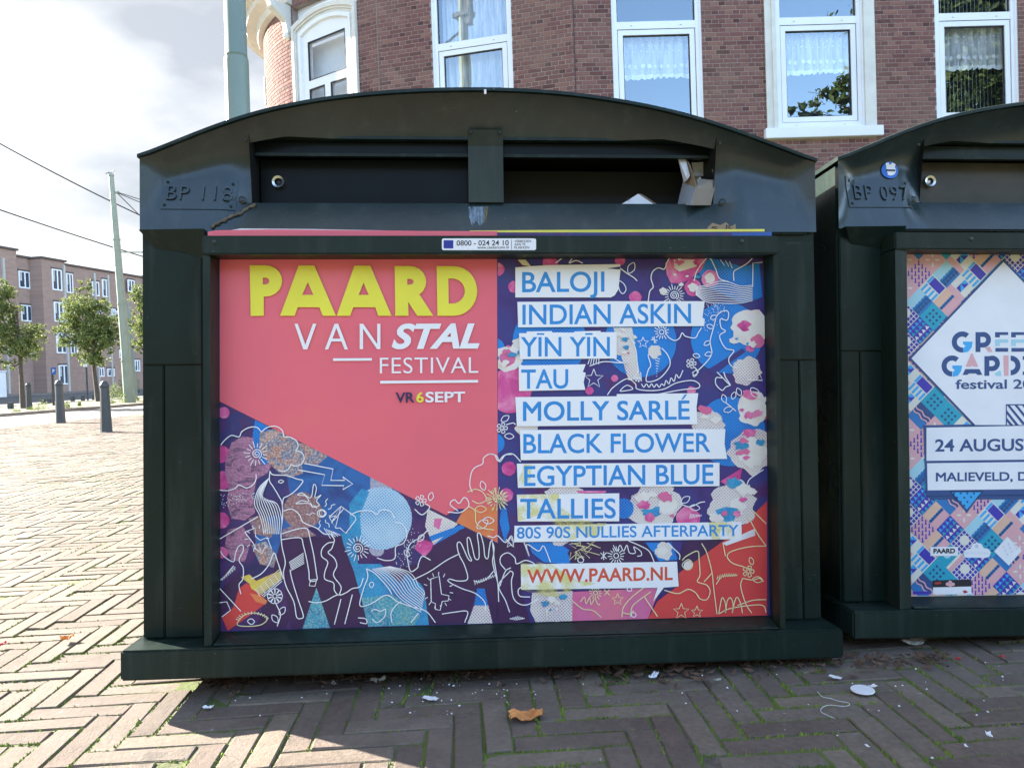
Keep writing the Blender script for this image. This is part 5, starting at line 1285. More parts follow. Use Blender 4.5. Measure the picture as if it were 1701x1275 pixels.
for i in range(14):
    r_ = random.Random(i+77); x, y = 500 + r_.uniform(0, 140), 640 + r_.uniform(0, 100); sl([(x, y), (x+r_.uniform(-60, 60), y+r_.uniform(-50, 50)), (x+r_.uniform(-60, 60), y+r_.uniform(-50, 50))], TCc, 1.1, False, k=ly)
sunburst(757, 717, 24, 52, 15, TCc, False); sl([(665,700),(700,735)], TCc, 1.4, False); sl([(700,698),(668,735)], TCc, 1.4, False); sl([(683,692),(683,742)], TCc, 1.4, False)
sl([(740,655),(760,690),(780,655),(800,690),(820,655),(835,700),(870,700),(860,665),(900,690),(905,715),(880,720)], TCc, 1.4); sl([(830,630),(900,660),(950,690),(975,740),(980,755)], TCc); sl([(1060,640),(1100,680),(1130,710),(1130,740)], TCc); sl([(1145,745),(1170,720),(1235,690),(1245,740),(1250,830),(1235,870),(1290,890),(1310,930),(1290,975),(1250,970),(1225,935),(1180,915),(1120,940),(1040,920)], TCc, k=ly)
sl([(1145,770),(1180,740),(1205,760),(1200,790),(1170,800)], TCc, 1.4, True, True, k=ly); sl([(1260,645),(1290,700),(1320,810),(1330,900),(1350,1060)], TCc, k=ly); sl([(1275,870),(1320,820)], TCc, k=ly)
for i in range(7): sl([(1385+i*3, 645+i*2-i*14*.0), (1575, 560-i*3+i*9)], TCc, 1.1, False); 
sl([(1560,450),(1640,530)], TCc, k=ly); sl([(1530,480),(1590,590),(1640,660)], TCc, k=ly); sl([(1640,660),(1540,665),(1440,690),(1410,720),(1440,760),(1500,780),(1560,800)], TCc, k=ly); sl([(1385,640),(1400,720)], TCc, k=ly)
flower(1535, 810, 30, TCc, 5, ly); leafy(1560, 770, -1.9, 45, TCc, ly); leafy(1560, 855, 0.1, 60, TCc, ly); sl([(1345,885),(1380,840),(1430,835),(1470,830)], TCc, k=ly)
for i in range(9): sl([(1350+i*13, 858-i*5+i*i*.35), (1356+i*13, 832-i*5+i*i*.5), (1363+i*13, 852-i*5+i*i*.4)], TCc, 1.2, False, k=ly)
sl([(1500,850),(1490,900),(1520,1000),(1555,1055)], TCc, k=ly); sl([(1500,850),(1560,860),(1600,850),(1625,870)], TCc, k=ly)
sl([(1360,1060),(1375,980),(1385,965),(1400,1000),(1400,1055),(1410,985),(1430,965),(1445,1000),(1440,1055),(1455,985),(1470,962),(1490,1000),(1500,1055)], TCc, k=ly); sl([(1470,1010),(1560,980),(1640,975)], TCc, k=ly); sl([(1360,1060),(1420,1030),(1540,1010),(1620,1010),(1640,1050)], TCc, k=ly)
star(1140, 1045, 48, TCc, ly); star(1232, 1048, 36, TCc, ly); star(765, 975, 36, TCc, ly); sunburst(635, 935, 20, 42, 13, TCc, False, ly); sl([(685,915),(720,950)], TCc, 1.4, False, k=ly); sl([(718,915),(688,950)], TCc, 1.4, False, k=ly)
sl([(545,990),(570,960),(580,1000),(600,965),(610,1005),(630,970),(650,1005),(662,1000)], TCc, 1.4, k=ly); sl([(790,1080),(800,1020),(850,960),(920,905)], TCc, k=ly); sl([(840,1080),(850,1020),(890,980),(960,930)], TCc, k=ly); sl([(920,955),(1000,1075)], TCc, k=ly)
sl([(500,985),(560,1030),(620,1040),(670,1080)], TCc, k=ly); lw.line([TCc(860+14*math.cos(a), 1065+14*math.sin(a)) for a in (0,1.2,2.5,3.8,5)], 1.4, True, True); sl([(790,1050),(830,1060),(860,1040)], TCc, k=ly); lw.line([TCc(835+14*math.cos(a), 915+12*math.sin(a)) for a in (0,1.2,2.5,3.8,5)], 1.4, True, True); lw.line([TCc(548+18*math.cos(a), 742+16*math.sin(a)) for a in (0,1.2,2.5,3.8,5)], 1.4, True, True)
sl([(130,805),(150,820),(140,870),(150,960),(185,1000),(235,1005),(300,970)], TCc); sl([(105,800),(75,760),(80,720),(120,700),(160,730),(170,765),(220,745),(260,755),(280,770)], TCc); sl([(130,810),(65,890),(105,980),(130,1050)], TCc); sl([(25,620),(35,700),(30,760),(60,880)], TCc); sl([(200,900),(180,920),(190,955),(250,960)], TCc)
for i in range(9): sl([(130+i*9, 1098-abs(i-4)*2), (138+i*10, 1072+abs(i-4)*3)], TCc, 1.2, False)
lw.build('line_drawing', A_['white'], po, F1, label='white doodle line drawing', kind='stuff'); ly.build('line_drawing', ink('pale_yellow_line', lr(0.84,0.76,0.42)), po, F1, label='pale yellow doodle line drawing', kind='stuff')

# PAARD title, cut as letter shapes
st_[0] += 8; Yt = Yp - LST*st_[0]
def half(cx, y0, y1, x1, n=10):
    cy, ry, rx = (y0+y1)/2, (y1-y0)/2, x1-cx; return [(cx + rx*math.cos(-math.pi/2 + math.pi*k/n), cy + ry*math.sin(-math.pi/2 + math.pi*k/n)) for k in range(n+1)]
glyphs = [
 ('P', [(220,70)] + half(310,70,247,404) + [(300,247),(300,355),(226,356)], [[(295,140)] + half(308,140,178,331) + [(295,178)]]),
 ('A', [(497,71),(586,71),(708,355),(633,355),(614,307),(492,307),(474,355),(392,355)], [[(549,166),(517,237),(580,237)]]),
 ('A', [(812,72),(902,72),(1022,355),(947,355),(930,307),(806,307),(788,355),(712,355)], [[(864,168),(836,237),(893,237)]]),
 ('R', [(1040,74)] + half(1125,74,252,1218)[:9] + [(1178,232),(1258,355),(1168,355),(1116,278),(1118,355),(1043,355)], [[(1111,147)] + half(1124,147,179,1146) + [(1111,179)]]),
 ('D', [(1277,75)] + half(1375,75,355,1506,16) + [(1281,355)], [[(1343,145)] + half(1365,145,286,1436,12) + [(1345,286)]])]
for ch, outer, holes in glyphs:
    k = Ink(L1, Yt); k.poly(tt(TD, outer), [tt(TD, h) for h in holes]); k.build('letter', A_['yellow'], po, F1, label='big yellow letter ' + ch)
k = Ink(L1, Yt); 
for t_, P in (('V', [(474,400),(492,400),(535,518),(578,400),(597,400),(546,545),(523,545)]), ('N', None)):
    if P: k.poly(tt(TD, P))
k.poly(tt(TD, [(700,400),(720,400),(776,545),(757,545),(739,500),(682,500),(664,545),(645,545)]), [tt(TD, [(710,424),(688,484),(733,484)])])
k.poly(tt(TD, [(842,400),(862,400),(941,515),(941,400),(959,400),(959,543),(940,543),(861,428),(861,543),(842,543)]))
k.text('STAL', TD(1022,543), TD(1520,540), TD(1022,400), bold=0.035, shear=0.30)
k.poly(tt(TD, [(692,595),(911,594),(911,608),(692,610)])); k.poly(tt(TD, [(958,722),(1511,717),(1511,732),(958,738)]))
k.text('FESTIVAL', TD(956,680), TD(1512,677), TD(956,592), bold=-0.004, spacing=1.05)
k.text('SEPT', TD(1214,844), TD(1438,842), TD(1214,785), bold=0.022)
k.build('title_lettering', A_['white'], po, F1)
k = Ink(L1, Yt); k.text('VR', TD(1044,845), TD(1152,845), TD(1044,787), bold=0.022); k.build('date_lettering', A_['navytext'], po, F1)
k = Ink(L1, Yt); k.text('6', TD(1162,844), TD(1204,844), TD(1162,786), bold=0.022); k.build('date_lettering', A_['yellow'], po, F1)
NB = 0.013
# strips with the names
strips = [
 (TB, [(163,85),(350,72),(780,66),(782,80),(700,92),(782,98),(770,215),(748,250),(725,262),(163,262)], 'BALOJI', (203,232), (688,228), (203,113), 0),
 (TB, [(175,288),(700,284),(1278,284),(1265,380),(1278,390),(1275,430),(180,438)], 'INDIAN ASKIN', (205,422), (1198,414), (205,305), 0),
 (TB, [(185,472),(230,472),(230,462),(380,460),(380,468),(510,468),(510,462),(665,458),(665,466),(760,466),(760,621),(190,625)], 'YIN YIN', (195,610), (720,608), (195,495), 0),
 (TB, [(183,662),(578,655),(560,700),(578,705),(565,760),(575,805),(185,812)], 'TAU', (198,800), (475,797), (198,686), 0),
 (TB, [(163,848),(760,843),(760,830),(1240,825),(1230,905),(1235,1008),(172,1020)], 'MOLLY SARLE', (208,989), (1190,980), (208,875), 0),
 (TCc, [(190,-22),(1400,-28),(1395,60),(1410,148),(195,155)], 'BLACK FLOWER', (210,116), (1312,108), (210,2), 0),
 (TCc, [(172,176),(1365,170),(1365,308),(178,318)], 'EGYPTIAN BLUE', (215,308), (1330,296), (215,190), 0),
 (TCc, [(172,358),(775,350),(775,515),(178,516)], 'TALLIES', (192,500), (755,497), (192,383), 0),
 (TCc, [(158,541),(1495,518),(1495,620),(155,638)], '80S 90S NULLIES AFTERPARTY', (172,617), (1478,601), (172,550), 0),
 (TCc, [(195,768),(1115,752),(1125,898),(1038,905),(975,985),(1000,906),(197,917)], 'WWW.PAARD.NL', (232,879), (1090,861), (232,799), 1)]
for T, box, txt, a, c_, t, kind in strips:
    k = Ink(L1, Yt); k.poly(tt(T, box)); sb = k.build('name_strip', A_['white'], po, F1)
    k = Ink(L1, Yt - 0.00010); k.text(txt, T(*a), T(*c_), T(*t), bold=0.022 if kind else NB, spacing=1.0)
    if txt == 'YIN YIN':
        for x0_, x1_ in ((290,333),(575,618)): k.poly(tt(T, [(x0_,472),(x1_,472),(x1_,482),(x0_,482)]))
    if txt == 'MOLLY SARLE': k.poly(tt(T, [(1140,862),(1160,832),(1175,832),(1152,862)]))
    k.build('name_lettering', A_['textred'] if kind else A_['textblue'], sb, F1)
k = Ink(L1, Yt - 0.00005); k.poly(tt(TCc, [(195,760),(300,755),(380,770),(520,860),(640,880),(500,915),(420,960),(300,950),(198,915)])); k.poly(tt(TCc, [(175,360),(420,352),(420,420),(520,500),(640,520),(420,540),(300,480),(180,515)])); k.poly(tt(TCc, [(360,530),(700,525),(640,600),(450,630),(380,600)])); k.poly(tt(TCc, [(215,180),(260,180),(250,310),(190,316),(180,280)])); k.poly(tt(TCc, [(1300,522),(1440,520),(1460,618),(1320,622)]))
k.build('yellow_wash', A_['ystain'], po, F1)
# older sheets standing up behind the top rail
M['strip_y'] = plain('yellow_sheet_edge', lr(0.80,0.70,0.10), 0.5); M['strip_b'] = plain('blue_sheet_edge', lr(0.03,0.10,0.35), 0.5)
def strip(pts, Y, mat, name, label, cat='paper'):
    b = MB(); vs = [(L1(x, y, Y)[0], Y, L1(x, y, Y)[1]) for x, y in pts]; n = len(vs); vs += [(x, y+0.0012, z) for x, y, z in vs]
    b.add(vs, [tuple(range(n)), tuple(range(n, 2*n))[::-1]] + [(i, (i+1) % n, n+(i+1) % n, n+i) for i in range(n)])
    o = b.build(name, mat, None, F1); return tag(o, label, cat, 'poster sheets behind the top rail')
strip([(345,393),(345,385),(360,382.5),(450,381),(560,382),(700,383.5),(826,384),(826,393)], -0.034, A_['pink'], 'old_poster', 'coral sheet sticking up behind the left half of the top rail')
strip([(360,386),(400,379.5),(520,380.5),(640,382.8),(700,384.5),(700,392),(360,392)], -0.031, M['paper_white'], 'old_poster', 'curled white sheet edge above the coral one on the left half of the rail')
strip([(780,393),(780,383),(900,382),(1120,381),(1270,380.5),(1270,393)], -0.030, M['strip_y'], 'old_poster', 'thin yellow sheet edge above the right half of the top rail')
strip([(826,393),(826,386.0),(1000,386),(1270,384.5),(1270,393)], -0.036, A_['night'], 'old_poster', 'dark purple sheet sticking up behind the right half of the top rail')
strip([(1215,393),(1215,387),(1282,385),(1282,393)], -0.0375, M['strip_b'], 'old_poster', 'short blue sheet edge at the right end of the top rail')
strip([(1172,390),(1176,377),(1184,370),(1196,374),(1206,369),(1214,376),(1222,372),(1222,390)], -0.028, M['kraft'], 'torn_label', 'torn kraft paper scrap with dark letters above the right end of the top rail')
b = MB(); place_text(b, 'S', L1(1182,382,-.029), L1(1192,382,-.029), L1(1182,376,-.029), -0.0289, bold=0.01); place_text(b, 'JL', L1(1204,379,-.029), L1(1217,380,-.029), L1(1204,373,-.029), -0.0289, bold=0.01)
tl = [o for o in COL.objects if o.name == 'torn_label'][0]; b.build('lettering', M['black'], tl, F1)
for i, (a, c_) in enumerate(((840, 870), (905, 935), (975, 1010), (1060, 1075), (1110, 1150))): pass

# ---- second poster: tiled pattern with a white diamond
G_ = {k: ink('print_' + k, c) for k, c in dict(navy=lr(0.035,0.085,0.24), blue=lr(0.03,0.20,0.50), azure=lr(0.05,0.42,0.82), teal=lr(0.02,0.38,0.52), violet=lr(0.06,0.045,0.42), pink=lr(0.78,0.42,0.44), cream=lr(0.80,0.76,0.66), aqua=lr(0.40,0.68,0.76), paper=lr(0.86,0.86,0.88), grey=lr(0.62,0.66,0.72), red=lr(0.45,0.05,0.05), peach=lr(0.80,0.50,0.36)).items()}
gp_x0, gp_z0 = L2(1516, 987, PO_Y)
gx0, gx1 = QX0, QX1
po2 = thing('festival_poster', 'blue and pink geometric poster with a white diamond on the right container', 'poster', F2 @ Matrix.Translation((QX0, PO_Y, PZ0)))
b = MB(); b.add([(gx0-.001, Yp, PZ0-.001), (gx1+.001, Yp, PZ0-.001), (gx1+.001, Yp, PZ1+.002), (gx0-.001, Yp, PZ1+.002)], [(0,1,2,3)]); b.build('sheet', G_['cream'], po2, F2)
inks = {}
def gi(c, lay):
    k = (c, lay)
    if k not in inks: inks[k] = Ink(L2, Yp - 0.0003*lay - 0.0003)
    return inks[k]
def loXZ(b_, P, Y): b_.add([(x, Y, z) for x, z in P], [tuple(t) for t in tessellate_polygon([[Vector((x, z, 0)) for x, z in P]])])
zx0, zx1, zz0, zz1 = gx0 + .0005, gx1 - .0005, PZ0 + .0005, PZ1 + .0015
def clipXZ(P):
    for ax, lim, sg in ((0, zx0, 1), (0, zx1, -1), (1, zz0, 1), (1, zz1, -1)):
        out = []
        for i in range(len(P)):
            a, b_ = P[i-1], P[i]; ia, ib = (a[ax]-lim)*sg >= 0, (b_[ax]-lim)*sg >= 0
            if ia != ib: t = (lim-a[ax])/(b_[ax]-a[ax]); out.append((a[0]+(b_[0]-a[0])*t, a[1]+(b_[1]-a[1])*t))
            if ib: out.append(b_)
        P = out
        if len(P) < 3: return []
    return P
def tile(cx, cz, r, kind):
    """one diamond tile (half diagonal r) with its motif; local u,v along the two slanted edges, 0..1"""
    def uv(u, v): return (cx + (u - v)*r, cz + (u + v - 1)*r)
    def P(c, pts, lay=1):
        q = clipXZ([uv(*p) for p in pts])
        if q: loXZ(gi(c, lay).b, q, Yp - 0.0003*lay - 0.0003)
    def C(c, u, v, rad, lay=2, n=10, a0=0, a1=6.283): P(c, [(u + rad*math.cos(a0 + (a1-a0)*k/n), v + rad*math.sin(a0 + (a1-a0)*k/n)) for k in range(n + (1 if a1 < 6 else 0))], lay)
    sq = [(0,0),(1,0),(1,1),(0,1)]
    if kind == 0:   # petals
        P('pink', sq)
        for a in range(4):
            t = a*math.pi/2 + math.pi/4; q = []
            for k in range(10): s_ = k/9*2*math.pi; x, y = 0.25 + 0.13*math.cos(s_), 0.055*math.sin(s_); q.append((.5 + x*math.cos(t) - y*math.sin(t), .5 + x*math.sin(t) + y*math.cos(t)))
            P('cream', q, 2)
            C('aqua', .5 + .27*math.cos(t+.785), .5 + .27*math.sin(t+.785), 0.04, 2, 6)
    elif kind == 1:   # overlapping violet arrow scales
        P('pink', sq)
        for i in range(4):
            for j in range(4):
                u, v = 0.12 + i*0.25, 0.12 + j*0.25; w = 0.1
                P('violet', [(u-.11, v-.02), (u-.02, v-.11), (u+.02, v-.02), (u+.11, v+.06), (u+.12, v+.12), (u+.06, v+.11), (u-.02, v+.02)], 2)
                P('violet', [(u-.10, v+.02), (u, v-.02), (u+.12, v+.12), (u+.03, v+.13)], 2) if False else None
    elif kind == 2:   # waves
        P('blue', sq); P('navy', [(.45,0),(1,0),(1,1),(.45,1)], 2)
        for o in (.42, .62):
            up_ = [(o + .04*math.sin(k*.9), k/14) for k in range(15)]; P('pink', up_ + [(x+.07, y) for x, y in up_[::-1]], 3)
    elif kind == 3:   # checks
        P('teal', sq)
        for i in range(3):
            for j in range(3): P('navy', [(.18+i*.24, .18+j*.24),(.30+i*.24, .18+j*.24),(.30+i*.24, .30+j*.24),(.18+i*.24, .30+j*.24)], 2)
    elif kind == 4:   # zigzag teeth
        P('violet', sq)
        for j, c in enumerate(('teal', 'cream', 'teal', 'azure')):
            for i in range(4): P(c, [(i/4+.02, j/4+.02),((i+1)/4-.02, j/4+.02),((i+.5)/4, (j+1)/4-.03)], 2)
    elif kind == 5:   # stripes and scallops
        P('cream', sq)
        for i in range(4): P('azure', [(0, .06+i*.24),(.45, .06+i*.24),(.45, .18+i*.24),(0, .18+i*.24)], 2)
        P('violet', [(.5,.05),(.95,.05),(.95,.8),(.5,.8)], 2); P('azure', [(.5,.82),(.95,.82),(.95,.95),(.5,.95)], 2)
    elif kind == 6:   # scalloped hills
        P('aqua', sq); P('blue', [(0,0),(1,0),(1,.4),(0,.4)], 2)
        for i in range(5): C('blue', .1+i*.2, .42, .12, 2)
        for i in range(5): C('navy', .1+i*.2, .2, .09, 3)
    elif kind == 7:   # grid with disc
        P('cream', sq)
        for i in range(5):
            for j in range(5): P('violet', [(.04+i*.195, .04+j*.195),(.19+i*.195, .04+j*.195),(.19+i*.195, .19+j*.195),(.04+i*.195, .19+j*.195)], 2)
        C('cream', .62, .62, .26, 3, 14)
    elif kind == 8:   # pinwheel in cream with pink edges
        P('cream', sq); P('pink', [(0,0),(.3,0),(.3,1),(0,1)], 2)
        P('azure', [(.35,.35),(.65,.35),(.65,.65)], 3); P('violet', [(.35,.35),(.65,.65),(.35,.65)], 3); P('violet', [(.65,.35),(.95,.35),(.65,.65)], 3); P('azure', [(.65,.65),(.95,.35),(.95,.65)], 3)
    elif kind == 9:   # band + half disc
        P('teal', sq); P('pink', [(0,0),(1,0),(1,.22),(0,.22)], 2); P('cream', [(0,.22),(1,.22),(1,.34),(0,.34)], 2); C('aqua', .5, .75, .2, 2)
    elif kind == 10:
        P('pink', sq); P('peach', [(0,.5),(1,.5),(1,1),(0,1)], 2)
        for i in range(6): C('blue', .1+i*.16, .5, .09, 3)
        P('blue', [(.05,.44),(.95,.44),(.95,.55),(.05,.55)], 3)
pat = [[1,6,5,9,4,2],[0,8,10,7,3,0],[2,3,1,4,6,10],[3,7,10,0,5,8]]
rt_ = 0.033; ox, oz = L2(1526, 455, Yp)
i0_ = int((ox-gx0)/rt_)+2
for r_ in range(-30, 8):
    for c_ in range(-6, 50):
        cx_ = ox + (c_*2 + (r_ % 2))*rt_; cz_ = oz + r_*rt_
        if cx_ < gx0 - rt_ or cx_ > gx1 + rt_ or cz_ < PZ0 - rt_ or cz_ > PZ1 + rt_: continue
        tile(cx_, cz_, rt_*0.995, pat[(r_) % 4][(c_ + (r_//4)*2) % 6])
for (c, lay), k in sorted(inks.items()): k.build('pattern_print', G_[c], po2, F2, kind='stuff')
def L2ink(lay): return Ink(L2, Yp - 0.0012 - 0.0003*lay)
D1 = (1670, 437); Dl = (1517, 594)
def mirror(x): return 2*1668 - x
k = L2ink(1); k.poly([(1664, 431), (1514, 594), (1664, 760), (1900, 760), (1960, 760), (1960, 740), (1824, 594)]) if False else None
hx, hy = 154, 161; cxd, cyd = 1667, 595
fx_ = 1-(706-cyd)/(hy+4); k.poly([(cxd, cyd-hy-4), (cxd-hx-4, cyd), (cxd-(hx+4)*fx_, 705.9), (cxd+(hx+8)*fx_, 705.9), (cxd+hx+8, cyd)]); k.poly([(1534,706),(1860,700),(1862,822),(1538,824)]); k.poly([(1540,823),(1860,820),(1860,829),(1544,829)]); k.poly([(1577,815),(1634,814),(1606,852)]); k.build('diamond_border', G_['navy'], po2, F2)
k = L2ink(2); fx_ = 1-(706-cyd)/(hy-1); k.poly([(cxd, cyd-hy+1), (cxd-hx+1, cyd), (cxd-(hx-1)*fx_, 705.5), (cxd+(hx+2)*fx_, 705.5), (cxd+hx+2, cyd)]); k.poly([(1539,710),(1856,704),(1856,761),(1539,765)]); k.poly([(1540,769),(1856,765),(1857,810),(1541,814)]); k.build('white_panel', G_['paper'], po2, F2)
k = L2ink(2); k.poly([(1581,817),(1630,817),(1606,846)]); k.build('dotted_triangle', G_['azure'], po2, F2)
k = L2ink(3)
for (x, y) in ((1585,819),(1596,819),(1607,819),(1618,819),(1590,826),(1602,826),(1613,825),(1596,833),(1607,833),(1602,839)): k.circle(x, y, 1.8, 8)
# headline
TE = lambda X, Y: (1500 + X/6.373, 420 + Y/6.373)
def arc(cx, cy, ro, ri, a0, a1, n=16): return [(cx + ro*math.cos(R(a0 + (a1-a0)*i/n)), cy + ro*math.sin(R(a0 + (a1-a0)*i/n))) for i in range(n+1)] + [(cx + ri*math.cos(R(a1 - (a1-a0)*i/n)), cy + ri*math.sin(R(a1 - (a1-a0)*i/n))) for i in range(n+1)]
k.poly(tt(TE, arc(628,942,112,58,-50,-275)))                       # G
k.poly(tt(TE, [(768,838),(768,1048),(820,1048),(820,838)])); k.poly(tt(TE, arc(850,918,82,30,-90,90) )); k.poly(tt(TE, [(820,838),(850,836),(850,888),(820,888)])); k.poly(tt(TE, [(820,950),(850,948),(850,1000),(820,1000)]))
for ex in (975, 1145, 1500-170+20): 
    k.poly(tt(TE, [(ex,838),(ex+138,838),(ex+138,868),(ex+50,868),(ex+50,893),(ex,893)])); k.poly(tt(TE, [(ex+3,1005),(ex+138,1005),(ex+138,1045),(ex+3,1045)]))
k.poly(tt(TE, arc(520,1196,112,58,-50,-270)))
k.poly(tt(TE, [(660,1228),(810,1228),(840,1290),(790,1290),(770,1275),(700,1275),(680,1290),(630,1290)])); k.poly(tt(TE, [(862,1092),(862,1300),(914,1300),(914,1092)])); k.poly(tt(TE, arc(944,1168,82,30,-90,90))); k.poly(tt(TE, [(914,1090),(944,1086),(944,1138),(914,1138)])); k.poly(tt(TE, [(914,1200),(944,1198),(944,1250),(914,1250)]))
k.poly(tt(TE, arc(1140,1190,104,50,-90,90))); k.poly(tt(TE, [(1268,1092),(1400,1092),(1400,1130),(1268,1130)])); k.poly(tt(TE, [(1268,1255),(1400,1255),(1400,1290),(1268,1290)]))
TF = lambda X, Y: (1500 + X/6.373, 620 + Y/6.373)
k.text('festival 2019', TF(556,165), TF(1560,160), TF(556,66), bold=0.02)
k.text('24 AUGUSTUS', TF(340,827), TF(1640,815), TF(340,697), bold=0.022)
k.text('MALIEVELD, DEN HAAG', TF(348,1142), TF(2000,1128), TF(348,1048), bold=0.02)
for i in range(5): k.poly(tt(TF, [(1100+i*80, 335),(1130+i*80, 335),(1300+i*80, 540),(1265+i*80, 540)]))
k.poly(tt(TF, [(1088,325),(1700,322),(1700,335),(1100,338),(1100,545),(1088,545)])); k.poly(tt(TF, [(1100,470),(1165,545),(1130,545),(1100,510)])); k.poly(tt(TF, [(1100,390),(1225,545),(1190,545),(1100,430)]))
k.build('navy_lettering', G_['navy'], po2, F2)
k = L2ink(3); k.poly(tt(TE, [(635,938),(738,938),(728,1000),(690,1045),(636,1056),(636,1005),(665,985),(636,965)])); k.poly(tt(TE, [(524,1190),(626,1190),(616,1250),(580,1300),(526,1310),(526,1258),(552,1240),(524,1220)])); k.build('blue_lettering', G_['azure'], po2, F2)
k = L2ink(3); k.poly(tt(TE, [(722,1062),(735,1062),(800,1205),(745,1205),(735,1188),(722,1205),(662,1205)])); k.poly(tt(TE, [(870,1000),(920,990),(948,1048),(905,1048)])); k.poly(tt(TE, [(1062,1085),(1118,1085),(1118,1300),(1070,1300)])); k.build('pink_lettering', G_['pink'], po2, F2)
k = L2ink(3)
for ex in (975, 1145, 1350): k.poly(tt(TE, [(ex,915),(ex+138,915),(ex+138,950),(ex+50,950),(ex+50,985),(ex,985)]))
k.poly(tt(TE, [(970,1275),(1030,1240),(1045,1300),(985,1300)])); k.build('pale_lettering', G_['aqua'], po2, F2)
# logos along the bottom
TG = lambda X, Y: (1500 + X/6.373, 800 + Y/6.373)
k = L2ink(1); k.poly(tt(TG, [(288,688),(582,686),(582,782),(290,782)])); k.poly(tt(TG, [(1105,578),(1258,728),(1120,885),(965,735)])); 
k.poly(tt(TG, [(660,800),(640,770),(650,725),(700,708),(720,700),(730,660),(780,640),(830,655),(855,700),(905,708),(930,745),(915,790),(880,802)])); k.poly(tt(TG, [(318,1110),(725,1100),(725,1188),(320,1190)])); k.build('logo_panel', G_['paper'], po2, F2)
k = L2ink(2); k.text('PAARD', TG(322,757), TG(552,754), TG(322,705), bold=0.045); k.poly(tt(TG, [(312,1042),(718,1030),(725,1105),(318,1115)])); k.build('logo_lettering', M['black'], po2, F2)
k = L2ink(2); k.text('WHOOSAH', TG(655,768), TG(912,766), TG(655,742), bold=-0.01, spacing=1.3)
for i in range(3):
    for j in range(3): x, y = 1050+i*50+j*18, 690+j*38-i*30; k.poly(tt(TG, [(x,y-8),(x+22,y-12),(x+25,y+12),(x+5,y+6),(x+18,y)]))
k.circle(*TG(780, 680), 3.5, 9); k.build('grey_logo', G_['grey'], po2, F2)
k = L2ink(3)
for (x, y, r_) in ((470,1080,3),(500,1060,3),(530,1082,3),(500,1095,3)): k.circle(*TG(x, y), r_, 9)
k.build('logo_blossom', G_['pink'], po2, F2)
k = L2ink(3); k.poly(tt(TG, [(330,1062),(400,1055),(410,1075),(340,1085)])); k.poly(tt(TG, [(632,1150),(660,1145),(690,1165),(650,1180)])); k.build('logo_mark', G_['red'], po2, F2)
k = L2ink(1); k.poly(tt(TG, [(105,1158),(270,1156),(300,1188),(108,1190)])); k.build('blue_corner', G_['violet'], po2, F2)
# ------------------------------------------------------------------ litter on the paving
def gp(px, py, z=0.006): p = ground(px, py, z); return p.x, p.y
M['dryleaf'] = plain('dry_leaf', lr(0.58, 0.24, 0.07), 0.7, 0.3, 40); M['browns'] = plain('leaf_litter', lr(0.10, 0.055, 0.035), 0.9, 0.5, 50)
M['dull'] = plain('dull_scrap', lr(0.45, 0.42, 0.36), 0.8, 0.2, 30); M['redbit'] = plain('red_petal', lr(0.5, 0.03, 0.03), 0.6)
def crumple(cx, cy, rx, ry, h, rot, seed, n=9):
    r = random.Random(seed); vs = []; fs = []
    for i in range(n+1):
        for j in range(n+1):
            u, v = i/n*2-1, j/n*2-1
            e = 1 - 0.18*abs(noise.noise(Vector((u*2, v*2, seed))))*2
            x, y = u*rx*e, v*ry*(1-0.35*u*u*(1 if seed % 2 else 0.2))*e
            z = 0.008 + h*max(0, 0.35 + 0.8*noise.noise(Vector((u*2.2, v*2.2, seed*3))) + 0.5*abs(u))
            X = cx + x*math.cos(rot) - y*math.sin(rot); Y = cy + x*math.sin(rot) + y*math.cos(rot); vs.append((X, Y, z))
    fs = [(i*(n+1)+j, (i+1)*(n+1)+j, (i+1)*(n+1)+j+1, i*(n+1)+j+1) for i in range(n) for j in range(n)]
    return vs, fs
x, y = gp(875, 1193); b = MB(); vs, fs = crumple(x, y, 0.034, 0.021, 0.011, 0.15, 3, 12); b.add(vs, fs); tag(b.build('dry_leaf', M['dryleaf'], smooth=False), 'curled orange brown leaf lying on the shaded bricks in front of the left container', 'leaf')
x, y = gp(1433, 1147); b = MB(); b.lathe([(0.0215, 0.0), (0.0225, 0.0015), (0.0215, 0.003), (0.0, 0.0032)], (x, y, 0.007), 28); tag(b.build('lid_disc', M['paper_white']), 'round white plastic disc lying on the bricks below the gap between the containers', 'disc')
x2, y2 = gp(1450, 1142); b = MB(); vs, fs = crumple(x2, y2, 0.008, 0.006, 0.004, 0.3, 8, 4); b.add(vs, fs); tag(b.build('paper_scrap', M['paper_white']), 'tiny white scrap touching the round disc', 'scrap')
P = [gp(px, py) for px, py in ((1358,1150),(1366,1158),(1380,1161),(1392,1165),(1408,1168),(1411,1172),(1400,1174),(1378,1172),(1366,1176),(1364,1183),(1375,1189),(1386,1194))]
b = MB(); b.tube(catmull([(x, y, 0.008) for x, y in P], 4), 0.0005, 5); tag(b.build('string', M['paper_white']), 'thin curled white string on the bricks left of the round disc', 'string')
scr = [(346,1177,0.010,'white wad','small wad of white fluff on the shaded bricks near the left end of the container'), (628,1132,0.017,'plastic','crumpled translucent wrapper strip against the foot of the left container'), (1192,1131,0.007,'shell','small cream coloured shell shaped scrap in front of the right end of the left container'), (1085,1126,0.016,'twist','twisted white paper among the leaves below the web address'), (1643,1223,0.009,'bit','white scrap near the lower right corner'), (1605,1241,0.005,'bit','tiny white scrap left of the larger one near the lower right corner'), (1441,1241,0.005,'bit','tiny white scrap on the bricks below the string'), (555,1138,0.010,'tan','tan scrap beside the leaf litter under the festival title side'), (1388,1126,0.013,'pale','thin grey streaky scrap between the disc and the container end'), (715,1161,0.018,'splash','flattened white paper smear on the bricks under the poster middle')]
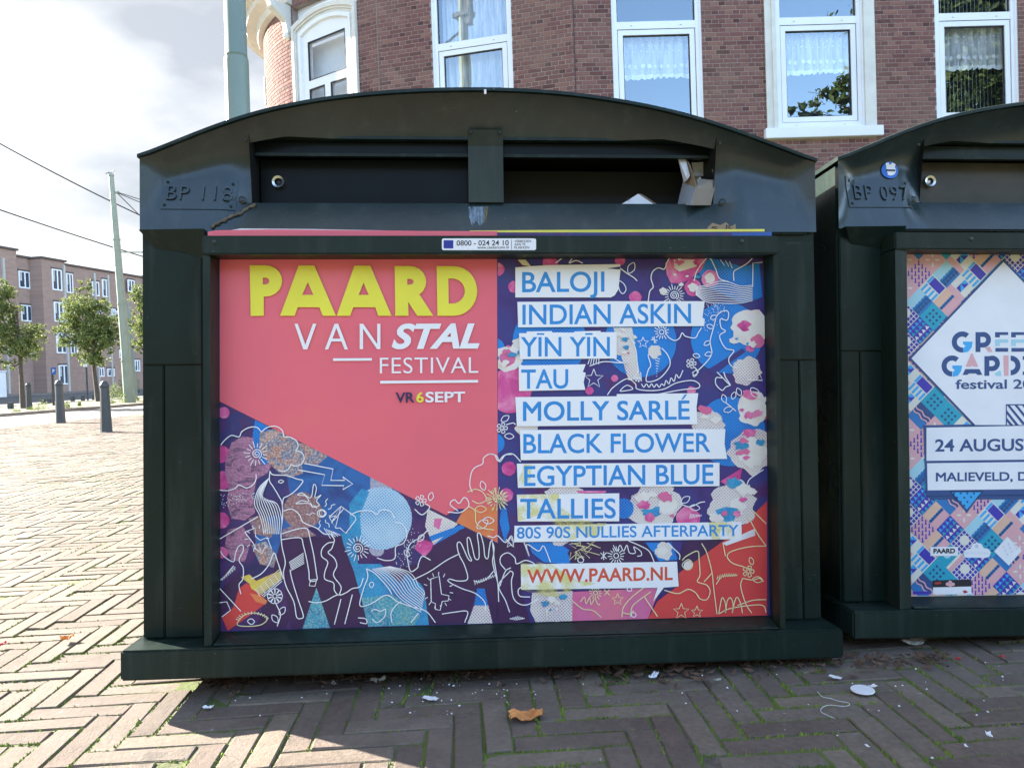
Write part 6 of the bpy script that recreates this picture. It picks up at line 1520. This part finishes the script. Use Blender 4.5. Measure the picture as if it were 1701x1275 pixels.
for i, (px, py, s, _, lab) in enumerate(scr):
    x, y = gp(px, py); b = MB(); vs, fs = crumple(x, y, s, s*0.5, s*0.45 if i not in (8, 9) else 0.002, 0.3*i, 20+i, 6); b.add(vs, fs)
    tag(b.build('paper_scrap', M['paper_white'] if i not in (2, 7, 1) else M['dull']), lab, 'scrap')
for i, (px, py, lab) in enumerate(((1591,1098,'small red petal left of the other, under the right container'), (1665,1094,'small red petal under the right container near the picture edge'))):
    x, y = gp(px, py); b = MB(); vs, fs = crumple(x, y, 0.006, 0.005, 0.006, 1, 60+i, 4); b.add(vs, fs); tag(b.build('petal', M['redbit']), lab, 'petal')
x, y = gp(1518, 1072); b = MB(); vs, fs = crumple(x, y, 0.028, 0.014, 0.014, 0.1, 71, 7); b.add(vs, fs); tag(b.build('dry_leaf', M['dull']), 'pale dry leaf half under the plinth of the right container', 'leaf')
x, y = gp(112, 1064); b = MB(); vs, fs = crumple(x, y, 0.016, 0.011, 0.014, 0.6, 75, 6); b.add(vs, fs); tag(b.build('dry_leaf', M['dryleaf']), 'small brown leaf on the sunlit bricks left of the container', 'leaf')
x, y = gp(2, 1073); b = MB(); vs, fs = crumple(x, y, 0.012, 0.009, 0.008, 0.6, 77, 5); b.add(vs, fs); tag(b.build('petal', M['redbit']), 'red scrap on the sunlit bricks at the left picture edge', 'petal')
lt = MB(); lw_ = MB(); r = random.Random(21)
for _ in range(1500):
    t = r.random(); px = 330 + t*1250; cl = 0.5 + noise.noise(Vector((px*0.012, 3, 0)))*1.4 + (0.5 if 960 < px < 1180 else 0)
    if r.random() > cl: continue
    py = 1128 - (px-200)*0.033 + abs(r.gauss(0, 13)); x, y = gp(px, py); s = r.uniform(0.002, 0.009)*(1.4 if 960 < px < 1180 else 1); a = r.uniform(0, 6.3)
    vs = [(x + s*math.cos(a)*1.6, y + s*math.sin(a)*1.6, 0.006 + r.uniform(0, .010)), (x - s*math.sin(a)*.6, y + s*math.cos(a)*.6, 0.006 + r.uniform(0, .008)), (x - s*math.cos(a)*1.6, y - s*math.sin(a)*1.6, 0.006 + r.uniform(0, .010)), (x + s*math.sin(a)*.6, y - s*math.cos(a)*.6, 0.007)]
    lt.add(vs, [(0,1,2,3)])
tag(lt.build('leaf_litter', M['browns'], kind='stuff'), 'brown leaf crumbs and twigs gathered along the foot of the left container', 'leaf litter')
for _ in range(90):
    px, py = r.uniform(300, 1701), 1100 + abs(r.gauss(0, 60)) 
    if r.random() < 0.5: px = r.gauss(760, 90); py = 1135 + abs(r.gauss(0, 22))
    x, y = gp(px, py); s = r.uniform(0.0008, 0.0026); vs = [(x + s*math.cos(a)*r.uniform(.6, 1.4), y + s*math.sin(a)*r.uniform(.6, 1.4), 0.007) for a in (0, 1.2, 2.5, 3.8, 5)]; lw_.add(vs + [(x, y, 0.007 + s)], [(i, (i+1) % 5, 5) for i in range(5)])
tag(lw_.build('paper_crumbs', M['paper_white'], kind='stuff'), 'tiny white crumbs scattered over the shaded bricks', 'crumbs')

# ------------------------------------------------------------------ bollards
def W_at(px, depth, z=0.0):
    """point on the level z above which picture column px lies, at forward distance depth"""
    d = ray(px, 640); return Vector((CAM.x + d.x/d.y*depth, depth, z))
bol = None
def make_bollard(fr, label, s=1.0):
    t = thing('bollard', label, 'bollard', fr, 'dark iron bollards along the street')
    b = MB(); n = 8; prof = [(0.083, 0.0), (0.080, 0.03), (0.062, 0.64), (0.060, 0.66)]
    b.lathe([(r_*s, z*s) for r_, z in prof], (0,0,0), 10); b.build('post', M['bollard'], t, fr)
    b = MB(); b.lathe([(0.064*s, 0.655*s), (0.066*s, 0.685*s), (0.060*s, 0.70*s), (0.045*s, 0.735*s), (0.022*s, 0.752*s), (0.0, 0.757*s)], (0,0,0), 12); b.build('cap', M['bollard'], t, fr, smooth=True)
    return t
p = ground(101, 702); bol = make_bollard(at(p.x, p.y, 0), 'dark tapered bollard on the sunny paving, the farther of the two')
q = ground(177, 717.5); copy_thing(bol, at(q.x, q.y, 0) @ Matrix.Scale(0.93, 4) , 'dark tapered bollard nearest the left container, in front of the tram mast')
p = ground(49, 683); copy_thing(bol, at(p.x, p.y, 0.04) @ Matrix.Scale(0.95, 4), 'small dark bollard on the grass verge beside the left street tree')
for i, (px, py) in enumerate(((73,673),(83,672),(121,668),(138,666),(156,664),(18,682),(230,652))):
    p = ground(px, py); b = MB(); s = 0.12; b.box((-s/2,-s/2,0),(s/2,s/2,0.22)); b.add([(-s*.35,-s*.35,.24),(s*.35,-s*.35,.24),(s*.35,s*.35,.24),(-s*.35,s*.35,.24)], [(0,1,2,3)])
    o = b.build('kerb_post', M['bollard'], None, at(p.x, p.y, 0.0), bevel=0.01)
    tag(o, ['short black kerb stub left of the parking sign post', 'short black kerb stub right beside the parking sign post', 'short black kerb stub between the two street trees', 'black kerb stub second left of the middle tree trunk', 'black kerb stub next to the middle tree trunk', 'black kerb stub under the leftmost tree', 'black kerb stub right of the tram mast'][i], 'kerb post', 'short black stubs along the verge')

# ------------------------------------------------------------------ masts
# near mast, behind the left container
def vline(px0, py0, px1, py1, depth):
    d0, d1 = ray(px0, py0), ray(px1, py1); return CAM + d0*(depth/d0.y), CAM + d1*(depth/d1.y)
D = 6.6; a_, b_ = vline(390, 0, 395.5, 190, D); dz = (a_ - b_)/(a_.z - b_.z)
base = b_ - dz*b_.z; top = b_ + dz*(9 - b_.z); pr = lambda w: w*D/1250/2*0.985
z100 = (CAM + ray(392, 100)*(D/ray(392, 100).y)).z
mt = thing('tram_mast', 'thick grey green steel mast rising behind the left shoulder of the left container', 'mast', at(base.x, base.y, 0))
pt_at = lambda z: base + dz*z
b = MB(); b.tube([pt_at(0), pt_at(z100-0.03), pt_at(z100), pt_at(z100+0.035)], [pr(40.5), pr(39), pr(38.5), pr(35)], 28); b.build('lower_tube', M['pole'], mt, smooth=True)
b = MB(); b.tube([pt_at(z100-0.02), pt_at(z100+1.5), top], [pr(35), pr(33.5), pr(28)], 28); b.build('upper_tube', M['pole'], mt, smooth=True)
b = MB(); b.tube([pt_at(0), pt_at(0.02)], 0.2, 20); b.build('base_plate', M['pole'], mt)
# mast out of view to the left, mirrored in the tall window
m2 = thing('tram_mast', 'green tram mast with brackets mirrored in the window above the left container', 'mast', at(-8.3, -0.2, 0)); fr2 = at(-8.3, -0.2, 0)
b = MB(); b.tube([(0,0,0),(0,0,4),(0,0,4.02),(0,0,11.6),(0,0,11.62),(0,0,18)], [0.26,0.25,0.22,0.21,0.17,0.14], 16); b.build('shaft', M['pole2'], m2, fr2, smooth=False)
b = MB(); b.box((-0.32,-0.2,12.8),(0.38,0.2,12.95)); b.box((0.15,-0.12,12.5),(0.35,0.12,13.7)); b.box((-0.3,-0.2,13.8),(0.5,0.2,13.9)); b.tube([(0,0,12.4),(-1.1,0,11.9)], 0.05, 6); b.build('bracket', M['wire'], m2, fr2)
# far mast with the gull
g0 = ground(216, 671); D2 = g0.y
tp = CAM + ray(184.5, 291)*(D2/ray(184.5, 291).y)
fm = thing('tram_mast', 'tall pale tapered mast leaning left with a gull on its top', 'mast', at(g0.x, g0.y, 0))
ax_ = (tp - Vector((g0.x, g0.y, 0)))
P3 = [Vector((g0.x, g0.y, 0)) + ax_*t for t in (0, 0.19, 0.191, 0.44, 0.441, 0.72, 0.721, 1.0)]; wp = lambda w: w*D2/1250/2
b = MB(); b.tube(P3, [wp(18.5), wp(16), wp(15), wp(13), wp(12.3), wp(11), wp(10), wp(7.6)], 12); b.build('shaft', M['pole2'], fm, smooth=False)
for t_, w_ in ((0.191, 17.5), (0.44, 14.5), (0.72, 12.5), (1.0, 9)): b = MB(); c0 = Vector((g0.x, g0.y, 0)) + ax_*t_; b.tube([c0 - ax_*0.004, c0 + ax_*0.004], wp(w_), 14); b.build('collar', M['pole2'], fm)
arm0 = Vector((g0.x, g0.y, 0)) + ax_*0.665; b = MB(); b.tube([arm0, arm0 + Vector((1.2, 0.5, 0.03))], 0.02, 6); b.build('arm', M['pole2'], fm)
b = MB(); k0 = Vector((g0.x, g0.y, 0)) + ax_*0.92; b.tube([k0, k0 + Vector((0.2, 0, 0.05))], 0.03, 6); b.build('insulator', M['pole2'], fm)
# street lamp column, thin, right of the mast
g1 = ground(226, 662); b = MB(); tpp = CAM + ray(212, 500)*(g1.y/ray(212, 500).y); b.tube([Vector((g1.x, g1.y, 0)), tpp], [0.08, 0.05], 8); tag(b.build('lamp_column', M['pole']), 'thin grey column just right of the pale tram mast', 'column')
# gull
gl = thing('gull', 'gull standing on top of the pale leaning mast, facing right', 'bird', Matrix.Translation(tp))
u = D2/1250.0
M['gullw'] = plain('gull_white', lr(0.6, 0.6, 0.6), 0.7); M['gullg'] = plain('gull_grey', lr(0.12, 0.13, 0.15), 0.7); M['beak'] = plain('gull_beak', lr(0.5, 0.3, 0.05), 0.5)
fr = Matrix.Translation(tp)
b = MB(); P = [(-6.5,0,2.3),(-4,0,3.0),(-1,0,4.2),(2,0,5.0),(3.6,0,6.2),(4.6,0,7.6),(5.6,0,7.8),(6.4,0,7.4)]; rr = [0.2,1.0,2.0,2.1,1.5,1.15,1.05,0.3]
b.tube(catmull([(x*u, 0, z*u) for x, _, z in P], 3), [v*u for v in [rr[min(7, int(i/3))]*(1-(i % 3)/3) + rr[min(7, int(i/3)+1)]*((i % 3)/3) for i in range(22)]], 10); b.build('body', M['gullw'], gl, fr, smooth=True)
for sy in (-1, 1): b = MB(); b.add([(-10*u, sy*0.8*u, 2.6*u), (-4*u, sy*1.9*u, 3.0*u), (1.5*u, sy*2.1*u, 4.2*u), (2*u, sy*1.9*u, 5.6*u), (-2*u, sy*1.7*u, 5.4*u), (-6*u, sy*1.2*u, 3.9*u)], [(0,1,2,3,4,5)]); b.add([(-10*u, sy*0.6*u, 2.7*u), (-4*u, sy*1.6*u, 3.1*u), (2*u, sy*1.6*u, 5.6*u), (-6*u, sy*0.9*u, 4.0*u)], [(0,1,2,3)]); b.build('wing', M['gullg'], gl, fr)
b = MB(); b.tube([(6.2*u,0,7.5*u),(7.9*u,0,7.0*u)], [0.4*u, 0.1*u], 6); b.build('beak', M['beak'], gl, fr)
for sy in (-1, 1): b = MB(); b.tube([(0.2*u, sy*0.7*u, 3*u),(0.4*u, sy*0.7*u, 0)], 0.22*u, 5); b.build('leg', M['beak'], gl, fr)

# overhead wires
def wirepts(a, b_, da, db, sag=0.3, n=14):
    A = CAM + ray(*a)*(da/ray(*a).y); B = CAM + ray(*b_)*(db/ray(*b_).y)
    return [A.lerp(B, t/n) - Vector((0,0,4*sag*(t/n)*(1-t/n))) for t in range(n+1)]
for i, (a, b_, da, db, sg, lab, rr_) in enumerate((((-250,92),(300,388),22,27,0.25,'upper black overhead wire running down past the tram mast',0.022), ((-250,258),(420,478),22,30,0.2,'lower black overhead wire running down to the right across the sky',0.022), ((194,319),(420,384),D2,30,0.05,'thin stay wire leaving the mast to the right, upper one',0.014), ((194,320),(420,407),D2,30,0.05,'thin stay wire leaving the mast to the right, middle one',0.014), ((195,321),(330,452),D2,26,0.02,'thin stay wire leaving the mast to the right, steepest one',0.014))):
    b = MB(); b.tube(wirepts(a, b_, da, db, sg), rr_, 5); tag(b.build('overhead_wire', M['wire'] if i < 2 else M['bollard']), lab, 'wire', 'overhead tram wires')

# ------------------------------------------------------------------ terrace of flats on the left
H0 = CAM + ray(23, 650)*(60.8/ray(23, 650).y); hd = Vector((2.9, 14.2, 0)).normalized(); hn = Vector((hd.y, -hd.x, 0))
HF = Matrix(((hd.x, -hn.x, 0, H0.x), (hd.y, -hn.y, 0, H0.y), (0, 0, 1, 0), (0, 0, 0, 1)))     # x along street away, y into building
def hh(X, Y, off=0.0):
    px, py = X/3.5417, 380 + Y/3.5417; inv = HF.inverted(); o = inv @ CAM; d = inv.to_3x3() @ ray(px, py); p = o + d*((-off - o.y)/d.y); return p.x, p.z
def hbrick():
    m = MT('far_brick', lr(0.15, 0.09, 0.075), 0.9); v = m.coord('pos')
    s = m.n('ShaderNodeTexBrick'); s.inputs['Scale'].default_value = 1.0; s.inputs['Brick Width'].default_value = 0.44; s.inputs['Row Height'].default_value = 0.14; s.inputs['Mortar Size'].default_value = 0.012
    s.inputs['Color1'].default_value = lr(0.38, 0.235, 0.18); s.inputs['Color2'].default_value = lr(0.31, 0.19, 0.15); s.inputs['Mortar'].default_value = lr(0.3, 0.25, 0.22)
    mp_ = m.n('ShaderNodeMapping'); mp_.inputs['Rotation'].default_value = (R(90), 0, 0); m.l(m.coord(), mp_.inputs[0]); m.l(mp_.outputs[0], s.inputs['Vector'])
    g = m.rng(m.noise(v, 0.4, 4), 0.3, 0.7); m.base(m.mix(m.math('MULTIPLY', g, 0.35), s.outputs[0], lr(0.26, 0.18, 0.155))); return m.m
M['hbrick'] = hbrick(); M['hglass'] = plain('far_window_glass', lr(0.05, 0.06, 0.08), 0.08, 0.3, 0.6); M['hcurt'] = plain('far_curtain', lr(0.42, 0.43, 0.42), 0.8, 0.2, 3)
M['coping'] = plain('dark_coping', lr(0.09, 0.07, 0.065), 0.8); M['pipe'] = plain('pale_drainpipe', lr(0.45, 0.42, 0.38), 0.6); M['bdoor'] = plain('blue_door', lr(0.03, 0.07, 0.22), 0.5)
hs = thing('apartment_terrace', 'four storey brown brick terrace with white windows on the far side of the street', 'building', HF)
segs = [(-420, 175, 0.0, -20), (175, 0, 0, 0)]
def seg(xa, xb, off, ztop, nm='wall', depth=9.0):
    b = MB(); b.box((xa, -off, -0.05), (xb, depth, ztop)); o = b.build(nm, M['hbrick'], hs, HF)
    b = MB(); b.box((xa-0.12, -off-0.14, ztop), (xb+0.12, depth, ztop+0.16)); b.build('coping', M['coping'], hs, HF); return o
xl = -34; x1_ = hh(80, 150)[0]; x2_ = hh(185, 200)[0]; x3_ = hh(243, 200, 1.25)[0]; x4_ = hh(381, 230, 1.25)[0]; xend = 75
zA = hh(80, 143)[1]; zB = hh(300, 205)[1]
seg(xl, x1_, 0.25, zA+0.18); seg(x1_+0.01, x3_, 0.0, zA-0.25); seg(x3_+0.01, x4_, 1.25, hh(300, 183, 1.25)[1]); seg(x4_+0.01, x4_+12, 0.0, zA-0.3); seg(x4_+12.01, x4_+24, 0.3, zA-0.15); seg(x4_+24.01, xend, 0.0, zA-0.3)
hw = [(108,250,175,350,0,0),(122,448,188,545,0,0),(305,238,362,362,1.25,0),(317,430,372,547,1.25,0),(330,608,390,732,1.25,0),(345,800,402,915,1.25,0),(388,262,428,378,0,0),(400,440,442,555,0,0),(412,615,452,735,0,0),(540,310,582,395,0,0),(600,298,642,402,0,0),(655,470,680,545,0,0),(685,480,706,560,0,0),(750,300,790,372,0.3,0),(630,820,672,868,0,0),(575,815,612,870,0,0),(790,770,822,838,0.3,0),(82,850,110,908,0,0),(-75,250,-10,345,.25,0),(-60,450,0,545,.25,0),(-50,640,5,730,.25,0),(855,300,890,372,0.3,0),(860,440,890,530,.3,0),(700,690,735,760,0,0),(560,480,600,560,0,0),(140,640,200,740,0,0)]
for (X0_, Y0_, X1_, Y1_, off, _) in hw:
    ym, xm_ = (Y0_+Y1_)/2, (X0_+X1_)/2
    xa, xb = hh(X0_, ym, off)[0], hh(X1_, ym, off)[0]; zb, zt = hh(xm_, Y1_, off)[1], hh(xm_, Y0_, off)[1]; zb = max(zb, 0.5); y = -off
    b = MB(); t_ = 0.11; frame_ring(b, xa, xb, zb, zt, t_, y-0.05, y-0.001); bar(b, xa+(xb-xa)*0.55-0.06, xa+(xb-xa)*0.55+0.06, zb+t_, zt-t_, y-0.05, y-0.001)
    w_ = b.build('window', M['upvc'], hs, HF)
    b = MB(); b.box((xa+t_, y-0.02, zb+t_), (xb-t_, y-0.003, zt-t_)); b.build('pane', M['hglass'], w_, HF)
    b = MB(); b.box((xa+t_, y-0.03, zb+t_+(zt-zb)*0.35), (xa+(xb-xa)*0.3, y-0.0205, zt-t_)); b.build('curtain', M['hcurt'], w_, HF)
    b = MB(); b.box((xa-0.06, y-0.08, zt), (xb+0.06, y-0.001, zt+0.12)); b.build('lintel', M['coping'], w_, HF)
xa, xb = hh(213, 900)[0], hh(243, 900)[0]; b = MB(); b.box((xa, -0.06, 0), (xb, -0.001, hh(230, 828)[1])); dr = b.build('door', M['bdoor'], hs, HF); b = MB(); b.box((xa+0.25, -0.07, 1.0), (xb-0.25, -0.061, hh(230, 838)[1])); b.build('door_light', M['hglass'], dr, HF)
xa, xb = hh(243, 900)[0]+.02, hh(282, 900)[0]; b = MB(); frame_ring(b, xa, xb, 0.6, hh(260, 824)[1], 0.1, -0.05, -0.001); w_ = b.build('window', M['upvc'], hs, HF); b = MB(); b.box((xa+.1, -0.02, 0.7), (xb-.1, -0.003, hh(260, 824)[1]-.1)); b.build('pane', M['hglass'], w_, HF)
for (X, Y_, off) in ((18, 300, .25), (378, 400, 1.25), (640, 500, 0), (60, 800, 0), (560, 500, 0)):
    x_ = hh(X, Y_, off)[0]; b = MB(); b.box((x_-0.09, -off-0.16, 0.1), (x_+0.09, -off-0.001, zA-0.6)); b.build('drainpipe', M['pipe'], hs, HF)
# parking sign, street signs
def sign_post(px, pyb, pyt, label, mk):
    g = ground(px, pyb); dd = g.y; tpz = (CAM + ray(px-0.5, pyt)*(dd/ray(px-0.5, pyt).y)).z
    t = thing('road_sign', label, 'sign', at(g.x, dd, 0)); b = MB(); b.tube([(0,0,0), (0,0,tpz)], 0.035, 8); b.build('post', M['bollard'], t, at(g.x, dd, 0)); mk(t, at(g.x, dd, 0), tpz, dd/1250.0); return t
M['signblue'] = plain('sign_blue', lr(0.02, 0.11, 0.45), 0.4); 
def mk1(t, fr, z, u_): 
    b = MB(); b.box((0, -0.05, z-12*u_), (7.5*u_, -0.03, z)); s_ = b.build('sign_plate', M['signblue'], t, fr); b = MB(); place_text(b, 'P', (2.2*u_, z-9*u_), (5.6*u_, z-9*u_), (2.2*u_, z-3*u_), -0.053, bold=0.02); b.build('lettering', M['white'], s_, fr)
sign_post(89.5, 676, 610, 'small blue parking sign on a post in front of the terrace door', mk1)
def mk2(t, fr, z, u_):
    for zz in (0, -7): b = MB(); b.box((-4*u_, -0.05, z+(zz-5)*u_), (2.5*u_, -0.03, z+zz*u_)); b.build('sign_plate', M['white'], t, fr)
    b = MB(); b.box((3*u_, -0.05, z-7*u_), (7*u_, -0.03, z-2*u_)); b.build('sign_plate', M['white'], t, fr)
sign_post(146, 666, 597, 'white back faced street signs on a post left of the middle tree trunk', mk2)
# small white cabinet at the left edge
g = ground(1, 661); b = MB(); b.box((g.x-1.2, g.y, 0.05), (g.x+0.05, g.y+0.5, 1.6)); b.box((g.x-1.28, g.y-0.05, 1.6), (g.x+0.1, g.y+0.55, 1.66)); tag(b.build('street_cabinet', M['upvc']), 'white street cabinet at the left picture edge in front of the terrace', 'cabinet')

# ------------------------------------------------------------------ trees and weeds
def tree(name, label, base, H, trunk_h, crown, seed, nleaf, leaf=0.1, mat='leaf', cat='tree', group=None, tilt=0.0):
    """crown: list of (dx, dy, z, rx, rz) lobes"""
    r = random.Random(seed); fr = at(base[0], base[1], base[2] if len(base) > 2 else 0); t = thing(name, label, cat, fr, group)
    b = MB(); tp_ = trunk_h + (H-trunk_h)*0.6
    P = [(tilt*z/tp_ + 0.05*math.sin(z*1.7+seed), 0.04*math.sin(z*2.3), z) for z in [tp_*i/8 for i in range(9)]]; tr = 0.028*H*0.55
    b.tube(P, [tr*(1.25-0.95*i/8) if i else tr*1.5 for i in range(9)], 9); b.build('trunk', M['bark'], t, fr, smooth=True)
    b = MB()
    for (dx, dy, z, rx, rz) in crown:
        st = Vector((tilt*0.5, 0, trunk_h + (z-trunk_h)*0.3)); en = Vector((dx, dy, z)); md = st.lerp(en, 0.5) + Vector((0, 0, 0.08*H*r.uniform(-.3, .3)))
        b.tube([st, md, en], [tr*0.4, tr*0.25, tr*0.08], 6)
        for _ in range(5):
            a, q = r.uniform(0, 6.3), r.uniform(-.6, .9); e2 = en + Vector((rx*math.cos(a)*.8, rx*math.sin(a)*.8, rz*q)); b.tube([md, (md+e2)/2 + Vector((0,0,.05*H*r.random())), e2], [tr*0.14, tr*.09, tr*0.03], 4)
    b.build('branches', M['bark'], t, fr)
    b = MB(); tot = sum(rx*rx*rz for *_, rx, rz in crown)
    for (dx, dy, z, rx, rz) in crown:
        n = int(nleaf*rx*rx*rz/tot); ncl = max(6, n//26)
        for _ in range(ncl):
            while True:
                v = Vector((r.uniform(-1, 1), r.uniform(-1, 1), r.uniform(-1, 1)))
                if v.length < 1: break
            v = v*(0.45 + 0.6*v.length); c = Vector((dx + v.x*rx, dy + v.y*rx, z + v.z*rz)); cr_ = r.uniform(0.10, 0.26)*rx; tn = min(1, max(0, r.gauss(0.5, 0.3)))
            for _ in range(26):
                p = c + Vector((r.gauss(0, 1), r.gauss(0, 1), r.gauss(0, .8)))*cr_*0.6; s_ = leaf*r.uniform(.6, 1.3)
                n_ = Vector((r.gauss(0, 1), r.gauss(0, 1), r.gauss(0.5, 1))).normalized(); a = n_.orthogonal().normalized(); a = Matrix.Rotation(r.uniform(0, 6.3), 3, n_) @ a; q = n_.cross(a)
                b.add([p - a*s_, p + q*s_*.5 - n_*s_*.1, p + a*s_, p - q*s_*.5 - n_*s_*.1], [(0,1,2,3)], min(1, max(0, tn + r.gauss(0, .15))))
    b.build('crown', M[mat], t, fr); return t
def tree_px(label, pxb, pyb, lobes, seed, nleaf, trunk_py, leaf=0.09):
    g = ground(pxb, pyb); u_ = g.y/1250.0
    def w(px, py): d = ray(px, py); p = CAM + d*(g.y/d.y); return p.x - g.x, p.z
    cr = []
    for (X, Y, rx, rz) in lobes:
        px, py = X/3.5417, 380 + Y/3.5417; x, z = w(px, py); cr.append((x, random.Random(int(X+Y)).uniform(-.3, .3)*rx/3.54*u_, z, rx/3.54*u_, rz/3.54*u_))
    H = max(c[2] + c[4] for c in cr); th = w(pxb, trunk_py)[1]
    return tree('street_tree', label, (g.x, g.y, 0.0), H, th, cr, seed, nleaf, leaf*u_*22, 'leaf', group='young street trees on the verge', tilt=cr[0][0]*0.3)
tree_px('leafy young street tree at the left picture edge with a dark leaning trunk', 41, 681, [(30,400,75,110),(85,480,45,60),(-60,450,80,120),(60,640,85,80),(170,640,80,75),(215,600,55,45),(130,720,90,60),(0,560,85,90),(60,800,50,35),(-50,680,80,80),(20,330,35,50)], 4, 15000, 600)
tree_px('leafy young street tree in the middle, between the left tree and the tram mast', 162, 669, [(500,350,45,60),(480,470,95,85),(420,560,80,60),(590,450,60,50),(600,560,90,90),(650,650,75,80),(540,640,95,80),(400,660,60,45),(580,760,75,45),(500,740,60,40),(690,560,30,50),(340,600,40,22)], 9, 17000, 600)
tree_px('leafy street tree mostly hidden behind the left container and the mast', 246, 664, [(850,420,75,90),(810,380,40,40),(820,560,75,90),(900,600,90,90),(830,680,60,50),(900,450,80,90)], 14, 8000, 600)
# bushes and weeds
def bush(px, py, w_, h_, seed, label, mat='leaf', name='bush', n=900):
    g = ground(px, py); u_ = g.y/1250.0; r = random.Random(seed); b = MB()
    for _ in range(n):
        a, q = r.uniform(0, 6.3), r.random()**.5; p = Vector((w_*u_*.5*q*math.cos(a), w_*u_*.4*q*math.sin(a), h_*u_*r.random()*(1-.5*q*q))); s_ = 0.9*u_*r.uniform(.6, 1.6); n_ = Vector((r.gauss(0,1), r.gauss(0,1), r.gauss(.4,1))).normalized(); a2 = n_.orthogonal().normalized(); c = n_.cross(a2)
        b.add([p-a2*s_, p+c*s_*.45, p+a2*s_, p-c*s_*.45], [(0,1,2,3)], min(1, max(0, r.gauss(.45, .25))))
    fr = at(g.x, g.y, 0.03); return tag(b.build(name, M[mat], None, fr), label, name)
bush(133, 648, 22, 26, 1, 'dark bush against the terrace left of the middle tree trunk'); bush(192, 664, 22, 28, 2, 'dark bush behind the nearest bollard'); bush(215, 650, 34, 34, 3, 'dark hedge behind the foot of the tram mast')
for i, (px, py, w_, h_, lab) in enumerate(((204,672,14,26,'yellow green weed beside the foot of the tram mast'),(70,684,20,20,'yellow green weeds on the verge right of the small bollard'),(55,686,22,12,'low weeds at the foot of the left tree'),(112,680,9,14,'small weed clump right of the farther bollard'),(132,677,6,10,'tiny weed clump left of the middle tree'),(226,668,12,10,'weed clump right of the tram mast'),(185,673,16,7,'low weeds left of the tram mast foot'),(28,688,14,7,'low weeds at the left picture edge'))): bush(px, py, w_, h_, 10+i, lab, 'weed', 'weed', 260)
# large tree across the square, seen mirrored in the right-hand windows
tree('plane_tree', 'large leafy tree across the square, mirrored in the two right-hand windows', (19.2, -8.5), 18.5, 6, [(-5.9,0,10.9,0.8,.7),(-5.0,0.5,11.6,1.1,.9),(-5.2,0,9.6,0.9,.8),(-3.6,-1,10.2,1.8,1.5),(-1.5,1,12,2.8,2.2),(0,0,15,3.3,2.8),(2.2,-1,11,3.5,3),(3,1,15,3.2,3),(0,0,9,3,2.2),(5,0,12,2.6,4),(-1,0,17,2,1.6)], 31, 30000, 0.17, 'leaf2')
# low houses behind the viewpoint, unseen, added to darken the container paint's reflections
b = MB(); 
for i in range(9):
    x = -55 + i*12.5; h = 8.2 + (i*7 % 4)*0.7; b.box((x, -30, -0.05), (x+12.45, -21 - (i % 2)*0.4, h)); b.add([(x,-30,h),(x+12.45,-30,h),(x+12.45,-21,h),(x,-21,h),(x,-25.5,h+3),(x+12.45,-25.5,h+3)], [(2,3,4,5),(0,1,5,4),(3,0,4),(1,2,5)])
b.build('added_dark_houses', plain('grey_render', lr(0.085, 0.09, 0.085), 0.9), kind='structure')
